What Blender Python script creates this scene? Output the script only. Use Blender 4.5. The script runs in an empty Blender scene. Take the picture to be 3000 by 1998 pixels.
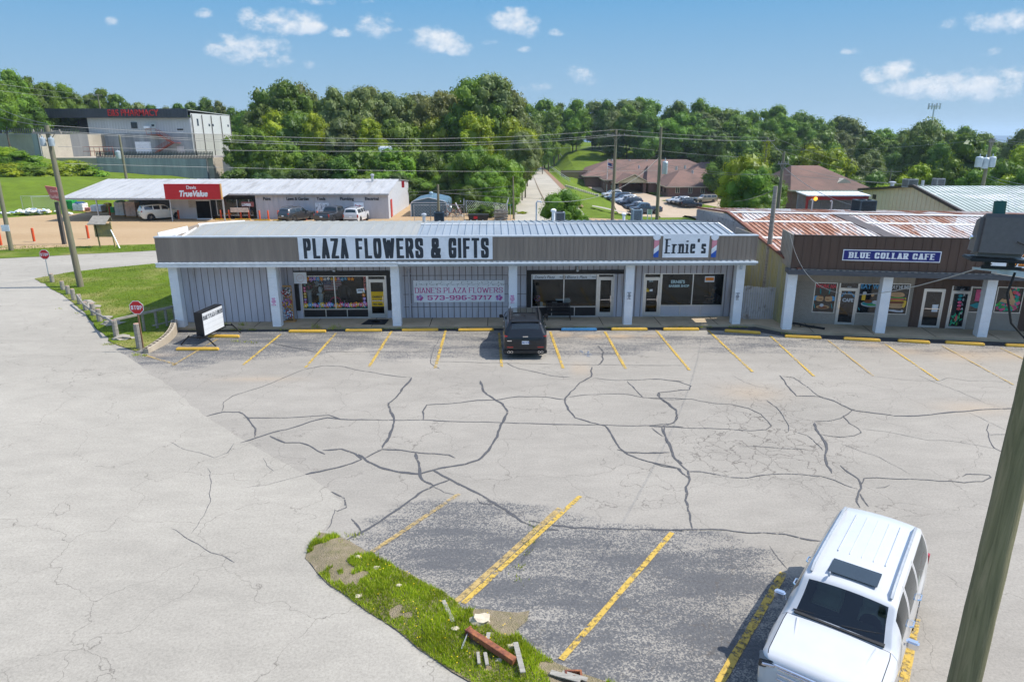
import bpy,bmesh,math,random
import numpy as np
from mathutils import Vector,Matrix,noise
R = math.radians
random.seed(7)
SC = bpy.context.scene
COL = SC.collection

# ---------------------------------------------------------------- camera
H = 9.7
PITCH = R(16.7)
FL = 2000.0
cam_d = bpy.data.cameras.new("camera")
cam_d.sensor_width = 36.0
cam_d.lens = 24.0
cam_d.clip_start = 0.1
cam_d.clip_end = 9000
cam = bpy.data.objects.new("camera",cam_d)
COL.objects.link(cam)
cam.location = (0,0,H)
cam.rotation_euler = (R(90) - PITCH,0,0)
SC.camera = cam

CP,SP = math.cos(PITCH),math.sin(PITCH)
def ray(px,py):
    dx,dy = px - 1500.0,py - 999.0
    return Vector((dx,FL*CP - dy*SP,-(FL*SP + dy*CP)))
def G(px,py,z=0.0):
    r = ray(px,py); t = (z - H)/r.z
    return Vector((r.x*t,r.y*t,z))
def V(px,py,Y):
    r = ray(px,py); t = Y/r.y
    return Vector((r.x*t,Y,H + r.z*t))

# ---------------------------------------------------------------- sun, sky, exposure
SUN_EL,SUN_AZ = R(52),R(3.5)      # azimuth measured from +X towards +Y
sd = bpy.data.lights.new("sun",'SUN'); sd.energy = 4.1; sd.angle = R(0.53); sd.color = (1.0,0.955,0.88)
sun = bpy.data.objects.new("sun",sd); COL.objects.link(sun)
sv = Vector((math.cos(SUN_EL)*math.cos(SUN_AZ),math.cos(SUN_EL)*math.sin(SUN_AZ),math.sin(SUN_EL)))
sun.rotation_euler = sv.to_track_quat('Z','Y').to_euler()
sun.location = sv*100
SC.view_settings.view_transform = 'Standard'
SC.view_settings.look = 'None'
SC.view_settings.exposure = 0.55
SC.view_settings.gamma = 1
SC.view_settings.use_curve_mapping = False
SC.cycles.max_bounces = 6
SC.cycles.transparent_max_bounces = 12
SC.cycles.use_adaptive_sampling = True

W = bpy.data.worlds.new("World"); SC.world = W; W.use_nodes = True
nt = W.node_tree; N = nt.nodes; LK = nt.links
for n in list(N): N.remove(n)
out = N.new('ShaderNodeOutputWorld'); bg = N.new('ShaderNodeBackground'); LK.new(bg.outputs[0],out.inputs[0])
sky = N.new('ShaderNodeTexSky'); sky.sky_type = 'NISHITA'; sky.sun_disc = False
sky.sun_elevation = SUN_EL; sky.sun_rotation = R(90) - SUN_AZ
sky.altitude = 200; sky.air_density = 1.0; sky.dust_density = 0.5; sky.ozone_density = 2.2
bg.inputs[1].default_value = 0.145
hs = N.new('ShaderNodeHueSaturation'); hs.inputs['Saturation'].default_value = .85; hs.inputs['Value'].default_value = 1.42
LK.new(sky.outputs[0],hs.inputs['Color'])
tc = N.new('ShaderNodeTexCoord')
sep = N.new('ShaderNodeSeparateXYZ'); LK.new(tc.outputs['Generated'],sep.inputs[0])
def wmath(op,a,b=None,clamp=False):
    n = N.new('ShaderNodeMath'); n.operation = op; n.use_clamp = clamp
    for i,v in enumerate((a,b)):
        if v is None: continue
        if isinstance(v,(int,float)): n.inputs[i].default_value = v
        else: LK.new(v,n.inputs[i])
    return n.outputs[0]
yy = wmath('MAXIMUM',sep.outputs[1],0.05)
uu = wmath('DIVIDE',sep.outputs[0],yy); vv = wmath('DIVIDE',sep.outputs[2],yy)
cmb = N.new('ShaderNodeCombineXYZ'); LK.new(uu,cmb.inputs[0]); LK.new(vv,cmb.inputs[1])
# cumulus clouds in directions (fixed in the sky)
def wnoise(scale,detail,rough,off=(0,0,0),sc=(1,1.5,1)):
    m = N.new('ShaderNodeMapping'); m.inputs['Scale'].default_value = sc; m.inputs['Location'].default_value = off
    LK.new(cmb.outputs[0],m.inputs[0])
    n = N.new('ShaderNodeTexNoise'); n.inputs['Scale'].default_value = scale; n.inputs['Detail'].default_value = detail
    n.inputs['Roughness'].default_value = rough; LK.new(m.outputs[0],n.inputs['Vector']); return n.outputs['Fac']
nz = wnoise(16,8,0.62)
nz2 = wnoise(60,6,0.6,(3,1,0))
clouds = [  # px, py, half width, half height, strength
 (735,150,110,62,1.0),(640,155,42,32,.8),(815,185,65,30,.8),(805,75,115,48,.92),(900,85,50,26,.7),(730,52,42,28,.7),(1095,85,52,42,.9),
 (1130,62,30,30,.3),(1000,102,36,20,.6),(1275,128,80,42,1.0),(1340,145,45,28,.7),(1510,70,76,44,1.0),(1555,92,45,30,.7),
 (1620,100,36,16,.35),(1445,124,38,14,.35),(1695,230,50,34,.62),(1600,260,66,22,.5),(330,70,26,18,.4),(600,45,36,18,.38),
 (1535,148,26,12,.35),(1170,90,34,12,.28),(2500,152,34,14,.5),(2630,212,70,42,.72),(2950,68,105,45,.78),(2780,82,36,26,.36),
 (2960,210,80,44,.42),(2800,262,260,60,.48),(2560,225,60,40,.4),(2900,160,60,20,.25),(960,5,140,20,.42),(900,190,20,22,.25)]
dens = None; hgt = None
for (px,py,hw,hh,st) in clouds:
    r = ray(px,py); u0,v0 = r.x/r.y,r.z/r.y
    r2 = ray(px+hw,py); su = abs(r2.x/r2.y - u0); r3 = ray(px,py-hh); svv = abs(r3.z/r3.y - v0)
    m = N.new('ShaderNodeMapping'); m.vector_type = 'TEXTURE'
    m.inputs['Location'].default_value = (u0,v0,0); m.inputs['Scale'].default_value = (su*1.25,svv*1.25,1)
    LK.new(cmb.outputs[0],m.inputs[0])
    s_ = N.new('ShaderNodeSeparateXYZ'); LK.new(m.outputs[0],s_.inputs[0])
    # flatter undersides: distances below the centre count more
    yneg = wmath('MINIMUM',s_.outputs[1],0.0)
    yl = wmath('ADD',s_.outputs[1],wmath('MULTIPLY',yneg,0.55))
    d2 = wmath('ADD',wmath('MULTIPLY',s_.outputs[0],s_.outputs[0]),wmath('MULTIPLY',yl,yl))
    f = wmath('MULTIPLY',wmath('SUBTRACT',1.0,d2),1.0)
    f = wmath('MULTIPLY',wmath('MAXIMUM',f,-2.0),1.0)
    g = wmath('ADD',f,(st-1.0)*0.55)
    dens = g if dens is None else wmath('MAXIMUM',dens,g)
    hcur = wmath('MULTIPLY',wmath('GREATER_THAN',f,0.0),wmath('ADD',s_.outputs[1],1.0))
    hgt = hcur if hgt is None else wmath('MAXIMUM',hgt,hcur)
dn = wmath('ADD',dens,wmath('MULTIPLY',wmath('SUBTRACT',nz,0.55),4.4))
dn = wmath('ADD',dn,wmath('MULTIPLY',wmath('SUBTRACT',nz2,0.5),1.1))
mr = N.new('ShaderNodeMapRange'); mr.interpolation_type = 'SMOOTHSTEP'
LK.new(dn,mr.inputs[0]); mr.inputs[1].default_value = -.15; mr.inputs[2].default_value = 1.25
mr.inputs[3].default_value = 0; mr.inputs[4].default_value = 0.93
alpha = mr.outputs[0]
shade = N.new('ShaderNodeMapRange'); LK.new(wmath('ADD',wmath('MULTIPLY',hgt,0.5),wmath('MULTIPLY',nz2,0.5)),shade.inputs[0])
shade.inputs[1].default_value = 0.35; shade.inputs[2].default_value = 1.0
ccol = N.new('ShaderNodeMixRGB'); LK.new(shade.outputs[0],ccol.inputs[0])
ccol.inputs[1].default_value = (2.9,3.5,4.3,1); ccol.inputs[2].default_value = (4.4,4.5,4.65,1)
# clear-air band near the horizon, blue and paling downwards
gr = N.new('ShaderNodeMapRange'); LK.new(sep.outputs[2],gr.inputs[0]); gr.inputs[1].default_value = 0.0; gr.inputs[2].default_value = 0.19
gc = N.new('ShaderNodeMixRGB'); LK.new(gr.outputs[0],gc.inputs[0]); gc.inputs[1].default_value = (1.95,2.78,3.52,1); gc.inputs[2].default_value = (.66,1.90,3.38,1)
gw = N.new('ShaderNodeMapRange'); LK.new(sep.outputs[2],gw.inputs[0]); gw.inputs[1].default_value = 0.2; gw.inputs[2].default_value = 0.6
gm = N.new('ShaderNodeMixRGB'); LK.new(gw.outputs[0],gm.inputs[0]); LK.new(gc.outputs[0],gm.inputs[1]); LK.new(hs.outputs[0],gm.inputs[2])
mx = N.new('ShaderNodeMixRGB'); LK.new(alpha,mx.inputs[0]); LK.new(gm.outputs[0],mx.inputs[1]); LK.new(ccol.outputs[0],mx.inputs[2])
LK.new(mx.outputs[0],bg.inputs[0])

# ---------------------------------------------------------------- object helpers
def tag(o,label=None,cat=None,group=None,kind=None):
    if label: o['label'] = label
    if cat: o['category'] = cat
    if group: o['group'] = group
    if kind: o['kind'] = kind
    return o
def thing(name,label,cat,loc=(0,0,0),rz=0.0,group=None):
    o = bpy.data.objects.new(name,None); COL.objects.link(o)
    o.location = loc; o.rotation_euler = (0,0,rz); o.empty_display_size = 0.3
    return tag(o,label,cat,group)
def tmat(o):
    return Matrix.Translation(o.location) @ o.rotation_euler.to_matrix().to_4x4()
def dup(root,loc,rz,label=None,group=None):
    r = root.copy(); COL.objects.link(r); r.location = loc; r.rotation_euler = (0,0,rz)
    if label: r['label'] = label
    if group: r['group'] = group
    for ch in list(root.children):
        c = ch.copy(); COL.objects.link(c); c.parent = r
        for g in list(ch.children):
            d = g.copy(); COL.objects.link(d); d.parent = c
    return r
class MB:
    def __init__(s): s.v = []; s.f = []; s.m = []
    def add(s,vs,fs,mi=0):
        b = len(s.v); s.v += [tuple(p) for p in vs]
        for f in fs: s.f.append(tuple(b+i for i in f)); s.m.append(mi)
        return s
    def box(s,a,b,mi=0):
        x0,y0,z0 = a; x1,y1,z1 = b
        if x0 > x1: x0,x1 = x1,x0
        if y0 > y1: y0,y1 = y1,y0
        if z0 > z1: z0,z1 = z1,z0
        return s.add([(x0,y0,z0),(x1,y0,z0),(x1,y1,z0),(x0,y1,z0),(x0,y0,z1),(x1,y0,z1),(x1,y1,z1),(x0,y1,z1)],
            [(0,3,2,1),(4,5,6,7),(0,1,5,4),(1,2,6,5),(2,3,7,6),(3,0,4,7)],mi)
    def obox(s,c,size,rot=(0,0,0),mi=0,taper=1.0):
        from mathutils import Euler
        M = Matrix.Translation(c) @ Euler(rot).to_matrix().to_4x4()
        hx,hy,hz = size[0]/2,size[1]/2,size[2]/2
        P = [(-hx,-hy,-hz),(hx,-hy,-hz),(hx,hy,-hz),(-hx,hy,-hz)]
        P += [(x*taper,y*taper,-z) for x,y,z in P]
        return s.add([M @ Vector(p) for p in P],[(0,3,2,1),(4,5,6,7),(0,1,5,4),(1,2,6,5),(2,3,7,6),(3,0,4,7)],mi)
    def bar(s,p,q,w,h=None,mi=0):
        h = h or w; p = Vector(p); q = Vector(q); d = (q-p)
        if d.length < 1e-6: return s
        u = d.cross(Vector((0,0,1)))
        if u.length < 1e-4: u = Vector((1,0,0))
        u.normalize(); t = u.cross(d).normalized()
        P = []
        for c in (p,q):
            for a,b in ((-1,-1),(1,-1),(1,1),(-1,1)): P.append(c + u*a*w/2 + t*b*h/2)
        return s.add(P,[(0,3,2,1),(4,5,6,7),(0,1,5,4),(1,2,6,5),(2,3,7,6),(3,0,4,7)],mi)
    def cyl(s,p,q,r0,r1=None,n=12,mi=0,cap=True):
        r1 = r0 if r1 is None else r1
        return s.tube([p,q],[r0,r1],n,mi,cap)
    def tube(s,pts,r,n=8,mi=0,cap=True):
        pts = [Vector(p) for p in pts]; rs = r if isinstance(r,(list,tuple)) else [r]*len(pts)
        P = []; prev = None
        for i,p in enumerate(pts):
            d = (pts[min(i+1,len(pts)-1)] - pts[max(i-1,0)]).normalized()
            if prev is None:
                u = d.cross(Vector((0,0,1)))
                if u.length < 1e-3: u = d.cross(Vector((0,1,0)))
            else: u = prev - d*prev.dot(d)
            u.normalize(); prev = u; t = d.cross(u)
            for k in range(n):
                a = 2*math.pi*k/n; P.append(p + (u*math.cos(a) + t*math.sin(a))*rs[i])
        F = []
        for i in range(len(pts)-1):
            for k in range(n): F.append((i*n+k,i*n+(k+1) % n,(i+1)*n+(k+1) % n,(i+1)*n+k))
        if cap: F.append(tuple(reversed(range(n)))); F.append(tuple((len(pts)-1)*n+k for k in range(n)))
        return s.add(P,F,mi)
    def lathe(s,prof,c=(0,0,0),n=16,mi=0,axis='z'):
        P = []
        for r,z in prof:
            for k in range(n):
                a = 2*math.pi*k/n; x,y = r*math.cos(a),r*math.sin(a)
                if axis == 'z': p = (c[0]+x,c[1]+y,c[2]+z)
                elif axis == 'y': p = (c[0]+x,c[1]+z,c[2]+y)
                else: p = (c[0]+z,c[1]+x,c[2]+y)
                P.append(p)
        F = [(i*n+k,i*n+(k+1) % n,(i+1)*n+(k+1) % n,(i+1)*n+k) for i in range(len(prof)-1) for k in range(n)]
        F.append(tuple(reversed(range(n)))); F.append(tuple((len(prof)-1)*n+k for k in range(n)))
        return s.add(P,F,mi)
    def poly(s,pts,mi=0): return s.add(pts,[tuple(range(len(pts)))],mi)
    def prism(s,pts,ext,mi=0):
        n = len(pts); e = Vector(ext); P = [Vector(p) for p in pts]; Q = [p+e for p in P]
        F = [tuple(range(n)),tuple(reversed(range(n,2*n)))] + [(i,n+i,n+(i+1) % n,(i+1) % n) for i in range(n)]
        return s.add(P+Q,F,mi)
    def ico(s,c,r,sub=2,jit=0.0,sc=(1,1,1),mi=0,seed=0,fr=1.5):
        bm = bmesh.new(); bmesh.ops.create_icosphere(bm,subdivisions=sub,radius=1.0)
        P = []
        for v in bm.verts:
            q = v.co*1.0
            k = 1 + jit*noise.noise(q*fr + Vector((seed,seed*1.7,0)))
            P.append((c[0]+q.x*k*r*sc[0],c[1]+q.y*k*r*sc[1],c[2]+q.z*k*r*sc[2]))
        F = [tuple(v.index for v in f.verts) for f in bm.faces]; bm.free()
        return s.add(P,F,mi)
    def build(s,name,mats,parent=None,smooth=False,world=False,bevel=0.0,fix=True):
        me = bpy.data.meshes.new(name)
        vs = s.v
        if world and parent is not None:
            iv = tmat(parent).inverted(); vs = [tuple(iv @ Vector(p)) for p in vs]
        me.from_pydata(vs,[],s.f)
        if not isinstance(mats,(list,tuple)): mats = [mats]
        for m in mats: me.materials.append(m)
        me.polygons.foreach_set('material_index',s.m)
        if fix:
            bm = bmesh.new(); bm.from_mesh(me); bmesh.ops.recalc_face_normals(bm,faces=bm.faces)
            if bevel:
                es = [e for e in bm.edges if len(e.link_faces) == 2 and e.calc_face_angle(0) > 0.6]
                bmesh.ops.bevel(bm,geom=es,offset=bevel,segments=2,affect='EDGES',clamp_overlap=True)
            bm.to_mesh(me); bm.free()
        if smooth:
            me.polygons.foreach_set('use_smooth',[True]*len(me.polygons))
            if smooth != 'all':
                try: me.set_sharp_from_angle(angle=R(38))
                except Exception: pass
        me.update()
        o = bpy.data.objects.new(name,me); COL.objects.link(o)
        if parent is not None: o.parent = parent
        return o

# ---------------------------------------------------------------- material helpers
class NT:
    def __init__(s,name):
        s.m = bpy.data.materials.new(name); s.m.use_nodes = True; s.t = s.m.node_tree
        s.b = s.t.nodes['Principled BSDF']; s.o = s.t.nodes['Material Output']; s.tc = s.t.nodes.new('ShaderNodeTexCoord')
    def n(s,typ,**kw):
        x = s.t.nodes.new(typ)
        for k,v in kw.items(): setattr(x,k,v)
        return x
    def l(s,a,b): s.t.links.new(a,b)
    def mapping(s,scale=(1,1,1),rot=(0,0,0),loc=(0,0,0),src='Object'):
        m = s.n('ShaderNodeMapping'); m.inputs['Scale'].default_value = scale; m.inputs['Rotation'].default_value = rot
        m.inputs['Location'].default_value = loc
        s.l(s.tc.outputs[src],m.inputs[0]); return m.outputs[0]
    def noise(s,scale,detail=5,rough=.6,vec=None,dist=0):
        n = s.n('ShaderNodeTexNoise'); n.inputs['Scale'].default_value = scale; n.inputs['Detail'].default_value = detail
        n.inputs['Roughness'].default_value = rough; n.inputs['Distortion'].default_value = dist
        s.l(vec if vec is not None else s.tc.outputs['Object'],n.inputs['Vector']); return n.outputs['Fac']
    def voro(s,scale,feature='F1',vec=None,rnd=1):
        n = s.n('ShaderNodeTexVoronoi',feature=feature); n.inputs['Scale'].default_value = scale
        n.inputs['Randomness'].default_value = rnd
        s.l(vec if vec is not None else s.tc.outputs['Object'],n.inputs['Vector']); return n.outputs['Distance']
    def ramp(s,fac,stops,interp='LINEAR'):
        r = s.n('ShaderNodeValToRGB'); r.color_ramp.interpolation = interp
        e = r.color_ramp.elements
        while len(e) > 1: e.remove(e[-1])
        e[0].position = stops[0][0]; e[0].color = c4(stops[0][1])
        for p,c in stops[1:]:
            k = e.new(p); k.color = c4(c)
        s.l(fac,r.inputs[0]); return r.outputs[0]
    def mix(s,fac,a,b,mode='MIX'):
        m = s.n('ShaderNodeMixRGB',blend_type=mode)
        for i,v in ((0,fac),(1,a),(2,b)):
            if isinstance(v,(int,float)): m.inputs[i].default_value = v if i == 0 else c4((v,v,v))
            elif isinstance(v,tuple): m.inputs[i].default_value = c4(v)
            else: s.l(v,m.inputs[i])
        return m.outputs[0]
    def math(s,op,a,b=0.0,clamp=False):
        m = s.n('ShaderNodeMath',operation=op,use_clamp=clamp)
        for i,v in ((0,a),(1,b)):
            if isinstance(v,(int,float)): m.inputs[i].default_value = v
            else: s.l(v,m.inputs[i])
        return m.outputs[0]
    def bump(s,h,strength=.3,dist=.02):
        b = s.n('ShaderNodeBump'); b.inputs['Strength'].default_value = strength; b.inputs['Distance'].default_value = dist
        s.l(h,b.inputs['Height']); s.l(b.outputs[0],s.b.inputs['Normal'])
    def col(s,c):
        if isinstance(c,tuple): s.b.inputs['Base Color'].default_value = c4(c)
        else: s.l(c,s.b.inputs['Base Color'])
    def set(s,**kw):
        for k,v in kw.items():
            k = {'rough': 'Roughness','metal': 'Metallic','spec': 'Specular IOR Level','coat': 'Coat Weight','coatr': 'Coat Roughness',
                 'trans': 'Transmission Weight','emc': 'Emission Color','ems': 'Emission Strength','alpha': 'Alpha','ior': 'IOR'}[k]
            s.b.inputs[k].default_value = c4(v) if isinstance(v,tuple) else v
def c4(c):
    if isinstance(c,(int,float)): return (c,c,c,1)
    return tuple(c) if len(c) == 4 else (c[0],c[1],c[2],1)
MATS = {}
def mat(name,c,rough=.6,metal=0,var=.14,vs=2.5,bump=.0,bs=30,spec=.4,coat=0,stretch=(1,1,1),c2=None,lo=.35,hi=.65,cs=1.2,det=5):
    """plain weathered material: two-scale noise variation, optional second colour in blotches"""
    if name in MATS: return MATS[name]
    t = NT(name); vec = t.mapping(stretch)
    a = tuple(x*(1-var) for x in c[:3]); b = tuple(min(1,x*(1+var)) for x in c[:3])
    k = t.ramp(t.noise(vs,det,.65,vec),[(.3,a),(.7,b)])
    if c2: k = t.mix(t.ramp(t.noise(cs,6,.7,t.mapping(stretch,loc=(5,3,1))),[(lo,0),(hi,1)]),k,c2)
    t.col(k); t.set(rough=rough,metal=metal,spec=spec)
    if coat: t.set(coat=coat,coatr=.05)
    if bump: t.bump(t.noise(bs,4,.6,vec),bump,.02)
    MATS[name] = t.m; return t.m
# ---------------------------------------------------------------- lettering
def _round(pl):
    out = []
    for i,p in enumerate(pl):
        r = p[2] if len(p) > 2 else 0
        if r and 0 < i < len(pl)-1:
            P = Vector(p[:2]); A = Vector(pl[i-1][:2]); B = Vector(pl[i+1][:2])
            ra = min(r,(A-P).length*.5); rb = min(r,(B-P).length*.5)
            a = P + (A-P).normalized()*ra; b = P + (B-P).normalized()*rb
            for k in range(6):
                t = k/5; q = a*(1-t)**2 + P*2*t*(1-t) + b*t*t; out.append((q.x,q.y))
        else: out.append((p[0],p[1]))
    return out
q = .42
GL = {
 'A': (1,[[(0,0),(.5,1),(1,0)],[(.25,.22),(.75,.22)]]),'B': (1,[[(0,0),(0,1),(1,1,q),(1,.52,q),(0,.52)],[(.6,.52),(1,.52,q),(1,0,q),(0,0)]]),
 'C': (1,[[(1,.7),(1,1,q),(0,1,q),(0,0,q),(1,0,q),(1,.3)]]),'D': (1,[[(0,0),(0,1),(1,1,q),(1,0,q),(0,0)]]),
 'E': (.85,[[(1,1),(0,1),(0,0),(1,0)],[(0,.52),(.8,.52)]]),'F': (.82,[[(1,1),(0,1),(0,0)],[(0,.52),(.8,.52)]]),
 'G': (1,[[(1,.72),(1,1,q),(0,1,q),(0,0,q),(1,0,q),(1,.45),(.6,.45)]]),'H': (1,[[(0,0),(0,1)],[(1,0),(1,1)],[(0,.5),(1,.5)]]),
 'I': (.0,[[(0,0),(0,1)]]),'K': (1,[[(0,0),(0,1)],[(1,1),(0,.45)],[(.35,.6),(1,0)]]),'L': (.8,[[(0,1),(0,0),(1,0)]]),
 'M': (1.25,[[(0,0),(0,1),(.5,.2),(1,1),(1,0)]]),'N': (1,[[(0,0),(0,1),(1,0),(1,1)]]),
 'O': (1,[[(.5,1),(1,1,q),(1,0,q),(0,0,q),(0,1,q),(.5,1)]]),'P': (.95,[[(0,0),(0,1),(1,1,q),(1,.45,q),(0,.45)]]),
 'R': (1,[[(0,0),(0,1),(1,1,q),(1,.5,q),(0,.5)],[(.5,.5),(1,0)]]),
 'S': (1,[[(1,.72),(1,1,q),(0,1,q),(0,.55,q),(1,.45,q),(1,0,q),(0,0,q),(0,.28)]]),'T': (.95,[[(0,1),(1,1)],[(.5,1),(.5,0)]]),
 'U': (1,[[(0,1),(0,0,q),(1,0,q),(1,1)]]),'W': (1.75,[[(0,1),(.25,0),(.5,.9),(.75,0),(1,1)]]),'V': (1,[[(0,1),(.5,0),(1,1)]]),
 'X': (1,[[(0,0),(1,1)],[(0,1),(1,0)]]),'Y': (1,[[(0,1),(.5,.5),(1,1)],[(.5,.5),(.5,0)]]),'Z': (.95,[[(0,1),(1,1),(0,0),(1,0)]]),
 '&': (1.1,[[(1,0),(.15,.68),(.15,1,.3),(.75,1,.3),(.75,.68),(0,.36,.3),(0,0,.3),(.7,0,.3),(1,.42)]]),"'": (0,[[(0,1),(0,.82)]]),
 '-': (.5,[[(0,.45),(1,.45)]]),' ': (.42,[]),'5': (1,[[(1,1),(0,1),(0,.58),(1,.58,q),(1,0,q),(0,0,q),(0,.2)]]),
 '7': (1,[[(0,1),(1,1),(.35,0)]]),'3': (1,[[(0,.8),(0,1,q),(1,1,q),(1,.52,q),(.4,.52)],[(.5,.52),(1,.52,q),(1,0,q),(0,0,q),(0,.2)]]),
 '9': (1,[[(0,0),(1,0,q),(1,1,q),(0,1,q),(0,.45,q),(1,.45)]]),'6': (1,[[(1,1),(0,1,q),(0,0,q),(1,0,q),(1,.55,q),(0,.55)]]),'1': (.3,[[(0,.8),(1,1),(1,0)]]),
 '0': (1,[[(.5,1),(1,1,q),(1,0,q),(0,0,q),(0,1,q),(.5,1)]]),
 'e': (.8,[[(0,.33),(1,.36),(1,.64,.3),(0,.64,.3),(0,0,.3),(1,0,.2),(1,.12)]]),'r': (.6,[[(0,0),(0,.62)],[(0,.4),(.4,.62),(1,.6)]]),
 'n': (.9,[[(0,0),(0,.62)],[(0,.45),(.35,.64),(1,.64,.25),(1,0)]]),'i': (0,[[(0,0),(0,.62)],[(0,.84),(0,.87)]]),
 's': (.7,[[(1,.5),(.9,.64,.2),(0,.64,.2),(0,.34,.2),(1,.3,.2),(1,0,.2),(0,0,.2),(0,.12)]]),
}
_lift = [0]
def _hull(P):
    P = sorted(set((round(a,5),round(b,5)) for a,b in P))
    def half(Q):
        h = []
        for p in Q:
            while len(h) > 1 and (h[-1][0]-h[-2][0])*(p[1]-h[-2][1]) - (h[-1][1]-h[-2][1])*(p[0]-h[-2][0]) <= 0: h.pop()
            h.append(p)
        return h[:-1]
    return half(P) + half(P[::-1])
def strokes(mb,s,x0,z0,h,w,nib,gap,M,serif=0.0,step=.0003,shear=0):
    """text in (u,w) coordinates mapped by M(u, w, lift); w = width of a unit letter; returns end u"""
    nx,nz = nib; u = x0; k = 0
    for ch in s:
        gw,pls = GL[ch]; W_ = gw*(w-nx)
        for pl in pls:
            pp = [(u + nx/2 + x*W_,z0 + nz/2 + y*(h-nz)) for x,y in _round(pl)]
            for i in range(len(pp)-1):
                k += 1; a,b = pp[i],pp[i+1]
                hu = _hull([(p[0]+sx*nx/2,p[1]+sz*nz/2) for p in (a,b) for sx in (-1,1) for sz in (-1,1)])
                mb.poly([M(x+shear*(z-z0),z,.004+step*(k % 9)) for x,z in hu])
            if serif:
                raw = [(p[0],p[1],len(p) > 2) for p in pl]
                for i,(x,y,rd) in enumerate(raw):
                    if rd or y not in (0,1,.62): continue
                    nb = [raw[j] for j in (i-1,i+1) if 0 <= j < len(raw)]
                    if any(abs(n_[1]-y) > .3 and abs(n_[0]-x) < .6 for n_ in nb) and not (ch == 'i' and y > .8):
                        cx = u+nx/2+x*W_; cz = z0+nz/2+y*(h-nz); k += 1
                        if y == .62: X0,X1 = cx-serif,cx
                        else: X0,X1 = cx-serif,cx+serif
                        mb.poly([M(a+shear*(b-z0),b,.004+step*(k % 9)) for a,b in ((X0,cz-nz/2),(X1,cz-nz/2),(X1,cz+nz/2),(X0,cz+nz/2))])
        u += W_ + nx + (0 if ch == ' ' else gap)
    return u
def tlen(s,w,nx,gap): return sum(GL[c][0]*(w-nx)+nx+(0 if c == ' ' else gap) for c in s) - gap
def fit_strokes(mb,s,u0,u1,z0,h,nib,gap,M,serif=0.0,shear=0):
    """choose the letter width so the text spans u0..u1"""
    base = tlen(s,0,0,0)
    nx = nib[0]; tot = sum(GL[c][0] for c in s); fixed = sum(nx*(1-GL[c][0])+(0 if c == ' ' else gap) for c in s) - gap
    w = ((u1-u0) - fixed)/tot
    return strokes(mb,s,u0,z0,h,w,nib,gap,M,serif,shear=shear)
def planeM(o,n=(0,-1,0),u=(1,0,0)):
    o = Vector(o); n = Vector(n); u = Vector(u)
    return lambda a,b,l=0: tuple(o + u*a + Vector((0,0,1))*b + n*l)
def textmesh(s,size,m,name,parent,loc,rot=(R(90),0,0),sx=1.0,bold=0.0,align='LEFT',shear=0,ext=.004):
    c = bpy.data.curves.new(name,'FONT'); c.body = s; c.size = size; c.offset = bold; c.align_x = align; c.extrude = ext
    c.shear = shear; c.resolution_u = 3
    t = bpy.data.objects.new('tmp',c); COL.objects.link(t)
    dg = bpy.context.evaluated_depsgraph_get(); dg.update()
    me = bpy.data.meshes.new_from_object(t.evaluated_get(dg)); bpy.data.objects.remove(t); bpy.data.curves.remove(c)
    me.name = name
    for v in me.vertices: v.co.x *= sx
    me.materials.clear(); me.materials.append(m)
    o = bpy.data.objects.new(name,me); COL.objects.link(o); o.location = loc; o.rotation_euler = rot
    if parent is not None: o.parent = parent
    return o

# ---------------------------------------------------------------- special materials
def glass_mat(name,tint=(.8,.83,.83),refl=.5,rough=.02):
    """a clear window pane: see-through with a mirror-like surface"""
    t = NT(name); tr = t.n('ShaderNodeBsdfTransparent'); tr.inputs[0].default_value = c4(tint)
    gl = t.n('ShaderNodeBsdfGlossy'); gl.inputs['Roughness'].default_value = rough; gl.inputs['Color'].default_value = (.85,.9,.95,1)
    fr = t.n('ShaderNodeFresnel'); fr.inputs[0].default_value = 1.5
    f = t.math('ADD',t.math('MULTIPLY',fr.outputs[0],.42 if refl < 1 else 1.1),refl*.02,True)
    mx = t.n('ShaderNodeMixShader'); t.l(f,mx.inputs[0]); t.l(tr.outputs[0],mx.inputs[1]); t.l(gl.outputs[0],mx.inputs[2])
    t.l(mx.outputs[0],t.o.inputs[0]); return t.m
def leaf_mat(name,c,c2,tl=.42,bsc=.35):
    t = NT(name); ge = t.n('ShaderNodeNewGeometry'); oi = t.n('ShaderNodeObjectInfo')
    k = t.mix(ge.outputs['Random Per Island'],c,c2)
    big = t.ramp(t.noise(bsc,3,.6),[(.35,.75),(.65,1.25)])
    k = t.mix(1.0,k,big,'MULTIPLY')
    k = t.mix(1.0,k,(1.16,1.12,1.0),'MULTIPLY')
    hs = t.n('ShaderNodeHueSaturation'); t.l(k,hs.inputs['Color'])
    t.l(t.math('ADD',.485,t.math('MULTIPLY',oi.outputs['Random'],.03)),hs.inputs['Hue'])
    t.l(t.math('ADD',.88,t.math('MULTIPLY',oi.outputs['Random'],.42)),hs.inputs['Value'])
    df = t.n('ShaderNodeBsdfDiffuse'); t.l(hs.outputs[0],df.inputs[0])
    ts = t.n('ShaderNodeBsdfTranslucent'); t.l(t.mix(1.0,hs.outputs[0],(1.15,1.1,.5),'MULTIPLY'),ts.inputs[0])
    gl = t.n('ShaderNodeBsdfGlossy'); gl.inputs['Roughness'].default_value = .45; gl.inputs[0].default_value = (.8,.85,.9,1)
    m1 = t.n('ShaderNodeMixShader'); m1.inputs[0].default_value = tl; t.l(df.outputs[0],m1.inputs[1]); t.l(ts.outputs[0],m1.inputs[2])
    m2 = t.n('ShaderNodeMixShader'); m2.inputs[0].default_value = .025; t.l(m1.outputs[0],m2.inputs[1]); t.l(gl.outputs[0],m2.inputs[2])
    t.l(m2.outputs[0],t.o.inputs[0]); return t.m
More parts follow.
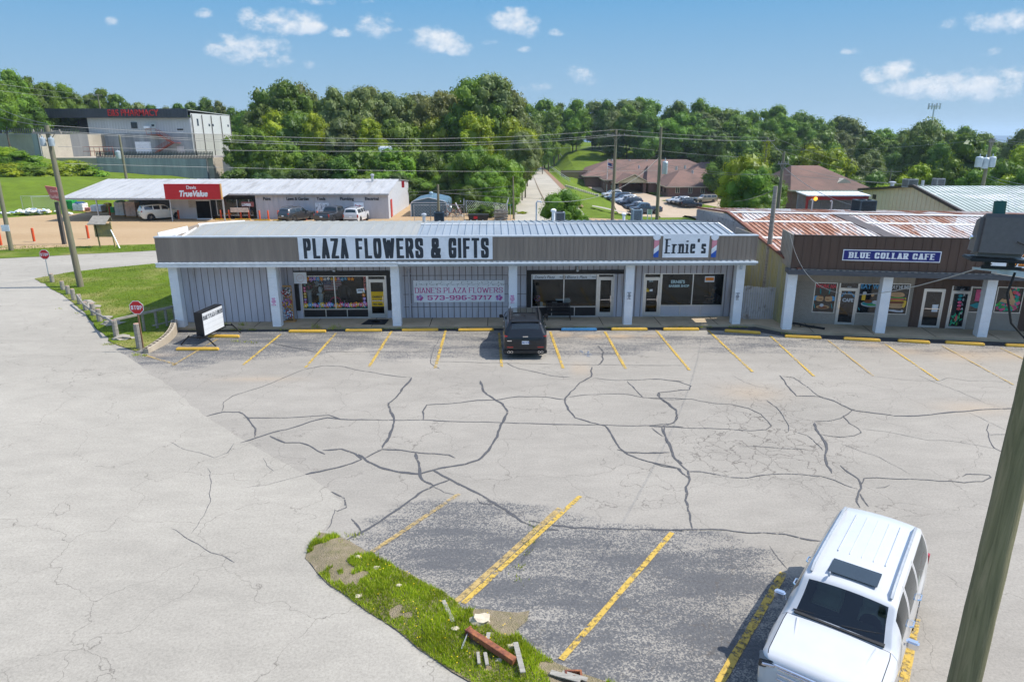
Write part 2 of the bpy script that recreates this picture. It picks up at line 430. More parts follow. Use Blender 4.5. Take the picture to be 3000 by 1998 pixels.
def paint_mat(name,c,metal=.0,flake=.0,rough=.28):
    t = NT(name); k = t.ramp(t.noise(3,6,.7),[(.3,tuple(x*.93 for x in c)),(.7,c)])
    t.col(k); t.set(rough=rough,metal=metal,coat=.45 if max(c) < .05 else 1.0,coatr=.04,spec=.3 if max(c) < .05 else .5)
    t.bump(t.noise(1.2,2,.5),.04,.02); MATS[name] = t.m; return t.m

white_paint = mat('white_trim_paint',(.72,.74,.75),.5,var=.1,vs=3,bump=.1,bs=40)
black_paint = mat('black_paint',(.012,.012,.014),.45,var=.3)
alu = mat('aluminium_frame',(.62,.63,.63),.35,.7,var=.08,vs=6)
galv = mat('galvanised_steel',(.5,.52,.54),.45,.6,var=.15,vs=8)
dark_room = mat('dark_interior',(.016,.015,.015),.9,var=.3,spec=.0)
pane = glass_mat('window_glass')
dark_glass = mat('dark_window_glass',(.012,.016,.02),.06,var=.2,spec=.6)
car_glass = mat('car_glass',(.010,.016,.018),.035,var=.2,spec=.7,coat=.5)
rubber = mat('tyre_rubber',(.018,.018,.019),.85,var=.25,vs=20,bump=.2,bs=60)
rim_m = mat('alloy_rim',(.55,.56,.58),.25,.9,var=.08)
chrome = mat('chrome',(.8,.8,.82),.08,1.0,var=.03)
plastic = mat('black_trim_plastic',(.02,.02,.021),.55,var=.15)
red_lens = mat('red_lens',(.35,.012,.015),.12,var=.1,coat=1)
head_lens = mat('headlamp_lens',(.45,.47,.5),.08,.3,var=.25,vs=20,coat=1)
wood_pole = mat('weathered_pole_wood',(.20,.165,.115),.85,var=.3,vs=2.0,bump=.5,bs=18,stretch=(6,6,.5),c2=(.15,.165,.105),cs=.9)
concrete = mat('concrete',(.36,.33,.28),.85,var=.14,vs=1.6,bump=.25,bs=60,c2=(.27,.24,.19),cs=.7,lo=.45,hi=.75)
orange_paint = mat('orange_bollard_paint',(.55,.075,.02),.5,var=.18,vs=4)
yellow_paint = mat('yellow_curb_paint',(.62,.37,.045),.7,var=.14,vs=2.5,bump=.25,bs=40,c2=(.42,.33,.2),cs=3,lo=.58,hi=.7)
red_sign = mat('red_sign_paint',(.50,.012,.02),.4,var=.06)
white_sign = mat('white_sign_panel',(.80,.83,.87),.4,var=.06,vs=2,c2=(.6,.63,.66),cs=.8,lo=.5,hi=.75)
black_letter = mat('black_lettering',(.014,.02,.03),.45,var=.4,vs=5,c2=(.035,.045,.06),cs=4)
brown_metal = mat('brown_metal',(.05,.035,.028),.5,var=.2)
old_wood = mat('grey_weathered_wood',(.27,.25,.215),.9,var=.3,vs=3,bump=.6,bs=14,stretch=(1,1,6))
tan_wood = mat('tan_wood',(.45,.25,.09),.75,var=.2,vs=4,bump=.3,stretch=(1,1,.2))

# ---------------------------------------------------------------- cars (front towards +X, origin on the ground at the centre)
def interp(tab,x):
    if x <= tab[0][0]: return tab[0][1:]
    for a,b in zip(tab,tab[1:]):
        if x <= b[0]:
            t = (x-a[0])/(b[0]-a[0]) if b[0] > a[0] else 1
            return tuple(p+(q_-p)*t for p,q_ in zip(a[1:],b[1:]))
    return tab[-1][1:]
SHAPES = {
 # s (0 front..1 rear): z under, z belt, z top, half width low/belt, half width top  (fractions of H and W/2)
 'suv': dict(tab=[(0,.24,.40,.45,.74,.60),(.012,.20,.47,.54,.86,.70),(.05,.15,.53,.585,.95,.78),(.14,.13,.565,.62,.985,.82),(.26,.13,.59,.655,1,.84),(.305,.13,.60,.69,1,.80),
   (.36,.13,.605,.82,1,.76),(.42,.13,.61,.94,1,.735),(.47,.13,.615,.975,1,.73),(.6,.13,.62,1,1,.73),(.8,.13,.635,.985,1,.72),(.9,.13,.64,.955,.995,.70),(.935,.14,.645,.93,.985,.69),
   (.955,.15,.645,.84,.97,.70),(.975,.17,.64,.72,.95,.76),(.985,.19,.62,.66,.93,.80),(.995,.24,.56,.60,.88,.78),(1,.28,.5,.56,.82,.7)],
   ws=(.315,.455),side=[(.37,.52),(.545,.70),(.725,.90)],rear=(.937,.964),wb=(.17,.79)),
 'boxy': dict(tab=[(0,.26,.45,.50,.80,.66),(.012,.20,.54,.60,.92,.8),(.04,.17,.57,.63,.97,.84),(.22,.16,.59,.655,1,.86),(.255,.16,.60,.675,1,.84),(.31,.16,.605,.84,1,.78),
   (.355,.16,.61,.965,1,.755),(.42,.16,.61,.995,1,.75),(.6,.16,.615,1,1,.75),(.9,.16,.62,.985,1,.74),(.955,.17,.625,.965,.99,.73),(.968,.18,.625,.9,.98,.74),(.985,.2,.62,.70,.96,.80),
   (.995,.26,.58,.62,.92,.84),(1,.3,.5,.57,.88,.78)],
   ws=(.26,.345),side=[(.33,.47),(.49,.66),(.68,.93)],rear=(.957,.984),wb=(.17,.77)),
 'sedan': dict(tab=[(0,.26,.42,.46,.72,.58),(.012,.2,.48,.54,.85,.7),(.06,.16,.55,.60,.95,.78),(.22,.15,.61,.665,1,.82),(.27,.15,.63,.70,1,.78),(.36,.15,.64,.9,1,.72),(.43,.15,.65,.985,1,.69),
   (.55,.15,.655,1,1,.68),(.68,.15,.66,.97,1,.67),(.75,.15,.67,.9,1,.68),(.83,.16,.68,.76,.99,.74),(.87,.17,.69,.735,.98,.78),(.97,.2,.68,.72,.94,.76),(.99,.24,.6,.66,.88,.7),(1,.28,.52,.58,.8,.64)],
   ws=(.28,.41),side=[(.34,.51),(.53,.70)],rear=(.71,.81),wb=(.17,.79)),
 'pickup': dict(tab=[(0,.26,.42,.48,.80,.66),(.012,.2,.52,.58,.92,.78),(.04,.17,.55,.61,.97,.82),(.2,.17,.575,.64,1,.85),(.24,.17,.58,.665,1,.82),(.29,.17,.585,.83,1,.76),(.33,.17,.59,.965,1,.74),
   (.45,.17,.59,1,1,.73),(.56,.17,.59,.985,1,.73),(.60,.17,.59,.95,1,.74),(.62,.17,.59,.75,1,.84),(.63,.17,.585,.62,1,.92),(.98,.18,.585,.62,1,.92),(.99,.2,.57,.6,.98,.9),(1,.26,.5,.55,.95,.86)],
   ws=(.25,.325),side=[(.315,.43),(.45,.575)],rear=(.603,.622),wb=(.17,.78)),
 'van': dict(tab=[(0,.14,.30,.34,.80,.66),(.012,.11,.36,.4,.92,.8),(.05,.1,.40,.45,.98,.84),(.13,.1,.43,.5,1,.86),(.16,.1,.44,.56,1,.84),(.24,.1,.45,.85,1,.80),(.29,.1,.46,.96,1,.78),(.4,.1,.46,1,1,.78),
   (.9,.1,.46,1,1,.78),(.98,.1,.46,.98,1,.78),(.99,.12,.46,.9,.98,.78),(1,.15,.45,.8,.95,.76)],
   ws=(.155,.25),side=[(.20,.30),(.33,.5),(.52,.7),(.72,.92)],rear=(2,3),wb=(.16,.78)),
}
def wheel(parent,x,y,r,w,hi):
    wh = MB().lathe([(r*.66,-w/2),(r*.93,-w/2),(r,-w*.32),(r,w*.32),(r*.93,w/2),(r*.66,w/2)],n=24 if hi else 14,axis='y')
    wo = wh.build('tyre',rubber,None,smooth=True)
    t = bpy.data.objects.new('wheel',None); COL.objects.link(t); t.parent = parent; t.location = (x,y,r); wo.parent = t
    s = 1 if y > 0 else -1; b = MB()
    b.lathe([(r*.66,s*w*.25),(r*.64,s*w*.46),(r*.58,s*w*.40),(r*.56,s*w*.22)],n=24 if hi else 12,axis='y',mi=0)
    b.lathe([(r*.56,s*w*.2),(r*.01,s*w*.2)],n=16,axis='y',mi=1)
    b.lathe([(r*.16,s*w*.36),(r*.12,s*w*.44),(r*.01,s*w*.45)],n=10,axis='y',mi=0)
    for k in range(6 if hi else 5):
        a = 2*math.pi*k/(6 if hi else 5)
        b.bar((r*.1*math.cos(a),s*w*.38,r*.1*math.sin(a)),(r*.6*math.cos(a),s*w*.40,r*.6*math.sin(a)),r*.17,w*.08,0)
    b.build('rim',[rim_m,black_paint],t,smooth=True)
def car(name,label,cat,loc,rz,paint,shape='suv',L=4.7,Wd=1.88,Ht=1.72,wr=.36,hi=False,group=None,glass=None,z=None,tilt=0,far=False):
    S = SHAPES[shape]; tab = S['tab']; glass = glass or car_glass
    T = thing(name,label,cat,loc,rz,group)
    hw = Wd/2; SM = {'suv': (.30,.50,.71,.955),'boxy': (.245,.478,.665,.965)}.get(shape,()) if hi else ()
    # sample stations by the length of the top profile
    ns = 150 if hi else (56 if not far else 40)
    dense = [i/1500 for i in range(1501)]; acc = [0]
    for a,b in zip(dense,dense[1:]):
        za,zb = interp(tab,a)[2]*Ht,interp(tab,b)[2]*Ht; acc.append(acc[-1]+math.hypot((b-a)*L,zb-za))
    ss = []; j = 0
    for i in range(ns+1):
        tg = acc[-1]*i/ns
        while j < 1499 and acc[j+1] < tg: j += 1
        ss.append(dense[min(1500,j+1)] if i else 0.0)
    ss[-1] = 1.0
    if SM: ss = sorted(s for s in ss if all(abs(s-q_-.001) > .003 for q_ in SM)); ss = sorted(ss + list(SM) + [q_+.0022 for q_ in SM])
    xw = [L/2 - S['wb'][0]*L,L/2 - S['wb'][1]*L]
    R_ = wr*1.17; vs = [i/7 for i in range(8)] + [1+i/6 for i in range(1,7)] + [2+i/6 for i in range(1,7)]
    if not hi: vs = [0,.3,.6,1,1.15,1.5,1.85,2,2.15,2.5,3]
    if hi: vs = [0,.12,.28,.45,.6,.75,.9,1,1.06,1.12,1.35,1.6,1.8,1.9,2,2.018,2.06,2.14,2.3,2.5,2.75,3]
    def sm(tab,s):   # small smoothing of the table
        a = interp(tab,max(0,s-.008)); b = interp(tab,s); c = interp(tab,min(1,s+.008))
        return tuple((p+2*q_+r_)/4 for p,q_,r_ in zip(a,b,c))
    rows = []
    for s in ss:
        zu,zb,zt,wl,wt = sm(tab,s); x = L/2 - s*L; zu *= Ht; zb *= Ht; zt *= Ht
        for c in xw:
            d = abs(x-c)
            if d < R_: zu = max(zu,wr + math.sqrt(R_*R_-d*d))
        zu = min(zu,zb-.05); row = []
        ze = zt - .035*Ht*min(1,(zt-zb)/(.3*Ht)+.25)
        for v in vs:
            if v <= 1:
                y = hw*wl*(.93+.07*math.sin(math.pi*min(1,.12+v*.78))) if v < .999 else hw*wl*.955
                zz = zu + (zb-zu)*v
            elif v <= 2:
                t = v-1; y = hw*(wl*.955*(1-t) + wt*t) + hw*.035*math.sin(math.pi*t)*min(1,(zt-zb)/(.3*Ht)); zz = zb + (ze-zb)*t
            else:
                t = v-2; y = hw*wt*(1-t); zz = ze + (zt-ze)*math.sin(t*math.pi/2)**.7
            row.append((x,y,zz))
        rows.append(row)
    sf = []; nv = len(vs)
    grid = [p for row in rows for p in row] + [(p[0],-p[1],p[2]) for row in rows for p in row]
    off = len(rows)*nv; bf = []; gf = []
    for i in range(len(ss)-1):
        s = (ss[i]+ss[i+1])/2
        for k in range(nv-1):
            v = (vs[k]+vs[k+1])/2; g = False
            if S['ws'][0] < s < S['ws'][1] and v > 2.1: g = True
            if any(a < s < b for a,b in S['side']) and (1.13 if hi else 1.15) < v < (1.88 if hi else 1.85): g = True
            if S['rear'][0] < s < S['rear'][1] and (v > 2.14): g = True
            for o_ in (0,off):
                f = (o_+i*nv+k,o_+i*nv+k+1,o_+(i+1)*nv+k+1,o_+(i+1)*nv+k)
                sm_ = any(q_ < s < q_+.0022 and v < (3 if q_ == SM[0] or q_ == SM[-1] else 2) for q_ in SM) or (SM and .03 < s < SM[0] and 2 < v < 2.018)
                (gf if g else sf if sm_ else bf).append(f)
    bf.append(tuple(k for k in range(nv)) + tuple(off+nv-1-k for k in range(nv)))
    e = (len(ss)-1)*nv; bf.append(tuple(e+k for k in range(nv)) + tuple(off+e+nv-1-k for k in range(nv)))
    def part(name,faces,m):
        used = sorted({i for f in faces for i in f}); mp = {u: i for i,u in enumerate(used)}
        b = MB(); b.add([grid[u] for u in used],[tuple(mp[i] for i in f) for f in faces])
        me = b.build(name,m,T,smooth=False,fix=False)
        bm = bmesh.new(); bm.from_mesh(me.data); bmesh.ops.remove_doubles(bm,verts=bm.verts,dist=.0015)
        bmesh.ops.recalc_face_normals(bm,faces=bm.faces); bm.to_mesh(me.data); bm.free()
        me.data.polygons.foreach_set('use_smooth',[True]*len(me.data.polygons))
        try: me.data.set_sharp_from_angle(angle=R(42))
        except Exception: pass
        return me
    part('body',bf,paint)
    part('glass',gf,glass)
    if sf: part('panel_gap',sf,plastic)
    u = MB(); u.box((-L*.46,-hw*.86,.17*Ht*.9),(L*.46,hw*.86,.40*Ht)); u.build('underbody',plastic,T)
    for x in xw:
        for sgn in (1,-1): wheel(T,x,sgn*(hw-.13),wr,.24,hi)
    # lamps, mirrors, bumper trim, plate
    def at(s): return L/2 - s*L
    for sg in (1,-1):
        m = MB(); m.obox((at(.028 if shape == 'boxy' else .022),sg*hw*(.80 if shape == 'boxy' else .70),Ht*(.53 if shape == 'boxy' else .465)),(.24 if shape == 'boxy' else .14,hw*.30,Ht*.085),(0,0,-sg*.28)); m.build('headlight',car_glass if hi and shape == 'boxy' else head_lens,T,bevel=.012 if hi else 0)
        m = MB()
        if shape in ('suv','sedan'): m.obox((at(.975),sg*hw*.80,Ht*.60),(.16,hw*.30,Ht*(.03 if hi else .07)),(0,0,sg*.3))
        else: m.obox((at(.987),sg*hw*.90,Ht*.50),(.12,hw*.14,Ht*.20),(0,0,0))
        m.build('taillight',red_lens,T,bevel=.012 if hi else 0)
        m = MB(); mx_ = at(S['side'][0][0]+.0); zb = Ht*interp(tab,S['side'][0][0])[1]
        m.obox((mx_,sg*(hw+.10),zb+.10),(.13,.20,.15)); m.bar((mx_-.02,sg*(hw*.95),zb+.03),(mx_,sg*(hw+.05),zb+.06),.05)
        m.build('side_mirror',paint if not hi else (chrome if shape == 'boxy' else black_paint),T,bevel=.025 if hi else 0,smooth=hi)
    m = MB(); m.box((at(.0)-.06,-hw*.42,Ht*.30),(at(0)+.012,hw*.42,Ht*.43)); m.build('grille',plastic,T)
    m = MB(); m.box((at(1)-.012,-.16,Ht*.40),(at(1)+.03,.16,Ht*.40+.15)); m.build('license_plate',white_sign,T)
    if shape in ('suv','boxy','van') and shape != 'van':
        for sg in (1,-1):
            a = at(S['ws'][1]+.03); b_ = at(S['rear'][0]-.04); y = sg*hw*.66
            zz = lambda s: Ht*interp(tab,s)[2] + .035
            m = MB(); pts = [(a,y,zz(S['ws'][1]+.03)-.05)] + [(at(s),y,zz(s)+.015) for s in (S['ws'][1]+.06,.6,.75,S['rear'][0]-.07)] + [(b_,y,zz(S['rear'][0]-.04)-.05)]
            m.tube(pts,.022 if not hi else .03,6); m.build('roof_rail',galv if hi and shape == 'boxy' else plastic,T,smooth=True)
    if shape == 'pickup':
        m = MB(); m.box((at(.645),-hw*.82,Ht*.635),(at(.975),hw*.82,Ht*.645)); m.build('truck_bed',plastic,T)
    if tilt: T.rotation_euler = (0,tilt,rz)
    return T

# ---------------------------------------------------------------- trees
def crown_mesh(name,seed,n_clump,n_leaf,leaf,sx=1.0,lean=0,cone=0.35,mats=None):
    """unit crown: width 2, height 2, centred on the origin; many small leaf faces in uneven clumps"""
    rnd = random.Random(seed); vs = []; fs = []; cl = []
    for i in range(n_clump):
        for _ in range(40):
            z = rnd.uniform(-1,1); wr_ = math.sqrt(max(0,1-abs(z)**2.3))*(1-cone*max(0,z))*(1 if z > -.5 else .85)
            a = rnd.uniform(0,2*math.pi); rr = wr_*math.sqrt(rnd.uniform(.12,1))*.86
            p = Vector((rr*math.cos(a)*sx,rr*math.sin(a)*sx,z*.88))
            cr = rnd.uniform(.17,.36)
            if all((p-q_).length > .5*(cr+r_)*.8 for q_,r_ in cl) or _ > 30: break
        cl.append((p,cr))
    tot = sum(r_**2 for _,r_ in cl)
    core = MB()
    for i,(p,cr) in enumerate(cl): core.ico(p,cr*.80,1,.5,(1.05,1.05,.85),seed=i+seed)
    core.ico((0,0,-.05),.52,1,.5,(sx,sx,1.15),seed=seed)
    vs += [Vector(v) for v in core.v]; fs += core.f
    for p,cr in cl:
        n = int(n_clump*n_leaf*cr*cr/tot)
        for k in range(n):
            d = Vector((rnd.gauss(0,1),rnd.gauss(0,1),rnd.gauss(0,1)))
            d.normalize()
            rr = cr*rnd.uniform(.72,1.12)*(1+.35*noise.noise(d*2.2+Vector((seed,p.x*3,p.y*3))))
            c = p + Vector((d.x*rr*1.1,d.y*rr*1.1,d.z*rr*.85))
            nrm = (d*1.0 + p*.4 + Vector((rnd.gauss(0,.42),rnd.gauss(0,.42),rnd.gauss(0,.38)+.3))).normalized()
            u = nrm.cross(Vector((rnd.gauss(0,1),rnd.gauss(0,1),rnd.gauss(0,1)))).normalized(); w_ = nrm.cross(u)
            s = leaf*rnd.uniform(.6,1.35); b = len(vs)
            vs += [c - u*s*.5,c + w_*s*.42 - nrm*s*.12,c + u*s*.5,c - w_*s*.42 - nrm*s*.12]
            fs.append((b,b+1,b+2,b+3))
    me = bpy.data.meshes.new(name); me.from_pydata([tuple(v) for v in vs],[],fs); me.update()
    return me,cl
def trunk_mesh(name,seed,cl):
    """unit trunk for a crown of half-height 1 centred at z=0; foot at z=-1.75"""
    rnd = random.Random(seed+99); m = MB()
    pts = [Vector((rnd.uniform(-.03,.03),rnd.uniform(-.03,.03),z)) for z in (-1.9,-1.2,-.6,0,.45)]
    m.tube(pts,[.085,.062,.05,.036,.018],7)
    for p,cr in cl[:9]:
        b = pts[1].lerp(pts[3],rnd.uniform(0,1)); mid = (b+p)/2 + Vector((0,0,-.08)); m.tube([b,mid,p],[.028,.019,.008],5)
    me = m.build(name,[],None,fix=False); d = me.data; bpy.data.objects.remove(me); return d
bark = mat('bark',(.10,.08,.06),.9,var=.3,vs=3,bump=.4)
LEAF = {
 'dark': leaf_mat('leaves_dark_green',(.060,.112,.013),(.120,.198,.024)),
 'mid': leaf_mat('leaves_green',(.085,.160,.011),(.150,.245,.022)),
 'olive': leaf_mat('leaves_grey_green',(.095,.135,.040),(.175,.215,.075)),
 'lime': leaf_mat('leaves_yellow_green',(.17,.25,.010),(.28,.35,.018),.42),
 'pale': leaf_mat('leaves_pale_tan_green',(.13,.16,.045),(.21,.23,.075)),
 'black': leaf_mat('leaves_deep_green',(.036,.072,.012),(.066,.115,.02)),
}
PROTO = []
for i,(nc,nl,lf,sx,cone) in enumerate([(38,120,.075,1.0,.25),(44,105,.072,1.0,.35),(34,130,.08,1.0,.15),(46,100,.072,.95,.4),(40,115,.076,1.05,.25),(36,120,.078,1.0,.3)]):
    me,cl = crown_mesh('crown',11+i*7,nc,nl,lf,sx,cone=cone); PROTO.append((me,trunk_mesh('trunk',i,cl)))
    me.materials.append(LEAF['mid']); PROTO[-1][1].materials.append(bark)
FINE = []
for i in range(3):
    me,cl = crown_mesh('crown',101+i*13,60,190,.052,1.0,cone=.25); FINE.append((me,trunk_mesh('trunk',50+i,cl)))
    me.materials.append(LEAF['mid']); FINE[-1][1].materials.append(bark)
def tree(label,kind,x,y,z0,ztop,width,name='broadleaf_tree',group=None,fine=False,low=.22,rnd=random):
    """crown from z0+low*h up to ztop"""
    me,tr = rnd.choice(FINE if fine else PROTO)
    T = thing(name,label,'tree',(x,y,z0),rnd.uniform(0,6.28),group)
    h = ztop-z0
    if h > 8: width = max(width,.52*h); low = max(low,1-1.25*width/h)
    cz = (low*h + h)/2; ch = (h-low*h)/2
    c = bpy.data.objects.new('crown',me); COL.objects.link(c); c.parent = T; c.location = (0,0,cz); c.scale = (width/2,width/2,ch*1.02)
    c.material_slots[0].link = 'OBJECT'; c.material_slots[0].material = LEAF[kind]
    t = bpy.data.objects.new('trunk',tr); COL.objects.link(t); t.parent = T; t.location = (0,0,cz)
    t.scale = (width/2*.55,width/2*.55,max(ch,cz/1.85)); return T
def grass_blades(poly,dens,hmin,hmax,zf,wd=.012,seed=1,clumpy=.5,keep=None):
    """triangles standing inside a ground polygon"""
    rnd = random.Random(seed); xs = [p[0] for p in poly]; ys = [p[1] for p in poly]; m = MB()
    x0,x1,y0,y1 = min(xs),max(xs),min(ys),max(ys); n = int((x1-x0)*(y1-y0)*dens)
    for _ in range(n):
        x = rnd.uniform(x0,x1); y = rnd.uniform(y0,y1)
        if not inpoly(x,y,poly): continue
        q_ = noise.noise(Vector((x*1.1,y*1.1,seed)))+.5*noise.noise(Vector((x*3.3,y*3.3,seed)))
        if keep and not keep(x,y,q_): continue
        if q_ < -clumpy: continue
        h = rnd.uniform(hmin,hmax)*(1+.6*q_); a = rnd.uniform(0,6.28); ln = rnd.uniform(.1,.6)*h; z = zf(x,y); b = rnd.uniform(0,6.28)
        w_ = wd*rnd.uniform(.6,1.4); cx,cy = math.cos(a)*w_/2,math.sin(a)*w_/2
        k = len(m.v); m.v += [(x-cx,y-cy,z-.005),(x+cx,y+cy,z-.005),(x+math.cos(b)*ln,y+math.sin(b)*ln,z+h)]
        m.f.append((k,k+1,k+2)); m.m.append(0)
    return m
def inpoly(x,y,P):
    c = False; j = len(P)-1
    for i in range(len(P)):
        xi,yi = P[i][0],P[i][1]; xj,yj = P[j][0],P[j][1]
        if (yi > y) != (yj > y) and x < (xj-xi)*(y-yi)/(yj-yi+1e-12)+xi: c = not c
        j = i
    return c
# ---------------------------------------------------------------- terrain
def W3(px,py,Y): p = V(px,py,Y); return (p.x,p.y,p.z)
CTRL = [(-55,95,0),(-35,104,0),(-15,104,0),(0,90,0),(-35,86,0),(-60,88,0),(-90,86,.2),(-75,89,.2),(-45,112,.5),(-20,120,.5),
 W3(0,597,92),W3(150,603,92),W3(0,524,108),W3(90,520,110),W3(200,548,106),W3(0,450,130),W3(120,462,131),W3(230,492,132),W3(320,510,136),
 W3(450,515,137),W3(600,528,137),W3(700,532,137),(-60,165,4),(-40,150,2),(-40,200,6),(-10,150,.5),(-10,200,2),(-30,240,8),(-120,180,9),(-80,200,9),
 (-150,150,11),(-150,120,8),(-140,220,14),(-60,260,12),(2,84,0),(8,84,0),(5,120,-.45),(7,160,-.9),(10,220,-1.6),(7,285,-2.4),(-6,285,-1.5),(11,285,-2.3),(12,220,-1.7),
 W3(1765,583,185),W3(1840,560,190),W3(2000,639,148),W3(2290,600,165),W3(2100,578,172),W3(1700,555,185),W3(1720,600,150),W3(1900,650,108),W3(1650,640,92),
 W3(2060,560,190),W3(1950,560,190),(45,215,-3.5),(70,215,-4),(95,210,-4.5),W3(1680,490,225),W3(1700,470,240),W3(1700,440,262),W3(1650,415,300),W3(1850,440,262),W3(1780,425,280),W3(2050,445,262),
 (100,260,0),(140,230,-3),(150,300,2),(60,320,8),(0,330,7),(-60,330,14),(50,90,-.6),(80,100,-2),(60,120,-4),(110,140,-5),(150,160,-6),(90,170,-5.5),(25,82,-.2),(40,70,0),(60,60,0),
 (0,420,7),(150,420,0),(-150,420,16),(300,300,-10),(300,150,-10),(300,500,-12),(0,700,5)]
CA = np.array(CTRL)
def idw(X,Y):
    X = np.atleast_1d(np.asarray(X,float)); Y = np.atleast_1d(np.asarray(Y,float))
    d2 = (X[:,None]-CA[None,:,0])**2 + (Y[:,None]-CA[None,:,1])**2 + 9
    w = d2**-2.0; z = (w*CA[None,:,2]).sum(1)/w.sum(1)
    st = np.where(X < -57,87.0,np.where(X > -8,80.0,104.0)); st = np.clip(87 + (X+57)*.0,0,999) if False else st
    t = np.clip((Y-st)/10,0,1); t = t*t*(3-2*t); z = z*t
    zs = -(Y-83)*.0119; dc = np.abs(X-(5.1+(Y-80)*.0105)); w = np.clip((15-dc)/9,0,1); w = w*w*(3-2*w)*np.clip((Y-80)/8,0,1)*np.clip((330-Y)/40,0,1)
    return z*(1-w) + zs*w
def gz(x,y): return float(idw([x],[y])[0])
def GT(px,py,y0=50,y1=700):
    r = ray(px,py); Y = y0; Ys = np.concatenate([np.arange(y0,330,1.0),np.arange(330,y1,4.0)])
    zs = idw(Ys*r.x/r.y,Ys); zr = H + Ys*r.z/r.y; b = np.nonzero(zr <= zs)[0]
    if len(b) == 0: i = len(Ys)-1
    else: i = b[0]
    Y = Ys[i]
    if 0 < i and len(b):
        a = zr[i-1]-zs[i-1]; c = zs[i]-zr[i]; Y = Ys[i-1] + (Ys[i]-Ys[i-1])*a/(a+c+1e-9)
    return Vector((r.x/r.y*Y,Y,H + r.z/r.y*Y))

def grass_mat(name,a,b,c,dry=(.30,.25,.10),dryamt=(.62,.78)):
    t = NT(name); n1 = t.noise(.5,5,.65); n2 = t.noise(9,5,.7,t.mapping((1,1,1))); n3 = t.noise(.22,4,.6,t.mapping((1,1,1),loc=(20,4,0)))
    k = t.ramp(n2,[(.25,a),(.5,b),(.75,c)]); k = t.mix(1,k,t.ramp(n1,[(.3,.78),(.7,1.2)]),'MULTIPLY')
    k = t.mix(t.ramp(t.math('ADD',t.math('MULTIPLY',n3,.75),t.math('MULTIPLY',n2,.25)),[(dryamt[0],0),(dryamt[1],.85)]),k,dry)
    t.col(k); t.set(rough=.9,spec=.15); t.bump(n2,.6,.06); return t.m
g_lawn = grass_mat('lawn_grass',(.055,.090,.006),(.095,.145,.009),(.150,.185,.016),dryamt=(.50,.68))
g_wild = grass_mat('hill_grass',(.070,.110,.008),(.108,.162,.012),(.145,.200,.016),dryamt=(.70,.85))
g_under = grass_mat('woodland_floor',(.020,.036,.008),(.035,.055,.012),(.05,.07,.016),dry=(.06,.05,.03))

def gridmesh(name,xs,ys,zf,m,parent=None):
    X,Y = np.meshgrid(xs,ys); Z = zf(X.ravel(),Y.ravel()); nx = len(xs)
    vs = list(zip(X.ravel().tolist(),Y.ravel().tolist(),Z.tolist())); fs = []
    for j in range(len(ys)-1):
        for i in range(nx-1): k = j*nx+i; fs.append((k,k+1,k+nx+1,k+nx))
    me = bpy.data.meshes.new(name); me.from_pydata(vs,[],fs); me.materials.append(m); me.update()
    o = bpy.data.objects.new(name,me); COL.objects.link(o); return o
xs = np.unique(np.concatenate([np.arange(-1500,-200,60),np.arange(-200,201,4),np.arange(200,1600,60)]))
ys = np.unique(np.concatenate([np.arange(-60,60,20),np.arange(60,340,4),np.arange(340,2000,40)]))
def terr(X,Y):
    z = idw(X,Y)-.12
    return np.where(Y > 450,z*np.clip(1-(Y-450)/500,0,1) - np.clip((Y-450)/60,0,12),z)
ground = gridmesh('ground',xs,ys,terr,g_wild); tag(ground,kind='structure')

from mathutils.geometry import delaunay_2d_cdt
def cdt(pts):
    r_ = delaunay_2d_cdt([Vector((p[0],p[1])) for p in pts],[],[list(range(len(pts)))],1,1e-5)
    bm = bmesh.new(); vs = [bm.verts.new((p.x,p.y,0)) for p in r_[0]]
    for f in r_[2]:
        try: bm.faces.new([vs[i] for i in f])
        except ValueError: pass
    bm.normal_update(); return bm
def sheet(name,pts,z,m,slice_=None,drape=0.0):
    """flat or terrain-following polygon"""
    bm = cdt(pts)
    if slice_:
        for ax in (0,1):
            lo = min(p[ax] for p in pts); hi = max(p[ax] for p in pts); k = math.ceil(lo/slice_)*slice_
            while k < hi:
                co = [0,0,0]; no = [0,0,0]; co[ax] = k; no[ax] = 1
                bmesh.ops.bisect_plane(bm,geom=bm.verts[:]+bm.edges[:]+bm.faces[:],plane_co=co,plane_no=no); k += slice_
        P = np.array([(v.co.x,v.co.y) for v in bm.verts]); zz = idw(P[:,0],P[:,1])
        for v,q_ in zip(bm.verts,zz): v.co.z = q_ + drape
    else:
        for v in bm.verts: v.co.z = z
    bmesh.ops.recalc_face_normals(bm,faces=bm.faces)
    if sum(f.normal.z for f in bm.faces) < 0: bmesh.ops.reverse_faces(bm,faces=bm.faces)
    me = bpy.data.meshes.new(name); bm.to_mesh(me); bm.free(); me.materials.append(m)
    o = bpy.data.objects.new(name,me); COL.objects.link(o); return tag(o,kind='structure')

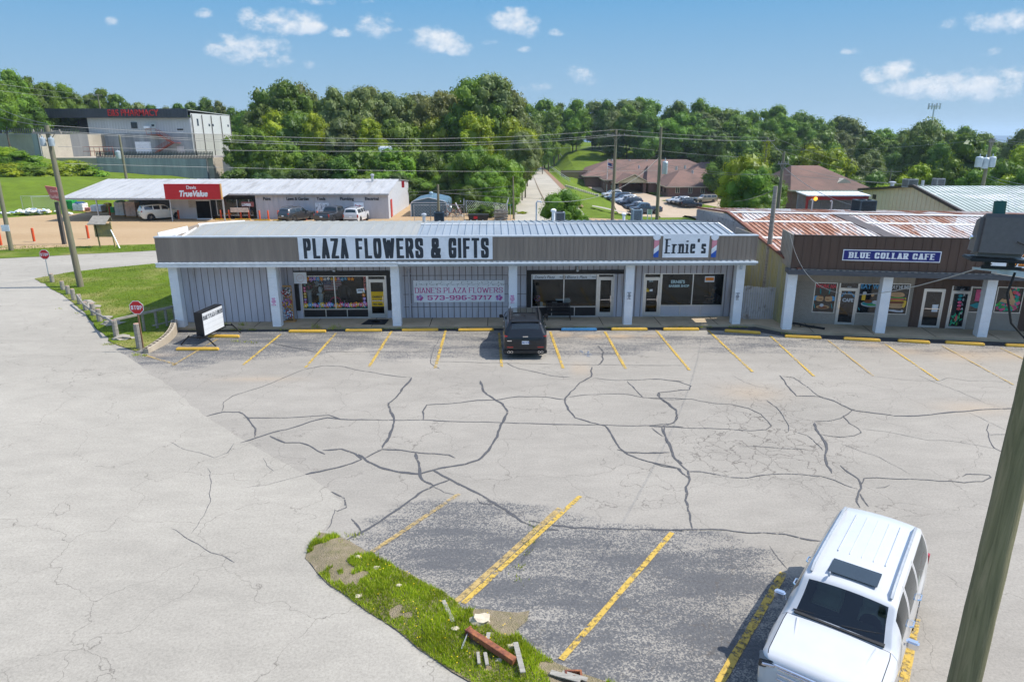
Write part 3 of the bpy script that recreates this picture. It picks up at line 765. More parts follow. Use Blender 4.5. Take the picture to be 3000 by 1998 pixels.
# ---------------------------------------------------------------- asphalt
def asphalt(name,base,fine,masks=False):
    t = NT(name)
    if masks: at = t.n('ShaderNodeVertexColor'); at.layer_name = 'msk'; sp = t.n('ShaderNodeSeparateColor'); t.l(at.outputs[0],sp.inputs[0])
    n3 = t.noise(17,5,.85)
    k = t.ramp(t.noise(.16,5,.6,t.mapping((.5,1,1))),[(.3,tuple(x*.86 for x in base)),(.7,tuple(x*1.10 for x in base))])
    k = t.mix(1,k,t.ramp(t.noise(1.3,6,.7,t.mapping((.6,1.3,1))),[(.3,.90),(.7,1.07)]),'MULTIPLY'); k = t.mix(1,k,t.ramp(n3,[(.3,.74),(.5,1.0),(.72,1.22)]),'MULTIPLY')
    if masks:
        s1 = t.noise(.95,8,.68,t.mapping((.36,1.5,1),rot=(0,0,.3),loc=(3,0,0)))
        v = t.math('ADD',t.math('MULTIPLY',sp.outputs[0],1.0),t.math('MULTIPLY',t.math('SUBTRACT',s1,.5),4.0))
        vc = t.n('ShaderNodeTexVoronoi'); vc.inputs['Scale'].default_value = 33; t.l(t.tc.outputs['Object'],vc.inputs['Vector']); cs = t.n('ShaderNodeSeparateColor'); t.l(vc.outputs['Color'],cs.inputs[0])
        v = t.math('ADD',v,t.math('ADD',t.math('MULTIPLY',t.math('SUBTRACT',n3,.5),2.4),t.math('MULTIPLY',t.math('SUBTRACT',cs.outputs[0],.5),1.25)))
        v = t.math('MULTIPLY',v,t.math('MULTIPLY',sp.outputs[0],4,True))
        k = t.mix(t.ramp(v,[(.30,0),(.92,.9)]),k,t.ramp(n3,[(.3,(.040,.042,.047)),(.7,(.125,.128,.136))]))
        k = t.mix(sp.outputs[2],k,(.40,.30,.20))
    nn = t.n('ShaderNodeTexNoise'); nn.inputs['Scale'].default_value = .9; nn.inputs['Detail'].default_value = 5; t.l(t.tc.outputs['Object'],nn.inputs['Vector'])
    wv = t.n('ShaderNodeVectorMath',operation='MULTIPLY_ADD'); wv.inputs[1].default_value = (1.6,1.6,1.6); t.l(nn.outputs['Color'],wv.inputs[0]); t.l(t.tc.outputs['Object'],wv.inputs[2])
    gate = t.math('MULTIPLY',t.ramp(t.noise(.25,3,.6,t.mapping((1,1,1),loc=(9,0,0))),[(.33,0),(.50,.7)]),t.ramp(t.voro(.36,'DISTANCE_TO_EDGE',wv.outputs[0]),[(.0012,1),(.0042,0)]))
    if masks: gate = t.math('MAXIMUM',gate,t.math('MULTIPLY',t.ramp(t.voro(1.35,'DISTANCE_TO_EDGE',wv.outputs[0]),[(.006,.75),(.024,0)]),sp.outputs[1]))
    k = t.mix(gate,k,(.095,.082,.07))
    t.col(k); t.set(rough=.92,spec=.25); t.bump(n3,.35,.01); return t.m
m_road = asphalt('road_asphalt',(.345,.318,.272),1)
m_lot = asphalt('lot_asphalt',(.305,.280,.242),1,masks=True)
m_strip = mat('fresh_black_asphalt',(.033,.034,.037),.9,var=.25,vs=2,bump=.4,bs=60,c2=(.07,.07,.072),cs=5,lo=.5,hi=.7)

lot_xs = np.arange(-40,60.1,.4); lot_ys = np.arange(-6,49.1,.4)
lot = gridmesh('parking_lot',lot_xs,lot_ys,lambda X,Y: X*0,m_lot); tag(lot,kind='structure')
def pmask(pts,blur):
    P = [G(*p) for p in pts]; P = [(p.x,p.y) for p in P]; M = np.zeros((len(lot_ys),len(lot_xs)))
    X0,X1 = min(p[0] for p in P),max(p[0] for p in P); Y0,Y1 = min(p[1] for p in P),max(p[1] for p in P)
    for j,y in enumerate(lot_ys):
        if not Y0 <= y <= Y1: continue
        for i,x in enumerate(lot_xs):
            if X0 <= x <= X1 and inpoly(x,y,P): M[j,i] = 1
    for _ in range(blur):
        Q = np.pad(M,1,mode='edge'); M = (Q[:-2,1:-1]+Q[2:,1:-1]+Q[1:-1,:-2]+Q[1:-1,2:]+Q[1:-1,1:-1]*2)/6
    return M
seal = np.maximum.reduce([pmask([(1030,1590),(1170,1500),(1400,1480),(1600,1510),(1800,1560),(2060,1570),(2330,1680),(2360,1998),(2300,2600),(1400,2600),(1600,1950)],4),
  pmask([(380,960),(1120,960),(1120,1000),(900,1040),(660,1050),(560,1078),(370,1062)],3),
  pmask([(1040,960),(2990,985),(3000,1040),(2500,1030),(2000,1030),(1100,1060)],4)*.52])
alli = np.maximum.reduce([pmask([(1960,1270),(2180,1170),(2330,1160),(2480,1290),(2500,1410),(2300,1430),(2010,1390)],4),pmask([(1220,1075),(1440,1080),(1440,1150),(1260,1190)],4)*.45,
  pmask([(2050,1120),(2300,1120),(2300,1180),(2100,1200)],3)*.5,pmask([(2280,1420),(2500,1400),(2500,1490),(2400,1500)],3)*.7])
sand = np.zeros_like(seal)
for (px,py,rx,ry,st) in [(1650,981,.55,.35,.9),(1740,985,.6,.35,.95),(1820,985,.6,.35,.9),(1905,985,.4,.3,.6),(1700,1080,.35,.8,.5),(2200,1150,1.2,.9,.4),(2560,1012,.8,.4,.5),(2660,1030,.9,.5,.5),(2820,1040,1.5,.8,.6),(2950,1040,1,.8,.5),(760,1110,1.6,.3,.4),(2850,1195,1.3,.6,.4),(470,1040,.8,.3,.3)]:
    p = G(px,py); XX,YY = np.meshgrid(lot_xs,lot_ys); sand = np.maximum(sand,st*np.exp(-(((XX-p.x)/rx)**2+((YY-p.y)/ry)**2)))
ca = lot.data.color_attributes.new('msk','FLOAT_COLOR','POINT')
ca.data.foreach_set('color',np.stack([seal.ravel(),alli.ravel(),sand.ravel(),np.ones(seal.size)],1).astype(np.float32).ravel())

def W2(pts): return [(G(*p).x,G(*p).y) for p in pts]
edge = W2([(318,1000),(330,1022),(383,1049),(440,1092),(500,1135),(602,1217),(680,1268),(748,1307),(820,1352),(895,1390),(965,1440),(1000,1470),(984,1491),(965,1530),(945,1565),(915,1600),(895,1637)])
isl_left = W2([(930,1680),(970,1717),(1020,1752),(1072,1790),(1161,1845),(1225,1900),(1288,1943),(1373,1993),(1450,2060),(1560,2170)])
def lerp(a,b,t): return tuple(a[i]+(b[i]-a[i])*t for i in range(len(a)))
def wob(pts,seg=.5,amp=.05,seed=0):
    """subdivide a border and make it ragged"""
    o = []
    for a,b in zip(pts,pts[1:]):
        n = max(1,int(math.dist(a,b)/seg))
        for k in range(n):
            p = lerp(a,b,k/n); o.append((p[0]+amp*noise.noise(Vector((p[0]*1.3,p[1]*1.3,seed))),p[1]+amp*noise.noise(Vector((p[0]*1.3,p[1]*1.3,seed+9)))))
    return o + [pts[-1]]
west = wob(edge + isl_left,.35,.16)
lawn_l = W2([(102,817),(149,846),(190,869),(217,890),(250,920),(285,967),(309,985),(318,1000)])
road = sheet('road',[(-110,60.6),(-110,-6),(west[-1][0],-6)] + west[::-1] + [(-14,36),(-14,49),(120,49),(120,60.6)],.006,m_road)
# ---- grass verges and lawn
verge = sheet('grass_verge',wob(W2([(-300,766),(0,758),(115,753),(230,746),(340,741),(451,735)]),.8,.12) + [(70,59.5),(70,63)] + wob(W2([(451,716),(340,719),(230,723),(0,733),(-300,745)]),.8,.2),.03,g_lawn)
lawn_pts = wob(W2([(102,817),(208,798),(297,788),(455,773)]),.8,.1) + [(-17.9,47.5),(-17.9,36.2)] + W2([(520,955),(425,1019),(398,1030),(345,1012),(318,1000)]) + wob(lawn_l[::-1],.5,.15)
lawn = sheet('lawn',lawn_pts,.03,g_lawn)
# ---- dirt / gravel yard across the street
t = NT('tan_gravel'); n1 = t.noise(.12,5,.6,t.mapping((.4,1,1))); n2 = t.noise(3,6,.7); n3 = t.noise(22,3,.8)
k = t.ramp(n1,[(.3,(.36,.245,.135)),(.7,(.43,.31,.185))]); k = t.mix(1,k,t.ramp(n2,[(.3,.88),(.7,1.08)]),'MULTIPLY'); k = t.mix(1,k,t.ramp(n3,[(.3,.85),(.7,1.15)]),'MULTIPLY')
t.col(k); t.set(rough=.95,spec=.2); t.bump(n3,.4,.02); m_grav = t.m
yard_poly = [(-110,63.5)] + wob(W2([(0,733),(230,723),(451,716)]),.8,.1) + [(-14,62),(14,62),(14,83.5),(-4,90),(-14,104),(-56,104),(-57,92)] + W2([(270,623),(190,628),(110,632),(0,640)]) + [(-110,84)]
sheet('gravel_yard',yard_poly,.012,m_grav)
# ---- concrete street climbing away, shoulder, nursing home lot
m_conc = mat('street_concrete',(.40,.36,.29),.85,var=.10,vs=.3,bump=.2,bs=20,c2=(.31,.28,.225),cs=.15,lo=.45,hi=.7)
m_clot = mat('tan_concrete_lot',(.42,.33,.235),.85,var=.08,vs=.2,bump=.1,c2=(.37,.28,.19),cs=.1,lo=.45,hi=.7)
sheet('street',[(.3,79),(9.3,79),(10.0,140),(11.5,288),(2.4,288),(1.0,140)],0,m_conc,4,.10)
sheet('street_shoulder',[(9.32,100),(10.4,100),(11.2,140),(12.7,286),(11.52,286),(10.02,140)],0,mat('brown_shoulder',(.25,.15,.09),.9),4,.12)
# kerb seam lines of the street
for nm,xa,xb,xc in (('street_joint',4.9,5.3,6.9),):
    sheet(nm,[(xa,79),(xa+.16,79),(xb+.16,140),(xc+.16,286),(xc,286),(xb,140)],0,mat('tar_joint',(.20,.15,.10),.9),4,.16)
def terrpoly(pts): return [(GT(*p).x,GT(*p).y) for p in pts]
sheet('far_parking_lot',terrpoly([(1722,550),(1769,567),(1799,601),(1847,631),(1930,634),(2041,644),(2200,650),(2200,584),(2136,580),(1934,578),(1873,563),(1813,549)]),0,m_clot,4,.14)
sheet('far_lot_island',terrpoly([(1936,590),(1968,587),(2049,599),(2113,612),(2049,610),(2000,602),(1964,593)]),0,g_wild,4,.22)
sheet('entrance_lawn',terrpoly([(1895,565),(1925,560),(1928,569),(1910,571)]),0,g_wild,4,.22)
sheet('far_lawn_path',terrpoly([(1640,449),(1770,446),(1830,448),(1830,450),(1770,449),(1640,452)]),0,m_conc,4,.15)
sheet('creek_ledge',terrpoly([(1735,606),(1770,612),(1840,628),(1840,631),(1770,616),(1735,609)]),0,concrete,4,.2)
# ---- distant hills on the right horizon
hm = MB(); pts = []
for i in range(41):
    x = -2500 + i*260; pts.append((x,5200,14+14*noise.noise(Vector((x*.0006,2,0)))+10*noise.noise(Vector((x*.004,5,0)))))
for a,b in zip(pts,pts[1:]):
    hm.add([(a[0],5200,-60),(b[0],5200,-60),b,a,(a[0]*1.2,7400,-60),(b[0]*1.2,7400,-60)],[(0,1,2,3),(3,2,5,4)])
hills = hm.build('hills',mat('hazy_blue_woods',(.10,.17,.25),1.0,var=.15,vs=.003,spec=0),None); tag(hills,kind='structure')  # blue of the distance haze is put into the hills' base colour

# ---------------------------------------------------------------- pavement in front of the shops
PY0,PYA = 34.75,R(1.2)         # shop front line: point at x=0 and its slant
def pz(x): return PY0 + math.tan(PYA)*x
def pw(u,v): return (u*math.cos(PYA) - v*math.sin(PYA),PY0 + u*math.sin(PYA) + v*math.cos(PYA))
CX0,CYA = 14.2,R(-8.6); CY0 = 33.95
def cw(u,v): return (CX0 + u*math.cos(CYA) - v*math.sin(CYA),CY0 + u*math.sin(CYA) + v*math.cos(CYA))
sw = MB()
walk = [pw(-17.6,-.12),pw(12.9,-.12),cw(0,-.35),cw(24,-.35),cw(24,2.2),cw(0,2.2),pw(12.5,2.6),pw(-17.6,2.6)]
sw.prism([(x,y,-.05) for x,y in walk],(0,0,.19)); so = sw.build('sidewalk',mat('sidewalk_concrete',(.46,.365,.245),.85,var=.12,vs=.8,bump=.3,bs=50,c2=(.30,.235,.15),cs=.6,lo=.45,hi=.75),None); tag(so,kind='structure')
j = MB()
for u in np.arange(-13.5,13,3.05): j.poly([pw(u,-.12)+(.144,),pw(u+.03,-.12)+(.144,),pw(u+.03,2)+(.144,),pw(u,2)+(.144,)])
for u in np.arange(1.2,24,2.9): j.poly([cw(u,-.35)+(.144,),cw(u+.03,-.35)+(.144,),cw(u+.03,2.1)+(.144,),cw(u,2.1)+(.144,)])
tag(j.build('sidewalk_joints',dark_room,None),kind='structure')
strip = wob([pw(-18.2,-.12),pw(13.0,-.12),cw(0,-.35),cw(24,-.35)],.5,.02)
strip2 = wob([cw(24,-1.0),cw(8,-1.0),cw(0,-1.05),pw(12.2,-.75),pw(4,-.62),pw(-5,-.5),pw(-12,-.42),pw(-18.4,-.5)],.5,.16,3)
sheet('asphalt_strip',strip + strip2,.012,m_strip)

# ---------------------------------------------------------------- painted lines
def worn(name,c,lo,hi,sc=7):
    t = NT(name); tr = t.n('ShaderNodeBsdfTransparent'); mx = t.n('ShaderNodeMixShader'); n = t.noise(sc,6,.8); n2 = t.noise(.8,3,.6)
    t.col(t.ramp(n2,[(.3,tuple(x*.8 for x in c)),(.7,c)])); t.set(rough=.8)
    f = t.ramp(t.math('ADD',t.math('MULTIPLY',n,.72),t.math('MULTIPLY',n2,.3)),[(lo,1),(hi,0)])
    t.l(f,mx.inputs[0]); t.l(tr.outputs[0],mx.inputs[1]); t.l(t.b.outputs[0],mx.inputs[2]); t.l(mx.outputs[0],t.o.inputs[0]); return t.m
lines = MB()
def stripe(a,b,w=.12,mi=0,z=.018):
    A,B = G(*a),G(*b); d = (B-A).normalized(); n = Vector((-d.y,d.x,0))*w/2; L_ = (B-A).length; m = max(1,int(L_/.4)); P = []
    for k in range(m+1):
        p = A.lerp(B,k/m); j1 = .014*noise.noise(p*2.1); j2 = .014*noise.noise(p*2.3+Vector((9,0,0))); P.append((p+n*(1+j1/.06),p-n*(1+j2/.06)))
    for k in range(m):
        q_ = [P[k][0],P[k][1],P[k+1][1],P[k+1][0]]; lines.poly([(p.x,p.y,z) for p in q_],mi)
for a,b,w,mi in [((824,979),(712,1070),.12,0),((984,977),(895,1077),.12,0),((1148,970),(1080,1077),.13,0),((1306,968),(1275,1079),.13,0),((1462,975),(1470,1076),.12,0),
 ((1612,972),(1650,1080),.13,0),((1772,972),(1833,1081),.13,0),((1923,969),(2020,1085),.12,0),((2075,969),(2205,1090),.12,0),((2256,984),(2386,1104),.11,0),((2425,997),(2558,1102),.1,1),
 ((2591,1007),(2749,1115),.1,0),((2759,1013),(2969,1128),.1,1),((2931,1020),(3060,1082),.1,1),((637,995),(506,1071),.12,1),((429,1043),(517,1069),.12,1),
 ((1345,1448),(1088,1619),.13,1),((1700,1454),(1357,1768),.13,0),((1640,1490),(1336,1764),.15,1),((1969,1561),(1644,1933),.13,0),((2296,1678),(2106,2002),.17,0),((2684,1812),(2646,2010),.16,0)]:
    stripe(a,b,w,mi,.018 + .004*mi)
lo_ = lines.build('painted_lines',[worn('yellow_line_paint',(.58,.385,.07),.485,.585),worn('faded_line_paint',(.50,.35,.13),.44,.60)],None); tag(lo_,kind='structure')
hb = MB(); _c = G(1718,1035); 
lines = hb
for a,b in [((1700,1028),(1712,1038)),((1712,1038),(1736,1040)),((1705,1042),(1730,1046)),((1724,1030),(1722,1042))]: stripe(a,b,.09,0,.02)
tag(hb.build('accessible_bay_marking',worn('faded_blue_paint',(.10,.20,.36),.40,.55),None),kind='structure')

# ---------------------------------------------------------------- sealed cracks (tar ribbons) traced on the ground
tar = mat('crack_tar',(.075,.076,.082),.75,var=.3,vs=4,c2=(.13,.12,.11),cs=3,lo=.52,hi=.75)
def A_(x,y): return (500+x*.637,950+y*.637)
def B_(x,y): return (1900+x*.4671,1100+y*.4671)
CR = [(A_,.075,[(820,992),(880,955),(960,905),(1060,835),(1140,780),(1205,742),(1280,715)]),(A_,.085,[(1205,668),(1270,705),(1340,740),(1430,785),(1500,830),(1560,865),(1610,905),(1690,940),(1780,945)]),
 (A_,.05,[(1410,795),(1425,820),(1480,830)]),(A_,.08,[(1205,742),(1160,715),(1143,685),(1130,590)]),(A_,.085,[(860,600),(900,630),(960,660),(1040,675),(1150,685),(1230,665),(1350,645),(1410,625),(1460,580),(1500,520),(1530,450),(1545,400),(1530,365),(1490,345),(1440,310),(1425,260)]),
 (A_,.07,[(320,543),(400,520),(480,498),(560,475),(640,450),(720,433),(780,438)]),(A_,.05,[(340,427),(500,432),(640,425),(720,420),(780,438),(1000,440),(1200,443),(1500,452),(1800,460),(2100,467),(2360,472)]),
 (A_,.055,[(160,425),(240,405),(310,405),(350,430),(385,480),(390,520)]),(A_,.06,[(460,515),(530,545),(590,545),(650,570),(710,597)]),(A_,.075,[(700,580),(790,575),(850,595),(880,620),(840,640),(760,660),(690,675),(620,690)]),
 (A_,.07,[(970,575),(1060,580),(1140,590),(1280,600),(1310,613)]),(A_,.06,[(880,620),(925,600),(975,572)]),(A_,.08,[(975,572),(1000,530),(1020,480),(1025,430),(1010,385),(1000,365),(1050,325),(1080,285),(1110,245)]),
 (A_,.04,[(610,210),(700,190),(780,195),(860,210),(960,230),(1110,247)]),(A_,.03,[(610,210),(540,240),(480,265),(400,295),(290,330),(240,360),(235,400)]),(A_,.05,[(1160,440),(1165,400),(1180,370),(1330,365),(1420,350),(1500,350),(1600,333),(1720,333),(1820,347)]),
 (A_,.06,[(1935,195),(1935,240),(1880,270),(1840,310),(1820,345),(1830,390),(1860,430),(1930,450),(2000,465),(2020,490),(2040,545),(2060,570),(2110,600),(2200,630),(2340,665),(2358,690)]),
 (A_,.04,[(1825,335),(1900,325),(2000,320),(2100,325),(2180,338),(2300,342),(2360,345)]),(A_,.045,[(2100,262),(2130,290),(2170,335)]),(A_,.035,[(1940,245),(2050,258),(2130,258),(2240,252),(2360,262)]),
 (A_,.04,[(1545,178),(1600,205),(1680,220),(1750,238),(1840,245)]),(A_,.03,[(700,128),(900,128),(1200,125)]),(A_,.03,[(1200,172),(1500,178),(1800,185),(2200,190),(2360,190)]),
 (A_,.06,[(1960,98),(1985,125),(1990,165),(1965,190)]),(A_,.03,[(1240,60),(1215,100),(1200,140),(1195,180),(1240,205)]),(A_,.06,[(470,85),(520,100),(600,115),(700,130)]),(A_,.05,[(2050,575),(2100,590),(2300,590)]),
 (A_,.055,[(2265,475),(2280,530),(2300,570),(2310,610),(2355,645)]),(A_,.03,[(2215,475),(2265,520)]),(A_,.045,[(2200,470),(2300,458),(2335,430),(2330,400),(2290,370),(2245,340),(2245,315),(2300,308),(2360,300)]),
 (A_,.09,[(1700,945),(1670,1010),(1640,1060),(1620,1095)]),(A_,.05,[(1640,900),(1760,925),(1860,940),(2000,945),(2200,942),(2360,948)]),(A_,.05,[(830,895),(860,920),(880,960)]),(A_,.02,[(1205,745),(1260,775),(1320,790)]),
 (A_,.03,[(760,850),(740,900),(712,950)]),(A_,.05,[(740,770),(800,800),(815,840),(770,855),(760,850)]),(A_,.022,[(0,545),(60,575),(130,590),(200,612),(260,590),(300,545)]),(A_,.02,[(420,615),(440,650),(475,680)]),(A_,.025,[(0,940),(60,980),(130,1010),(180,1050),(250,1075),(290,1100)]),
 (A_,.018,[(350,750),(450,735),(560,705),(620,690)]),(A_,.018,[(170,665),(185,740),(180,820),(150,880),(100,960)]),
 (B_,.05,[(0,23),(100,28),(200,42),(270,65),(260,90),(150,100),(70,108),(62,125),(110,160),(170,210),(185,250),(155,300),(80,318)]),(B_,.04,[(0,142),(150,152),(280,150),(420,175),(530,185),(620,205),(700,245),(755,290),(775,315),(740,340),(640,345),(400,333),(0,322)]),
 (B_,.055,[(85,322),(105,380),(140,450),(155,500),(210,560),(250,600),(265,655),(240,700),(230,780),(250,860),(265,970)]),(B_,.03,[(20,325),(90,385)]),(B_,.05,[(0,543),(80,570),(180,585),(260,655)]),
 (B_,.045,[(250,605),(330,600),(420,618),(520,640),(620,645),(720,630),(860,620),(980,625),(1060,630)]),(B_,.04,[(1060,630),(1160,660),(1230,690),(1310,712)]),(B_,.05,[(1200,565),(1250,605),(1310,645),(1330,690),(1320,740),(1310,800),(1320,830)]),
 (B_,.045,[(1330,690),(1350,645),(1420,638),(1600,650),(1800,662),(1990,675),(2100,668),(2150,640),(2140,625),(2000,620),(1980,640)]),(B_,.05,[(1325,745),(1350,790),(1385,825)]),
 (B_,.06,[(820,0),(850,40),(890,85),(930,128),(1060,135),(1180,170),(1280,218),(1430,240),(1550,255),(1750,248),(1900,235),(2050,215),(2290,208)]),(B_,.04,[(840,5),(910,12),(950,45),(1000,75),(1060,125),(1150,155),(1230,195),(1280,218),(1200,265),(1130,285),(1040,293)]),
 (B_,.07,[(1040,293),(1050,340),(1075,370),(1110,415),(1120,460),(1100,500),(1110,560),(1140,590),(1155,615)]),(B_,.035,[(1220,250),(1260,300),(1310,330),(1335,365),(1290,380),(1200,385),(1120,375),(1060,360)]),
 (B_,.03,[(900,350),(990,375),(1030,400),(1080,450),(1095,470)]),(B_,.035,[(740,160),(800,200),(850,260),(880,310),(875,350)]),(B_,.028,[(560,447),(680,450),(800,455),(980,458)]),(B_,.025,[(0,482),(140,485)]),
 (B_,.05,[(0,968),(120,972),(300,968),(480,968),(620,985),(740,985),(860,992),(960,1020),(1080,1042)]),(B_,.04,[(2140,305),(2122,345),(2140,385),(2165,450),(2240,490)]),(B_,.04,[(2140,372),(2255,372)]),(B_,.03,[(1430,703),(1490,705),(1520,690)]),
 (B_,.018,[(1340,335),(1480,350),(1650,385),(1750,405),(1900,410),(2050,435),(2180,460)]),(B_,.016,[(1200,430),(1330,475),(1450,510),(1560,565),(1650,620)]),(B_,.018,[(1700,0),(1800,45),(1950,100),(2100,170),(2200,200)]),(B_,.016,[(2000,230),(2120,280),(2250,345)]),
 (B_,.02,[(530,0),(600,45),(700,72),(760,75)]),(B_,.02,[(1400,5),(1550,20),(1700,35),(1830,35),(1870,12),(1990,30),(2240,42)]),(B_,.016,[(760,1065),(820,1150),(880,1225)]),(B_,.016,[(130,1030),(170,1080),(230,1120),(270,1170)])]
cm = MB()
for n_,(fn,w,pts) in enumerate(CR):
    P = [G(*fn(*p)) for p in pts]; Q = []
    for a,b in zip(P,P[1:]):
        m = max(1,int((b-a).length/.16))
        for k in range(m): Q.append(a.lerp(b,k/m))
    Q.append(P[-1]); w *= 1.1 if w > .045 else .9; rows_ = []
    Q = [p + Vector((noise.noise(p*.8+Vector((3,n_,0)))*.10+noise.noise(p*3.1)*.04,noise.noise(p*.8+Vector((0,n_,7)))*.10+noise.noise(p*2.9+Vector((5,0,0)))*.04,0)) for p in Q]
    for i,p in enumerate(Q):
        d = (Q[min(i+1,len(Q)-1)]-Q[max(i-1,0)]).normalized(); nn_ = Vector((-d.y,d.x,0)); ww = w*(.6+.9*abs(noise.noise(p*1.7+Vector((n_,0,0))))+.6*abs(noise.noise(p*6)))*(1 if 0 < i < len(Q)-1 else .3)
        z = .0075+.0002*(n_ % 30); rows_ += [tuple(p+nn_*ww/2)[:2]+(z,),tuple(p-nn_*ww/2)[:2]+(z,)]
    cm.add(rows_,[(2*i,2*i+1,2*i+3,2*i+2) for i in range(len(Q)-1)])
tag(cm.build('asphalt_cracks',worn('crack_tar',(.085,.085,.09),.535,.62,9),None,fix=False),kind='structure')

# ---------------------------------------------------------------- grassy island in the foreground
isl = W2([(895,1637),(905,1600),(940,1562),(985,1568),(1029,1590),(1090,1625),(1152,1658),(1225,1700),(1310,1743),(1356,1783),(1430,1788),(1513,1796),(1545,1790),(1539,1819),(1505,1849),(1577,1913),(1628,1942),(1700,1972),(1790,2000),(1900,2050),(1850,2170)]) + isl_left[::-1][:-1] + W2([(930,1680)])
islw = wob(isl + [isl[0]],.3,.08,5)[:-1]
def dist_edge(x,y,P):
    m = 9
    for i in range(len(P)):
        a = P[i]; b = P[(i+1) % len(P)]; dx,dy = b[0]-a[0],b[1]-a[1]; t = max(0,min(1,((x-a[0])*dx+(y-a[1])*dy)/(dx*dx+dy*dy+1e-9)))
        m = min(m,math.hypot(x-a[0]-t*dx,y-a[1]-t*dy))
    return m
bm = cdt(islw)
for ax in (0,1):
    lo = min(p[ax] for p in islw); hi = max(p[ax] for p in islw); kk = lo+.22
    while kk < hi:
        co = [0,0,0]; no = [0,0,0]; co[ax] = kk; no[ax] = 1
        bmesh.ops.bisect_plane(bm,geom=bm.verts[:]+bm.edges[:]+bm.faces[:],plane_co=co,plane_no=no); kk += .22
def isl_z(x,y):
    d = dist_edge(x,y,isl); return .02 + .10*min(1,d/.5)*(.7+.6*noise.noise(Vector((x*1.2,y*1.2,0)))) + .015*noise.noise(Vector((x*5,y*5,2)))
for v in bm.verts: v.co.z = isl_z(v.co.x,v.co.y)
for f in bm.faces:
    if f.normal.z < 0: f.normal_flip()
t = NT('island_dirt'); n2 = t.noise(4,6,.75); n3 = t.voro(45)
k = t.ramp(n2,[(.3,(.17,.16,.07)),(.5,(.27,.22,.13)),(.7,(.34,.27,.19))]); k = t.mix(1,k,t.ramp(n3,[(.0,1.35),(.6,.75)]),'MULTIPLY'); t.col(k); t.set(rough=.95); t.bump(n3,.8,.03)
me = bpy.data.meshes.new('dirt_island'); bm.to_mesh(me); bm.free(); me.materials.append(t.m); io = bpy.data.objects.new('dirt_island',me); COL.objects.link(io); tag(io,kind='structure')
g_blade = leaf_mat('grass_blades',(.13,.21,.008),(.36,.40,.04),.35,1.3); g_bladed = leaf_mat('lawn_blades',(.07,.12,.006),(.16,.20,.014),.3)
P0 = G(940,1600)
bare = [(G(1500,1820),1.0),(G(1440,1800),.8),(G(1690,1985),1.1),(G(1600,1960),.3)]
def keep(x,y,q_):
    d0 = math.hypot(x-P0.x,y-P0.y)
    if d0 < 1.9 and q_ < .45-.3*d0: return False
    for c,r_ in bare:
        if math.hypot(x-c.x,y-c.y) < r_*.5 and q_ < .45: return False
    return True
random.seed(3)
gb = grass_blades(isl,3800,.03,.11,isl_z,.018,4,.62,keep)
tag(gb.build('island_grass',g_blade,None,fix=False),'bright green weedy grass growing over the dirt island in the foreground','grass',kind='stuff')
lawn_in = [p for p in lawn_pts]
lb = grass_blades(lawn_in,60,.03,.08,lambda x,y: .03,.035,6,.35)
tag(lb.build('lawn_grass',g_bladed,None,fix=False),'mown green grass of the sloping lawn left of the shops','grass',kind='stuff')
vb = grass_blades([(-60,59.2),(-14,60),(-14,62.8),(-60,62.8)],40,.03,.10,lambda x,y: .03,.05,8,.4)
tag(vb.build('verge_grass',g_bladed,None,fix=False),'strip of green grass between the street and the tan gravel yard','grass',kind='stuff')
# weeds along the pavement edge and in joints
wm = MB(); rr = random.Random(5)
def tuft(x,y,z,n,h,sp):
    for _ in range(n):
        a = rr.uniform(0,6.28); bx,by = x+rr.gauss(0,sp),y+rr.gauss(0,sp); hh = h*rr.uniform(.4,1.1); c,s_ = math.cos(a)*.012,math.sin(a)*.012; l_ = rr.uniform(.1,.5)*hh; b = rr.uniform(0,6.28)
        wm.add([(bx-c,by-s_,z),(bx+c,by+s_,z),(bx+math.cos(b)*l_,by+math.sin(b)*l_,z+hh)],[(0,1,2)])
for _ in range(210):
    u = rr.uniform(-16.8,12.5)
    if noise.noise(Vector((u*.6,0,0))) > -.1: x,y = pw(u,-.16); tuft(x,y,0,rr.randint(4,14),.12,.07)
for u in (-16.2,-15.2,-14.2,-10.2,-9.3): x,y = pw(u,.3 if u < -13 else -.2); tuft(x,y,.1,40,.28,.14)
for u in (.1,.3,12.8): x,y = cw(u-.2,-.45); tuft(x,y,0,40,.16,.15)
for px,py,n in [(690,1000,26),(720,1003,18),(745,1004,20),(800,996,16),(423,1042,60),(400,1040,50),(390,1018,40),(330,1008,50),(310,1010,40),(1570,1545,14),(1566,1560,14),(1555,1590,16),(1540,1620,16),(1520,1660,16),(1516,1700,10),(1035,1570,30),(955,1440,0),(992,1592,30),(1000,1600,30),(175,905,14),(230,918,14)]:
    p = G(px,py); tuft(p.x,p.y,.0,n,.10,.10)
tag(wm.build('weeds',g_blade,None,fix=False),'weeds growing along the kerb and in pavement cracks','weeds',kind='stuff')
fl = MB()
for _ in range(70):
    c = rr.choice([(1240,1790,.3),(1160,1690,.5),(1280,1900,.6),(1230,1860,.4),(1490,1870,.3),(1130,1655,.3),(1370,1960,.5)]); p = G(c[0],c[1]); x,y = p.x+rr.gauss(0,c[2]),p.y+rr.gauss(0,c[2])
    if inpoly(x,y,isl): z = isl_z(x,y)+rr.uniform(.06,.12); fl.lathe([(.001,0),(.013,.003),(.001,.006)],(x,y,z),6)
tag(fl.build('wildflowers',mat('yellow_petal',(.75,.5,.01),.7),None),'tiny yellow wildflowers dotted through the island grass','flowers',kind='stuff')
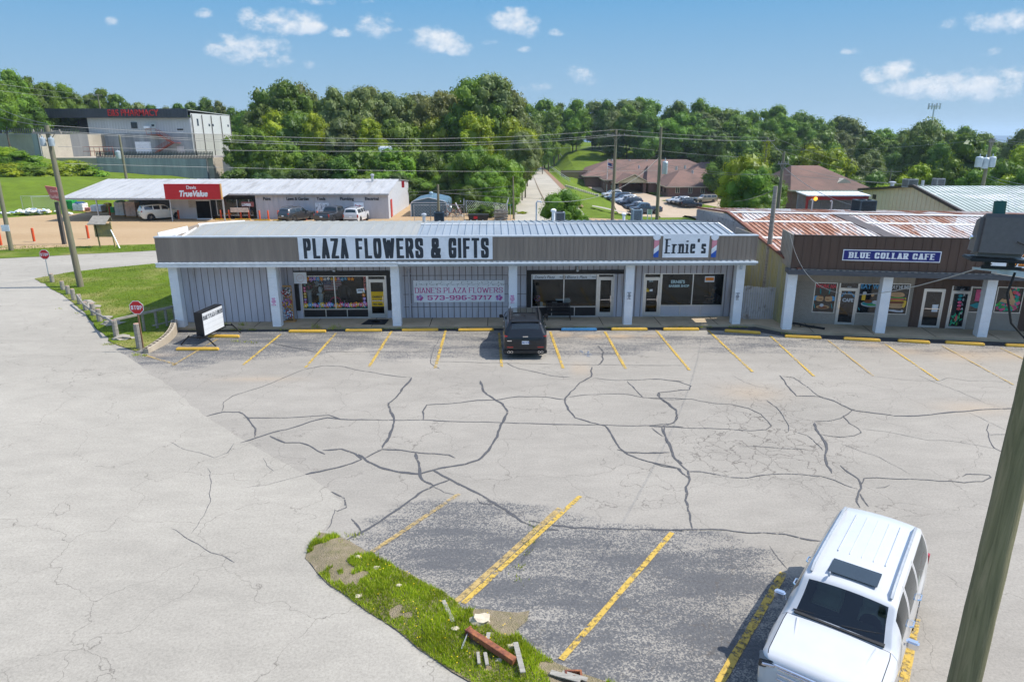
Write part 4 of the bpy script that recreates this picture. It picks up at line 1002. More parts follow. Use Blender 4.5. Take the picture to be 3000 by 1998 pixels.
# ---------------------------------------------------------------- local frames on building fronts
class Frame:
    def __init__(s,x,y,a): s.x,s.y,s.a,s.c,s.s = x,y,a,math.cos(a),math.sin(a)
    def P(s,px,py,v=0.0):
        """pixel -> (u, z) on the vertical plane at depth v of this front"""
        r = ray(px,py); t = (v + (-s.x*s.s*-1 if False else 0) + (s.y*s.c - s.x*s.s))/(-r.x*s.s + r.y*s.c)
        x,y = r.x*t,r.y*t
        return ((x-s.x)*s.c + (y-s.y)*s.s,H + r.z*t)
    def W(s,u,v,z=0): return (s.x+u*s.c-v*s.s,s.y+u*s.s+v*s.c,z)
def holes_wall(u0,u1,z0,z1,v0,v1,holes,mb,mi=0):
    """box wall with rectangular openings (u0,u1,z0,z1)"""
    us = sorted({u0,u1} | {h[0] for h in holes} | {h[1] for h in holes}); zs = sorted({z0,z1} | {h[2] for h in holes} | {h[3] for h in holes})
    us = [u for u in us if u0 <= u <= u1]; zs = [z for z in zs if z0 <= z <= z1]
    for a,b in zip(us,us[1:]):
        run = None
        for c,d in zip(zs,zs[1:]):
            h = any(h[0] < (a+b)/2 < h[1] and h[2] < (c+d)/2 < h[3] for h in holes)
            if not h: run = (run[0],d) if run else (c,d)
            if (h or d == zs[-1]) and run: mb.box((a,v0,run[0]),(b,v1,run[1]),mi); run = None
def ribs(mb,u0,u1,step,z0,z1,v,d,w,holes=(),mi=0):
    n = int((u1-u0)/step)
    for i in range(n+1):
        u = u0+i*step; seg = [(z0,z1)]
        for h in holes:
            if h[0]-w < u < h[1]+w: seg = [s for a,b in seg for s in ((a,min(b,h[2])),(max(a,h[3]),b)) if s[1]-s[0] > .02]
        for a,b in seg: mb.box((u-w/2,v-d,a),(u+w/2,v,b),mi)
PF = Frame(0,PY0,PYA)
CF = Frame(CX0,CY0,CYA)
siding = mat('lavender_grey_siding',(.50,.495,.54),.75,var=.10,vs=1.2,bump=.15,bs=30,stretch=(3,1,.35),c2=(.38,.32,.27),cs=.9,lo=.55,hi=.78)
groove = mat('siding_groove',(.20,.175,.17),.85,var=.2)
brownf = mat('taupe_ribbed_metal',(.285,.235,.19),.55,var=.12,vs=1.1,stretch=(4,1,.3),c2=(.22,.18,.15),cs=.5)
gutter_m = mat('blue_grey_gutter',(.42,.48,.53),.45,.2,var=.12,vs=1.5)
t = NT('white_painted_block'); v_ = t.mapping((1,1,1)); n1 = t.noise(7,5,.7,t.mapping((1,1,3.2))); n2 = t.noise(2,4,.6)
t.col(t.mix(t.ramp(t.noise(5,6,.8,t.mapping((1,1,1),loc=(4,4,4))),[(.66,0),(.74,.7)]),t.ramp(n2,[(.3,(.78,.82,.86)),(.7,(.87,.89,.90))]),(.40,.34,.28))); t.set(rough=.75); t.bump(n1,1.0,.06); block_white = t.m

SB = thing('shop_building','long low strip mall with taupe ribbed fascia, white pillars and two flower shop signs','building',(0,PY0,0),PYA)
def Su(px,py,v=0): return PF.P(px,py,v)[0]
def Sz(px,py,v=0): return PF.P(px,py,v)[1]
uL,uR = Su(452,730,-.3),Su(2219,730,-.3)
zB0,zB1,zT = 3.34,3.57,4.86
# pillars
PIL = [Su(517,966),Su(800,966),Su(1151,959),Su(1490,958),Su(1826,956),Su(2143,957)]
for u in PIL:
    m = MB(); nz_ = 22
    for k in range(nz_):
        a = .0+k*(zB0/nz_); m.box((u+.004*((k*7) % 3),.004*((k*5) % 3),a),(u+.45-.004*((k*3) % 3),.42,a+zB0/nz_-.004))
    m.box((u+.01,.01,0),(u+.44,.41,zB0)); m.build('pillar',block_white,SB,bevel=.006)
# header beam: newer white length at the left, blue-grey gutter at the right
uM = Su(1166,775,-.3)
m = MB(); m.box((uL,-.36,zB0),(uM,.44,zB1)); m.box((uL-.02,-.42,zB1-.05),(uM,-.361,zB1+.012)); m.box((uL-.02,-.385,zB0+.03),(uM,-.362,zB0+.12)); m.build('beam',white_paint,SB)
m = MB(); m.box((uM+.003,-.34,zB0+.02),(uR,.44,zB1-.01)); m.tube([(uM+.003,-.40,zB1-.07),(uR+.05,-.40,zB1-.07)],.07,8); m.build('gutter',gutter_m,SB)
m = MB(); m.box((uL+.2,.445,zB0+.1),(uR-.1,1.9,zB0+.16)); m.build('soffit',mat('soffit_paint',(.45,.45,.46),.8),SB)
# fascia
uF = Su(1442,730,-.28)
m = MB(); m.box((uL+.06,-.28,zB1+.02),(uR,.0,zT)); ribs(m,uL+.1,Su(873,730,-.28),.115,zB1+.03,zT-.02,-.279,.014,.03); ribs(m,uF,uR-.05,.232,zB1+.03,zT-.02,-.279,.028,.035); m.build('fascia',brownf,SB)
m = MB(); m.box((uL+.04,-.33,zT-.025),(uR+.01,.06,zT+.03)); m.build('fascia_cap',mat('light_metal_flashing',(.50,.53,.56),.4,.4,var=.1),SB)
m = MB()
for k in range(int((uR-uL)/.30)): m.box((uL+.15+k*.30,-.40,zB1+.013),(uL+.15+k*.30+.17,-.285,zB1+.035))
m.box((uL+.15,-.30,zB1+.012),(uR-.2,-.281,zB1+.030))
m.build('drip_edge',white_paint,SB)
m = MB(); m.box((uL+.04,.062,zB1),(uL+.10,5.0,zT)); m.build('fascia_return',brownf,SB); m = MB(); m.box((uR-.06,.062,zB1),(uR,3.0,zT)); m.build('fascia_return',brownf,SB)
m = MB(); m.bar((uL+.1,.1,zT+.03),(uL+.9,1.7,zT+.16),.06,.3); m.bar((uL+.9,.2,zT+.02),(uL+1.1,.9,zT+.16),.06,.05); m.build('loose_flashing',white_paint,SB)
# body of the building
rb = dict(v0=2.1,v1=11.6)
side = mat('side_wall_metal',(.42,.42,.42),.7,var=.1)
m = MB(); uBL,uBR = -17.5,12.3
m.box((uBL,1.0,0),(uBL+.12,11.6,4.1)); m.box((uBR-.12,1.3,0),(uBR,11.6,4.1)); m.box((uBL+.12,11.5,0),(uBR-.12,11.6,4.05)); m.build('side_wall',side,SB)
# roof: two slopes, beige left half and blue-white standing seam right half
r_be = mat('beige_roof_panel',(.34,.34,.315),.5,.15,var=.07,vs=.8,stretch=(2,.4,1)); r_bl = mat('silver_roof_panel',(.35,.385,.41),.38,.35,var=.14,vs=.9,stretch=(2.2,.3,1),c2=(.34,.27,.22),cs=2.2,lo=.66,hi=.8)
def zfront(v): return 4.17 + (v-.2)*(.62/5.0)
rid_v = 5.4; zR = 4.79; zE = 4.16; vE = 12.3; uS = Su(1240,662,rid_v); uS0 = Su(1205,690,.5)
def roofpart(name,pf,pb,m_,step,rh,rw):
    """pf: (u at eave L, R), ridge (L, R), back (L, R)"""
    m = MB(); (a0,a1),(b0,b1),(c0,c1) = pf
    E = [(a0,.1,zfront(.2)),(a1,.1,zfront(.2)),(b1,rid_v,zR),(b0,rid_v,zR)]; K = [(b0,rid_v,zR),(b1,rid_v,zR),(c1,vE,zE),(c0,vE,zE)]
    m.prism(E,(0,0,-.05)); m.prism(K,(0,0,-.05))
    n = int((a1-a0)/step)
    for i in range(n+1):
        f = (i+.5)/(n+1); a = a0+(a1-a0)*f; b = b0+(b1-b0)*f; c = c0+(c1-c0)*f
        m.bar((a,.12,zfront(.2)+rh/2),(b,rid_v,zR+rh/2),rw,rh); m.bar((b,rid_v,zR+rh/2),(c,vE,zE+rh/2),rw,rh)
    return m.build(name,m_,SB)
roofpart('roof_panel',((-17.7,uS0),(-17.9,uS0),(-17.9,uS0)),0,r_be,.60,.03,.10)
roofpart('roof_panel',((uS0+.01,12.4),(uS0+.01,12.2),(uS0+.01,12.2)),0,r_bl,.41,.055,.035)
m = MB(); m.box((uS0-.02,rid_v-.12,zR+.005),(12.2,rid_v+.12,zR+.02)); m.bar((12.42,.2,zfront(.2)+.02),(12.22,rid_v,zR+.03),.1,.06); m.bar((-17.72,.2,zfront(.2)+.02),(-17.93,rid_v,zR+.03),.14,.08); m.bar((-17.93,rid_v,zR+.03),(-17.93,vE,zE+.03),.14,.08)
m.build('roof_trim',white_paint,SB)
# shop walls
v1 = 1.0; m = MB(); m.box((PIL[0]+.2,v1,.14),(PIL[1]+.25,v1+.12,3.48)); ribs(m,PIL[0]+.55,PIL[1],.34,.14,3.45,v1,.012,.025,mi=1); m.box((PIL[1]+.25,v1,.14),(PIL[1]+.37,1.66,3.48)); m.build('wall_panel',[siding,groove],SB)
VW = 1.65
def rect(x0,y0,x1,y1,xm=None,v=VW):
    """opening from pixels: left/right read at mid height"""
    ym = (y0+y1)/2; return (Su(x0,ym,v),Su(x1,ym,v),Sz((x0+x1)/2,y1,v),Sz((x0+x1)/2,y0,v))
W1 = rect(884,808,1133,935); W2_ = rect(1557,803,1799,925); W3_ = rect(1884,801,2120,924)
W1 = (W1[0],W1[1],.145,W1[3]); W2_ = (W2_[0],W2_[1],.145,W2_[3]); W3_ = (W3_[0],W3_[1],.145,W3_[3])
m = MB(); HO = [W1,W2_,W3_]
holes_wall(PIL[1]+.37,uBR-.12,.14,3.48,VW,VW+.12,HO,m)
ribs(m,PIL[1]+.5,uBR-.2,.33,.15,3.45,VW,.02,.035,HO,1)
for zz in (Sz(1300,748+60,VW),Sz(1300,863,VW),Sz(1300,900,VW)): m.box((PIL[2]+.4,VW-.014,zz),(PIL[3]+1.1,VW-.001,zz+.03),1)
m.build('wall_panel',[siding,groove],SB)
# shop rooms (dark inside)
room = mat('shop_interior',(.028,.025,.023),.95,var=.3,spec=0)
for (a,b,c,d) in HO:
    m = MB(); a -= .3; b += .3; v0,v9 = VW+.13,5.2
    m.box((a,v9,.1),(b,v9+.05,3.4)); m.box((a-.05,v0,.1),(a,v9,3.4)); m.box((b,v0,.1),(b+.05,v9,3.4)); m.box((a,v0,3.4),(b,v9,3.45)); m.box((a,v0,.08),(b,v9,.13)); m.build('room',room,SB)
def shopfront(name_w,W_,cuts,sill,low,door,dtop,low_m,surround=None,sur_side=True):
    """cuts: mullion u positions for the upper glass; low: mullions below; door: (u0,u1)"""
    a,b,z0,z1 = W_; v = VW+.02; fw = .05
    d0,d1 = door; g0,g1 = (a,d0) if d0 > (a+b)/2 else (d1,b)
    m = MB()
    m.box((g0,v,sill-.05),(g1,v+.1,sill)); m.box((a,v,z1-fw),(b,v+.1,z1)); m.box((g0,v+.001,z0),(g1,v+.1,z0+.06))
    for u in [g0+.025] + cuts + [g1-.025]: m.box((u-fw/2,v+.002,sill),(u+fw/2,v+.09,z1-fw))
    for u in [g0+.025] + low + [g1-.025]: m.box((u-.02,v+.002,z0+.06),(u+.02,v+.09,sill-.05))
    m.build('window_frame',alu,SB)
    m = MB(); e = [g0] + cuts + [g1]
    for p_,q_ in zip(e,e[1:]):
        m = MB(); m.box((p_+.03,v+.05,sill+.003),(q_-.03,v+.058,z1-fw-.003)); m.build('window_pane',pane,SB)
    m = MB(); m.box((g0+.05,v+.03,z0+.06),(g1-.05,v+.05,sill-.052)); m.build('lower_panel',low_m,SB)
    D = MB(); D.box((d0,v-.01,z0),(d0+.07,v+.1,z1)); D.box((d1-.07,v-.01,z0),(d1,v+.1,z1)); D.box((d0+.07,v-.01,dtop),(d1-.07,v+.1,dtop+.06)); D.build('door_frame',alu,SB)
    m = MB(); m.box((d0+.08,v+.05,dtop+.065),(d1-.08,v+.058,z1-.055)); m.build('transom',pane,SB)
    D = MB(); s = .09; D.box((d0+.08,v+.0,z0+.02),(d0+.08+s,v+.05,dtop-.01)); D.box((d1-.08-s,v,z0+.02),(d1-.08,v+.05,dtop-.01)); D.box((d0+.08+s,v,z0+.02),(d1-.08-s,v+.05,z0+.25)); D.box((d0+.08+s,v,dtop-.11),(d1-.08-s,v+.05,dtop-.01))
    do = D.build('door',alu,SB); m = MB(); m.box((d0+.17,v+.02,z0+.25),(d1-.17,v+.028,dtop-.11)); m.build('door_pane',pane,do)
    m = MB(); m.bar((d0+.2,v-.04,1.12),(d1-.2,v-.04,1.12),.03) ; m.box((d1-.22,v-.07,1.0),(d1-.19,v,1.35)); m.build('door_handle',chrome,do)
s1 = rect(884,808,1133,904)[2]
shopfront('w',W1,[Su(981,860,VW)],Sz(990,905,VW),[Su(955,920,VW),Su(1017.5,920,VW)],(Su(1078,870,VW),W1[1]),Sz(1100,822,VW),black_paint)
shopfront('w',W2_,[Su(1652,850,VW)],Sz(1650,898,VW),[Su(1616,910,VW),Su(1683,910,VW)],(Su(1749,870,VW),W2_[1]),Sz(1775,815,VW),black_paint)
shopfront('w',W3_,[Su(2029,850,VW)],Sz(2020,894,VW),[Su(1992,908,VW),Su(2052,908,VW)],(W3_[0],Su(1935,870,VW)),Sz(1905,816,VW),mat('pale_lower_panel',(.45,.44,.47),.6,var=.05))
m = MB(); a,b,z0,z1 = W1; sb = Sz(1000,909,VW); m.box((a-.32,VW-.06,z1+.005),(b+.30,VW-.003,z1+.27)); m.box((a-.32,VW-.06,sb),(a-.10,VW-.003,z1)); m.box((b+.04,VW-.06,sb),(b+.26,VW-.003,z1)); m.build('window_surround',black_paint,SB)
m = MB(); a,b,z0,z1 = W2_; m.box((a-.25,VW-.06,z1+.005),(b+.50,VW-.003,z1+.22)); m.box((a-.25,VW-.06,sb+.1),(a-.02,VW-.003,z1)); m.build('window_surround',black_paint,SB)
for px,py in ((980,786),(1691,785)):
    u,z = PF.P(px,py,VW); m = MB(); m.box((u-.05,VW-.12,z-.06),(u+.05,VW-.021,z+.06)); m.lathe([(.04,0),(.08,-.06),(.09,-.14),(.05,-.18)],(u,VW-.16,z),10); m.build('wall_lamp',galv,SB)
# downspout
u = Su(1200,860,VW-.1); m = MB(); m.tube([(uM+.3,-.1,zB0+.0),(uM+.5,.3,zB0-.15),(u,VW-.1,zB0-.25),(u,VW-.1,.2)],.05,8); m.box((u-.10,VW-.12,2.6),(u+.10,VW-.021,2.64)); m.box((u-.10,VW-.12,.9),(u+.10,VW-.021,.94)); m.build('downspout',siding,SB)
u = Su(2180,775,0)-.2; m = MB(); m.box((u,-.1,zB0-.25),(u+.09,.0,zB0)); m.build('downspout',gutter_m,SB)
# window posters, painted flowers, house numbers
def flower(mb,u,z,r,v,mi,petals=6,cm_=None,k=0):
    for i in range(petals):
        a = i*2*math.pi/petals + u*7; c,s = math.cos(a),math.sin(a); pts = []
        for j in range(6):
            b = j*math.pi/3; x = r*.58 + r*.42*math.cos(b); y = r*.28*math.sin(b); pts.append((u+x*c-y*s,v-.0005*i,z+x*s+y*c))
        mb.poly(pts,mi)
    mb.poly([(u+r*.28*math.cos(j),v-.0045,z+r*.28*math.sin(j)) for j in (0,1,2,3,4,5)],cm_ if cm_ is not None else mi)
PET = [mat('petal_pink',(.72,.12,.25),.7),mat('petal_orange',(.8,.25,.03),.7),mat('petal_yellow',(.8,.52,.05),.7),mat('petal_violet',(.42,.26,.62),.7),mat('petal_blue',(.08,.35,.62),.7),mat('petal_white',(.75,.76,.78),.7),mat('petal_red',(.45,.02,.03),.7),mat('leaf_teal',(.03,.17,.12),.8)]
rr = random.Random(21); m = MB(); v = VW+.068-.0
a,b,z0,z1 = W1; sill1 = Sz(990,905,VW); d0 = Su(1078,870,VW)
for i in range(26):
    u = a+.15+i*(d0-a-.3)/25; flower(m,u,sill1+.16+.09*rr.random(),rr.uniform(.09,.17),VW+.06-.006*(i % 3),rr.choice([0,0,1,2,2,4,3,0]),6,5)
    for _ in range(3): x = u+rr.uniform(-.1,.1); m.poly([(x-.02,VW+.0665,sill1+.005),(x+.02,VW+.0665,sill1+.005),(x+rr.uniform(-.08,.08),VW+.0665,sill1+rr.uniform(.12,.26))],7)
for i in range(15): flower(m,a+.2+i*(d0-a-.8)/15,z1-.16-.05*rr.random(),rr.uniform(.08,.15),VW+.06-.006*(i % 3),[1,1,3,3,4,1,5,5,2,1,3,4,4,1,1][i],5,2)
for i in range(7): flower(m,a+.16+.06*rr.random(),sill1+.35+i*.16,.09,VW+.06-.006*(i % 3),[0,3,2,2,0,0,7][i],5,5)
for i in range(5): flower(m,d0-.18-.12*rr.random(),sill1+.15+i*.2,.10,VW+.06-.006*(i % 3),[4,3,3,1,2][i],6,5)
m.build('window_painting',PET,SB)
ycard = mat('yellow_poster',(.80,.48,.01),.6,var=.04); u0,z0 = PF.P(1087,898,VW); u1,z1_ = PF.P(1124,855,VW)
m = MB(); m.box((u0,VW+.028,z0),(u1,VW+.034,z1_),0); M = planeM((0,VW+.027,0)); hh = z1_-z0
for i,s in enumerate(("CASSIDY","CALVIN","FREE HOME")): fit_strokes(m,s,u0+.10,u1-.10,z0+hh*(.58-.25*i),.11,(.018,.02),.012,M)
for k in range(len(m.m)): m.m[k] = 0 if k < 6 else 1
m.build('door_poster',[ycard,black_letter],SB)
m = MB(); M = planeM((0,VW+.062,0)); uO,zO = PF.P(1064,813,VW)
for i,c in enumerate('OPEN'): strokes(m,c,uO,zO-.12-i*.2,.17,.11,(.025,.025),.01,M)
m.build('open_lettering',mat('coral_lettering',(.75,.22,.18),.6),SB)
u,z = PF.P(1056,853,VW); m = MB(); m.obox((u,VW+.055,z),(.42,.006,.24),(0,-.08,0)); M = planeM((0,VW+.05,0)); strokes(m,'AMA',u-.16,z-.02,.1,.08,(.02,.02),.015,M); 
for k in range(len(m.m)): m.m[k] = 0 if k < 6 else 1
m.build('window_notice',[white_sign,black_letter],SB)
for i in range(2):
    e = [W2_[0],Su(1652,850,VW),Su(1749,870,VW)]; m = MB(); zt_ = W2_[3]-.06; m.box((e[i]+.06,VW+.058,zt_-.24),(e[i+1]-.06,VW+.063,zt_)); m.build('window_banner',white_sign,SB)
    textmesh("Diane's Plaza",.21,black_letter,'banner_lettering',SB,(e[i]+.15,VW+.052,zt_-.19),sx=1.0,shear=.3); textmesh("Flowers & Gifts",.12,black_letter,'banner_lettering',SB,(e[i]+1.52 if e[i]+1.5 < e[i+1] else e[i]+1,VW+.052,zt_-.16),sx=.7,shear=.3)
vinyl = mat('pale_blue_vinyl',(.5,.68,.72),.6)
u,z = PF.P(1966,831,VW); textmesh("ERNIE'S",.24,vinyl,'window_lettering',SB,(u,VW+.06,z),sx=.98,bold=.006); u,z = PF.P(1960,842,VW); textmesh("BARBER SHOP",.18,vinyl,'window_lettering',SB,(u,VW+.06,z),sx=.98,bold=.006)
u,z = PF.P(2066,822,VW); m = MB(); m.box((u,VW+.06,z-.1),(u+.52,VW+.066,z+.22),0); m.box((u+.03,VW+.058,z-.02),(u+.49,VW+.0598,z+.15),1); m.build('window_notice',[white_sign,PET[1]],SB)
u,z = PF.P(1901,826,VW); textmesh("1313",.12,vinyl,'door_number',SB,(u,VW+.03,z),bold=.004); u,z = PF.P(1891,849,VW); textmesh("NO",.1,PET[2],'door_notice',SB,(u,VW+.03,z),bold=.004); m = MB(); m.box((u-.02,VW+.03,z-.12),(u+.22,VW+.036,z-.02),0); m.box((u+.24,VW+.03,z-.10),(u+.40,VW+.036,z+.02),1); m.build('door_notice',[PET[2],white_sign],SB)

# ---------------------------------------------------------------- signs on the shop building
def sign_root(name,label,cat,u,v,z,a=PYA,F=PF,group=None): return thing(name,label,cat,F.W(u,v,z),a,group)
def local(F,T):
    iv = tmat(T).inverted(); return lambda u,v,z: iv @ Vector(F.W(u,v,z))
# big sign
u0,zb = PF.P(877,763,-.33); u1,zt = PF.P(1443,694,-.33)
T = sign_root('shop_sign','large white sign reading PLAZA FLOWERS & GIFTS in tall black letters on the taupe fascia','shop sign',u0,-.32,zb); w_,h_ = u1-u0,zt-zb
m = MB(); e = [0,w_*.25,w_*.503,w_]
for i in range(3): m.box((e[i]+.004,-.02,.02 if i != 1 else .0),(e[i+1]-.004,.03,h_+(.03 if i == 1 else 0)))
m.build('panel',white_sign,T)
m = MB(); M = planeM((0,-.021,0)); 
def wu(px,F=PF,v=-.33): return F.P(px,727,v)[0]-u0
zl,hl = Sz(1150,757,-.33)-zb,Sz(1150,698,-.33)-Sz(1150,757,-.33)
for s,a,b in (("PLAZA",889,1020),("FLOWERS",1042,1240),("&",1262,1291),("GIFTS",1314,1432)): fit_strokes(m,s,wu(a),wu(b),zl,hl,(.165,.14),.085,M)
m.build('lettering',black_letter,T)
# barber sign
u0,zb = PF.P(1940,755,-.33); u1,zt = PF.P(2080,685,-.33)
T = sign_root('shop_sign',"white sign reading Ernie's in black serif letters between two barber poles",'shop sign',u0,-.32,zb); m = MB(); m.box((0,-.02,0),(u1-u0,.03,zt-zb)); m.build('panel',white_sign,T)
m = MB(); M = planeM((0,-.021,0)); zl = Sz(2000,743,-.33)-zb; hl = Sz(2000,700,-.33)-Sz(2000,743,-.33); ua = wu(1949); ub = wu(2068)
fit_strokes(m,"Ernie's",ua,ub,zl,hl,(.115,.05),.10,M,serif=.11); m.build('lettering',black_letter,T)
for px,lb in ((1925,"barber pole sign with white ball, left of the Ernie's sign"),(2095,"barber pole sign with white ball, right of the Ernie's sign")):
    uc,zc = PF.P(px,695,-.33); z0 = Sz(px,754,-.33); T = sign_root('barber_pole_sign',lb,'barber sign',uc,-.32,z0,group="barber pole signs"); hh = zc-z0; w_ = .125
    m = MB(); m.prism([(.19*math.cos(a*math.pi/12),-.02,hh+.17*math.sin(a*math.pi/12)) for a in range(24)],(0,.04,0)); m.build('ball',white_sign,T)
    for nm,c,za,zb_,da in (('stripe',mat('barber_pink',(.72,.28,.34),.5),.52,.86,.0),('stripe',white_sign,.26,.52,0),('stripe',mat('barber_blue',(.015,.09,.42),.4),0,.26,0)):
        m = MB(); s = .22*hh; lo0 = za*hh + (s if za == 0 and False else 0)
        b0 = (0 if za == 0 else za*hh-.10*hh); b1 = (0 if za == 0 else za*hh+.10*hh); t0 = (hh-.16 if zb_ > .8 else zb_*hh-.10*hh); t1 = (hh-.16 if zb_ > .8 else zb_*hh+.10*hh)
        m.prism([(-w_,-.01,b0),(w_,-.01,b1),(w_,-.01,t1),(-w_,-.01,t0)],(0,.03,0)); m.build('stripe',c,T)
# banner on the blank bay
magenta = mat('magenta_lettering',(.55,.045,.26),.5,var=.05)
u0,zb = PF.P(1213,885.5,VW-.04); u1,zt = PF.P(1478,821,VW-.04); T = sign_root('wall_banner',"wide white banner reading DIANE'S PLAZA FLOWERS 573-996-3717 in pink on the siding",'banner',u0,VW-.03,zb); w_,h_ = u1-u0,zt-zb
m = MB(); m.box((0,-.025,0),(w_,.005,h_),0); m.build('panel',white_sign,T,bevel=.004)
m = MB(); M = planeM((0,-.026,0)); fit_strokes(m,"DIANE'S PLAZA FLOWERS",.08,w_-.1,h_*.43,h_*.235,(.038,.02),.045,M,serif=.045); fit_strokes(m,"573-996-3717",.75,w_-.7,h_*.10,h_*.21,(.055,.04),.05,M); m.build('lettering',magenta,T)
m = MB()
for i in range(9):
    u = .25+i*(w_-.5)/8; 
    for k in range(7): a = k*.9+i; x = u+.13*math.cos(a); z = h_*.84+.09*math.sin(a*1.3); c,s = math.cos(a*2),math.sin(a*2); m.poly([(x,-.028-.0003*k,z),(x+.05*c-.014*s,-.028-.0003*k,z+.05*s+.014*c),(x+.09*c,-.028-.0003*k,z+.09*s),(x+.05*c+.014*s,-.028-.0003*k,z+.05*s-.014*c)])
    x1 = u+(w_-.5)/8; m.poly([(u,-.0265,h_*.84),(u+.2,-.0265,h_*.80),(x1,-.0265,h_*.84),(u+.2,-.0265,h_*.815)])
m.build('leaf_scroll',mat('ink_grey',(.12,.14,.15),.6),T)
m = MB()
for u in (.32,w_-.30): 
    for k in range(5): flower(m,u+.12*math.cos(k*1.3),h_*.2+.10*math.sin(k*1.3),.09,-.028-.006*(k % 2),k % 2,6,1)
m.build('flower_print',[magenta,PET[3]],T)
# paper notices on the pillars and beside the window
def notice(px0,py0,px1,py1,v,label,c,txt,n=5,grp='parking notices on the pillars'):
    u0,z0 = PF.P(px0,py1,v); u1,z1 = PF.P(px1,py0,v); T = sign_root('parking_notice',label,'notice',u0,v,z0,group=grp); m = MB(); m.box((0,-.012,0),(u1-u0,.002,z1-z0)); m.build('panel',white_sign,T)
    hh = (z1-z0)
    for i,s in enumerate(txt): textmesh(s,hh/(len(txt)+1.2)*1.1,c,'lettering',T,((u1-u0)/2,-.013,hh-(i+1)*hh/(len(txt)+.5)),align='CENTER',sx=.75,bold=.004,ext=.001)
    z = .04; m = MB(); s = 1 if txt[-1] == '' else 1
    return T,(u1-u0)
def arrow(T,w,c,d):
    m = MB(); a,b = (.03,w-.03) if d > 0 else (w-.03,.03); m.poly([(a,-.014,.035),(b-.07*d,-.014,.035),(b-.07*d,-.014,.06),(a,-.014,.06)]); m.poly([(b-.08*d,-.0145,.015),(b,-.0145,.047),(b-.08*d,-.0145,.08)]); m.build('arrow',c,T)
tx = ["DIANE'S","PLAZA","FLOWERS","PARKING","ONLY",""]; t2 = ["PARKING","FOR","ERNIE'S","BARBER","SHOP",""]
for a in [(794,872,810,896,'pink and white parking notice on the pillar left of the wreath rack',magenta,tx,1),(1493,864,1509,889,'pink and white parking notice on the pillar in front of the black SUV',magenta,tx,-1),
          (1835,855,1851,878,'black and white parking notice on the pillar between the two barber shop bays',black_letter,t2,1),(2153,857,2168,880,'black and white parking notice on the rightmost pillar of the shop building',black_letter,t2,-1)]:
    T,w_ = notice(*a[:4],-.012,a[4],a[5],a[6]); arrow(T,w_,a[5],a[7])
T,w_ = notice(862,798,897,831,VW-.075,'square white sign with a faint floral ring beside the flower shop window',mat('rose_ink',(.6,.35,.33),.6),[""],grp=None); T['category'] = 'sign'; T.name = 'floral_sign'
m = MB()
for k in range(22): a = k*2*math.pi/22; flower(m,w_/2+.20*math.cos(a),.29+.20*math.sin(a),.028,-.013,0,4)
m.build('flower_ring',mat('rose_ink',(.6,.35,.33),.6),T)
m = MB()
for i in range(3): m.box((w_/2-.11,-.015,.25+i*.05),(w_/2+.11,-.0125,.26+i*.05))
m.build('lettering',mat('rose_ink',(.6,.35,.33),.6),T)

# ---------------------------------------------------------------- things inside and before the windows
flw_g = mat('bouquet_green',(.03,.09,.03),.8)
def bouquet(name,label,u,v,z,r,cols,F=PF,a=PYA,n=60,par=None,grp=None,stem=True,seed=0,pname='blooms'):
    T = par or thing(name,label,'flowers',F.W(u,v,z),a,grp); rq = random.Random(seed+int(u*100)); m = MB(); g = MB(); base = (0,0,0) if par is None else (u,v,z)
    for i in range(n):
        d = Vector((rq.gauss(0,1),rq.gauss(0,1),rq.gauss(0,1))).normalized()*r*rq.uniform(.55,1); c = (base[0]+d.x,base[1]+d.y*.8,base[2]+d.z)
        m.ico(c,rq.uniform(.022,.045)*(r/.25)**.5,1,.3,mi=rq.randrange(len(cols)),seed=i)
        e = (c[0]+rq.uniform(-.06,.06),c[1]+rq.uniform(-.05,.05),c[2]+rq.uniform(-.06,.06)); g.add([c,e,(e[0]+.02,e[1]-.02,e[2]+.03)],[(0,1,2)])
    m.build(pname,cols,T); g.build('foliage',flw_g,T,fix=False); return T
def pedestal(label,px,py0,py1,v,w=.13):
    u,z0 = PF.P(px,py1,v); z0 = max(z0,.13); zt = Sz(px,py0,v); T = thing('display_pedestal',label,'pedestal',PF.W(u,v,.13),PYA,'white pedestals in the flower shop window'); h = zt-.13
    m = MB(); m.box((-w*1.3,-w*1.3,0),(w*1.3,w*1.3,.08)); m.box((-w*1.3,-w*1.3,h-.07),(w*1.3,w*1.3,h)); m.build('plinth',white_paint,T); m = MB(); m.lathe([(w,.08),(w*.9,h/2),(w*.95,h-.07)],(0,0,0),12); m.build('shaft',white_paint,T); return u,zt
u,zt = pedestal('taller white display pedestal at the left of the flower window',910,850,905,VW+.7); bouquet('bouquet','dusky red bouquet on the left pedestal',u,VW+.7,zt+.25,.3,[PET[6],PET[0],flw_g])
u,zt = pedestal('shorter white display pedestal carrying a vase of white roses',943,859,905,VW+.6); m = MB(); m.lathe([(.06,0),(.11,.12),(.13,.25),(.08,.33),(.10,.36)],(0,0,0),12)
T = thing('vase','cream vase on the shorter pedestal','vase',PF.W(u,VW+.6,zt),PYA); m.build('vase_body',white_sign,T,smooth=True); bouquet('bouquet','white and pale blue roses in the cream vase',u,VW+.6,zt+.62,.3,[PET[5],mat('petal_paleblue',(.5,.65,.85),.7)],n=46)
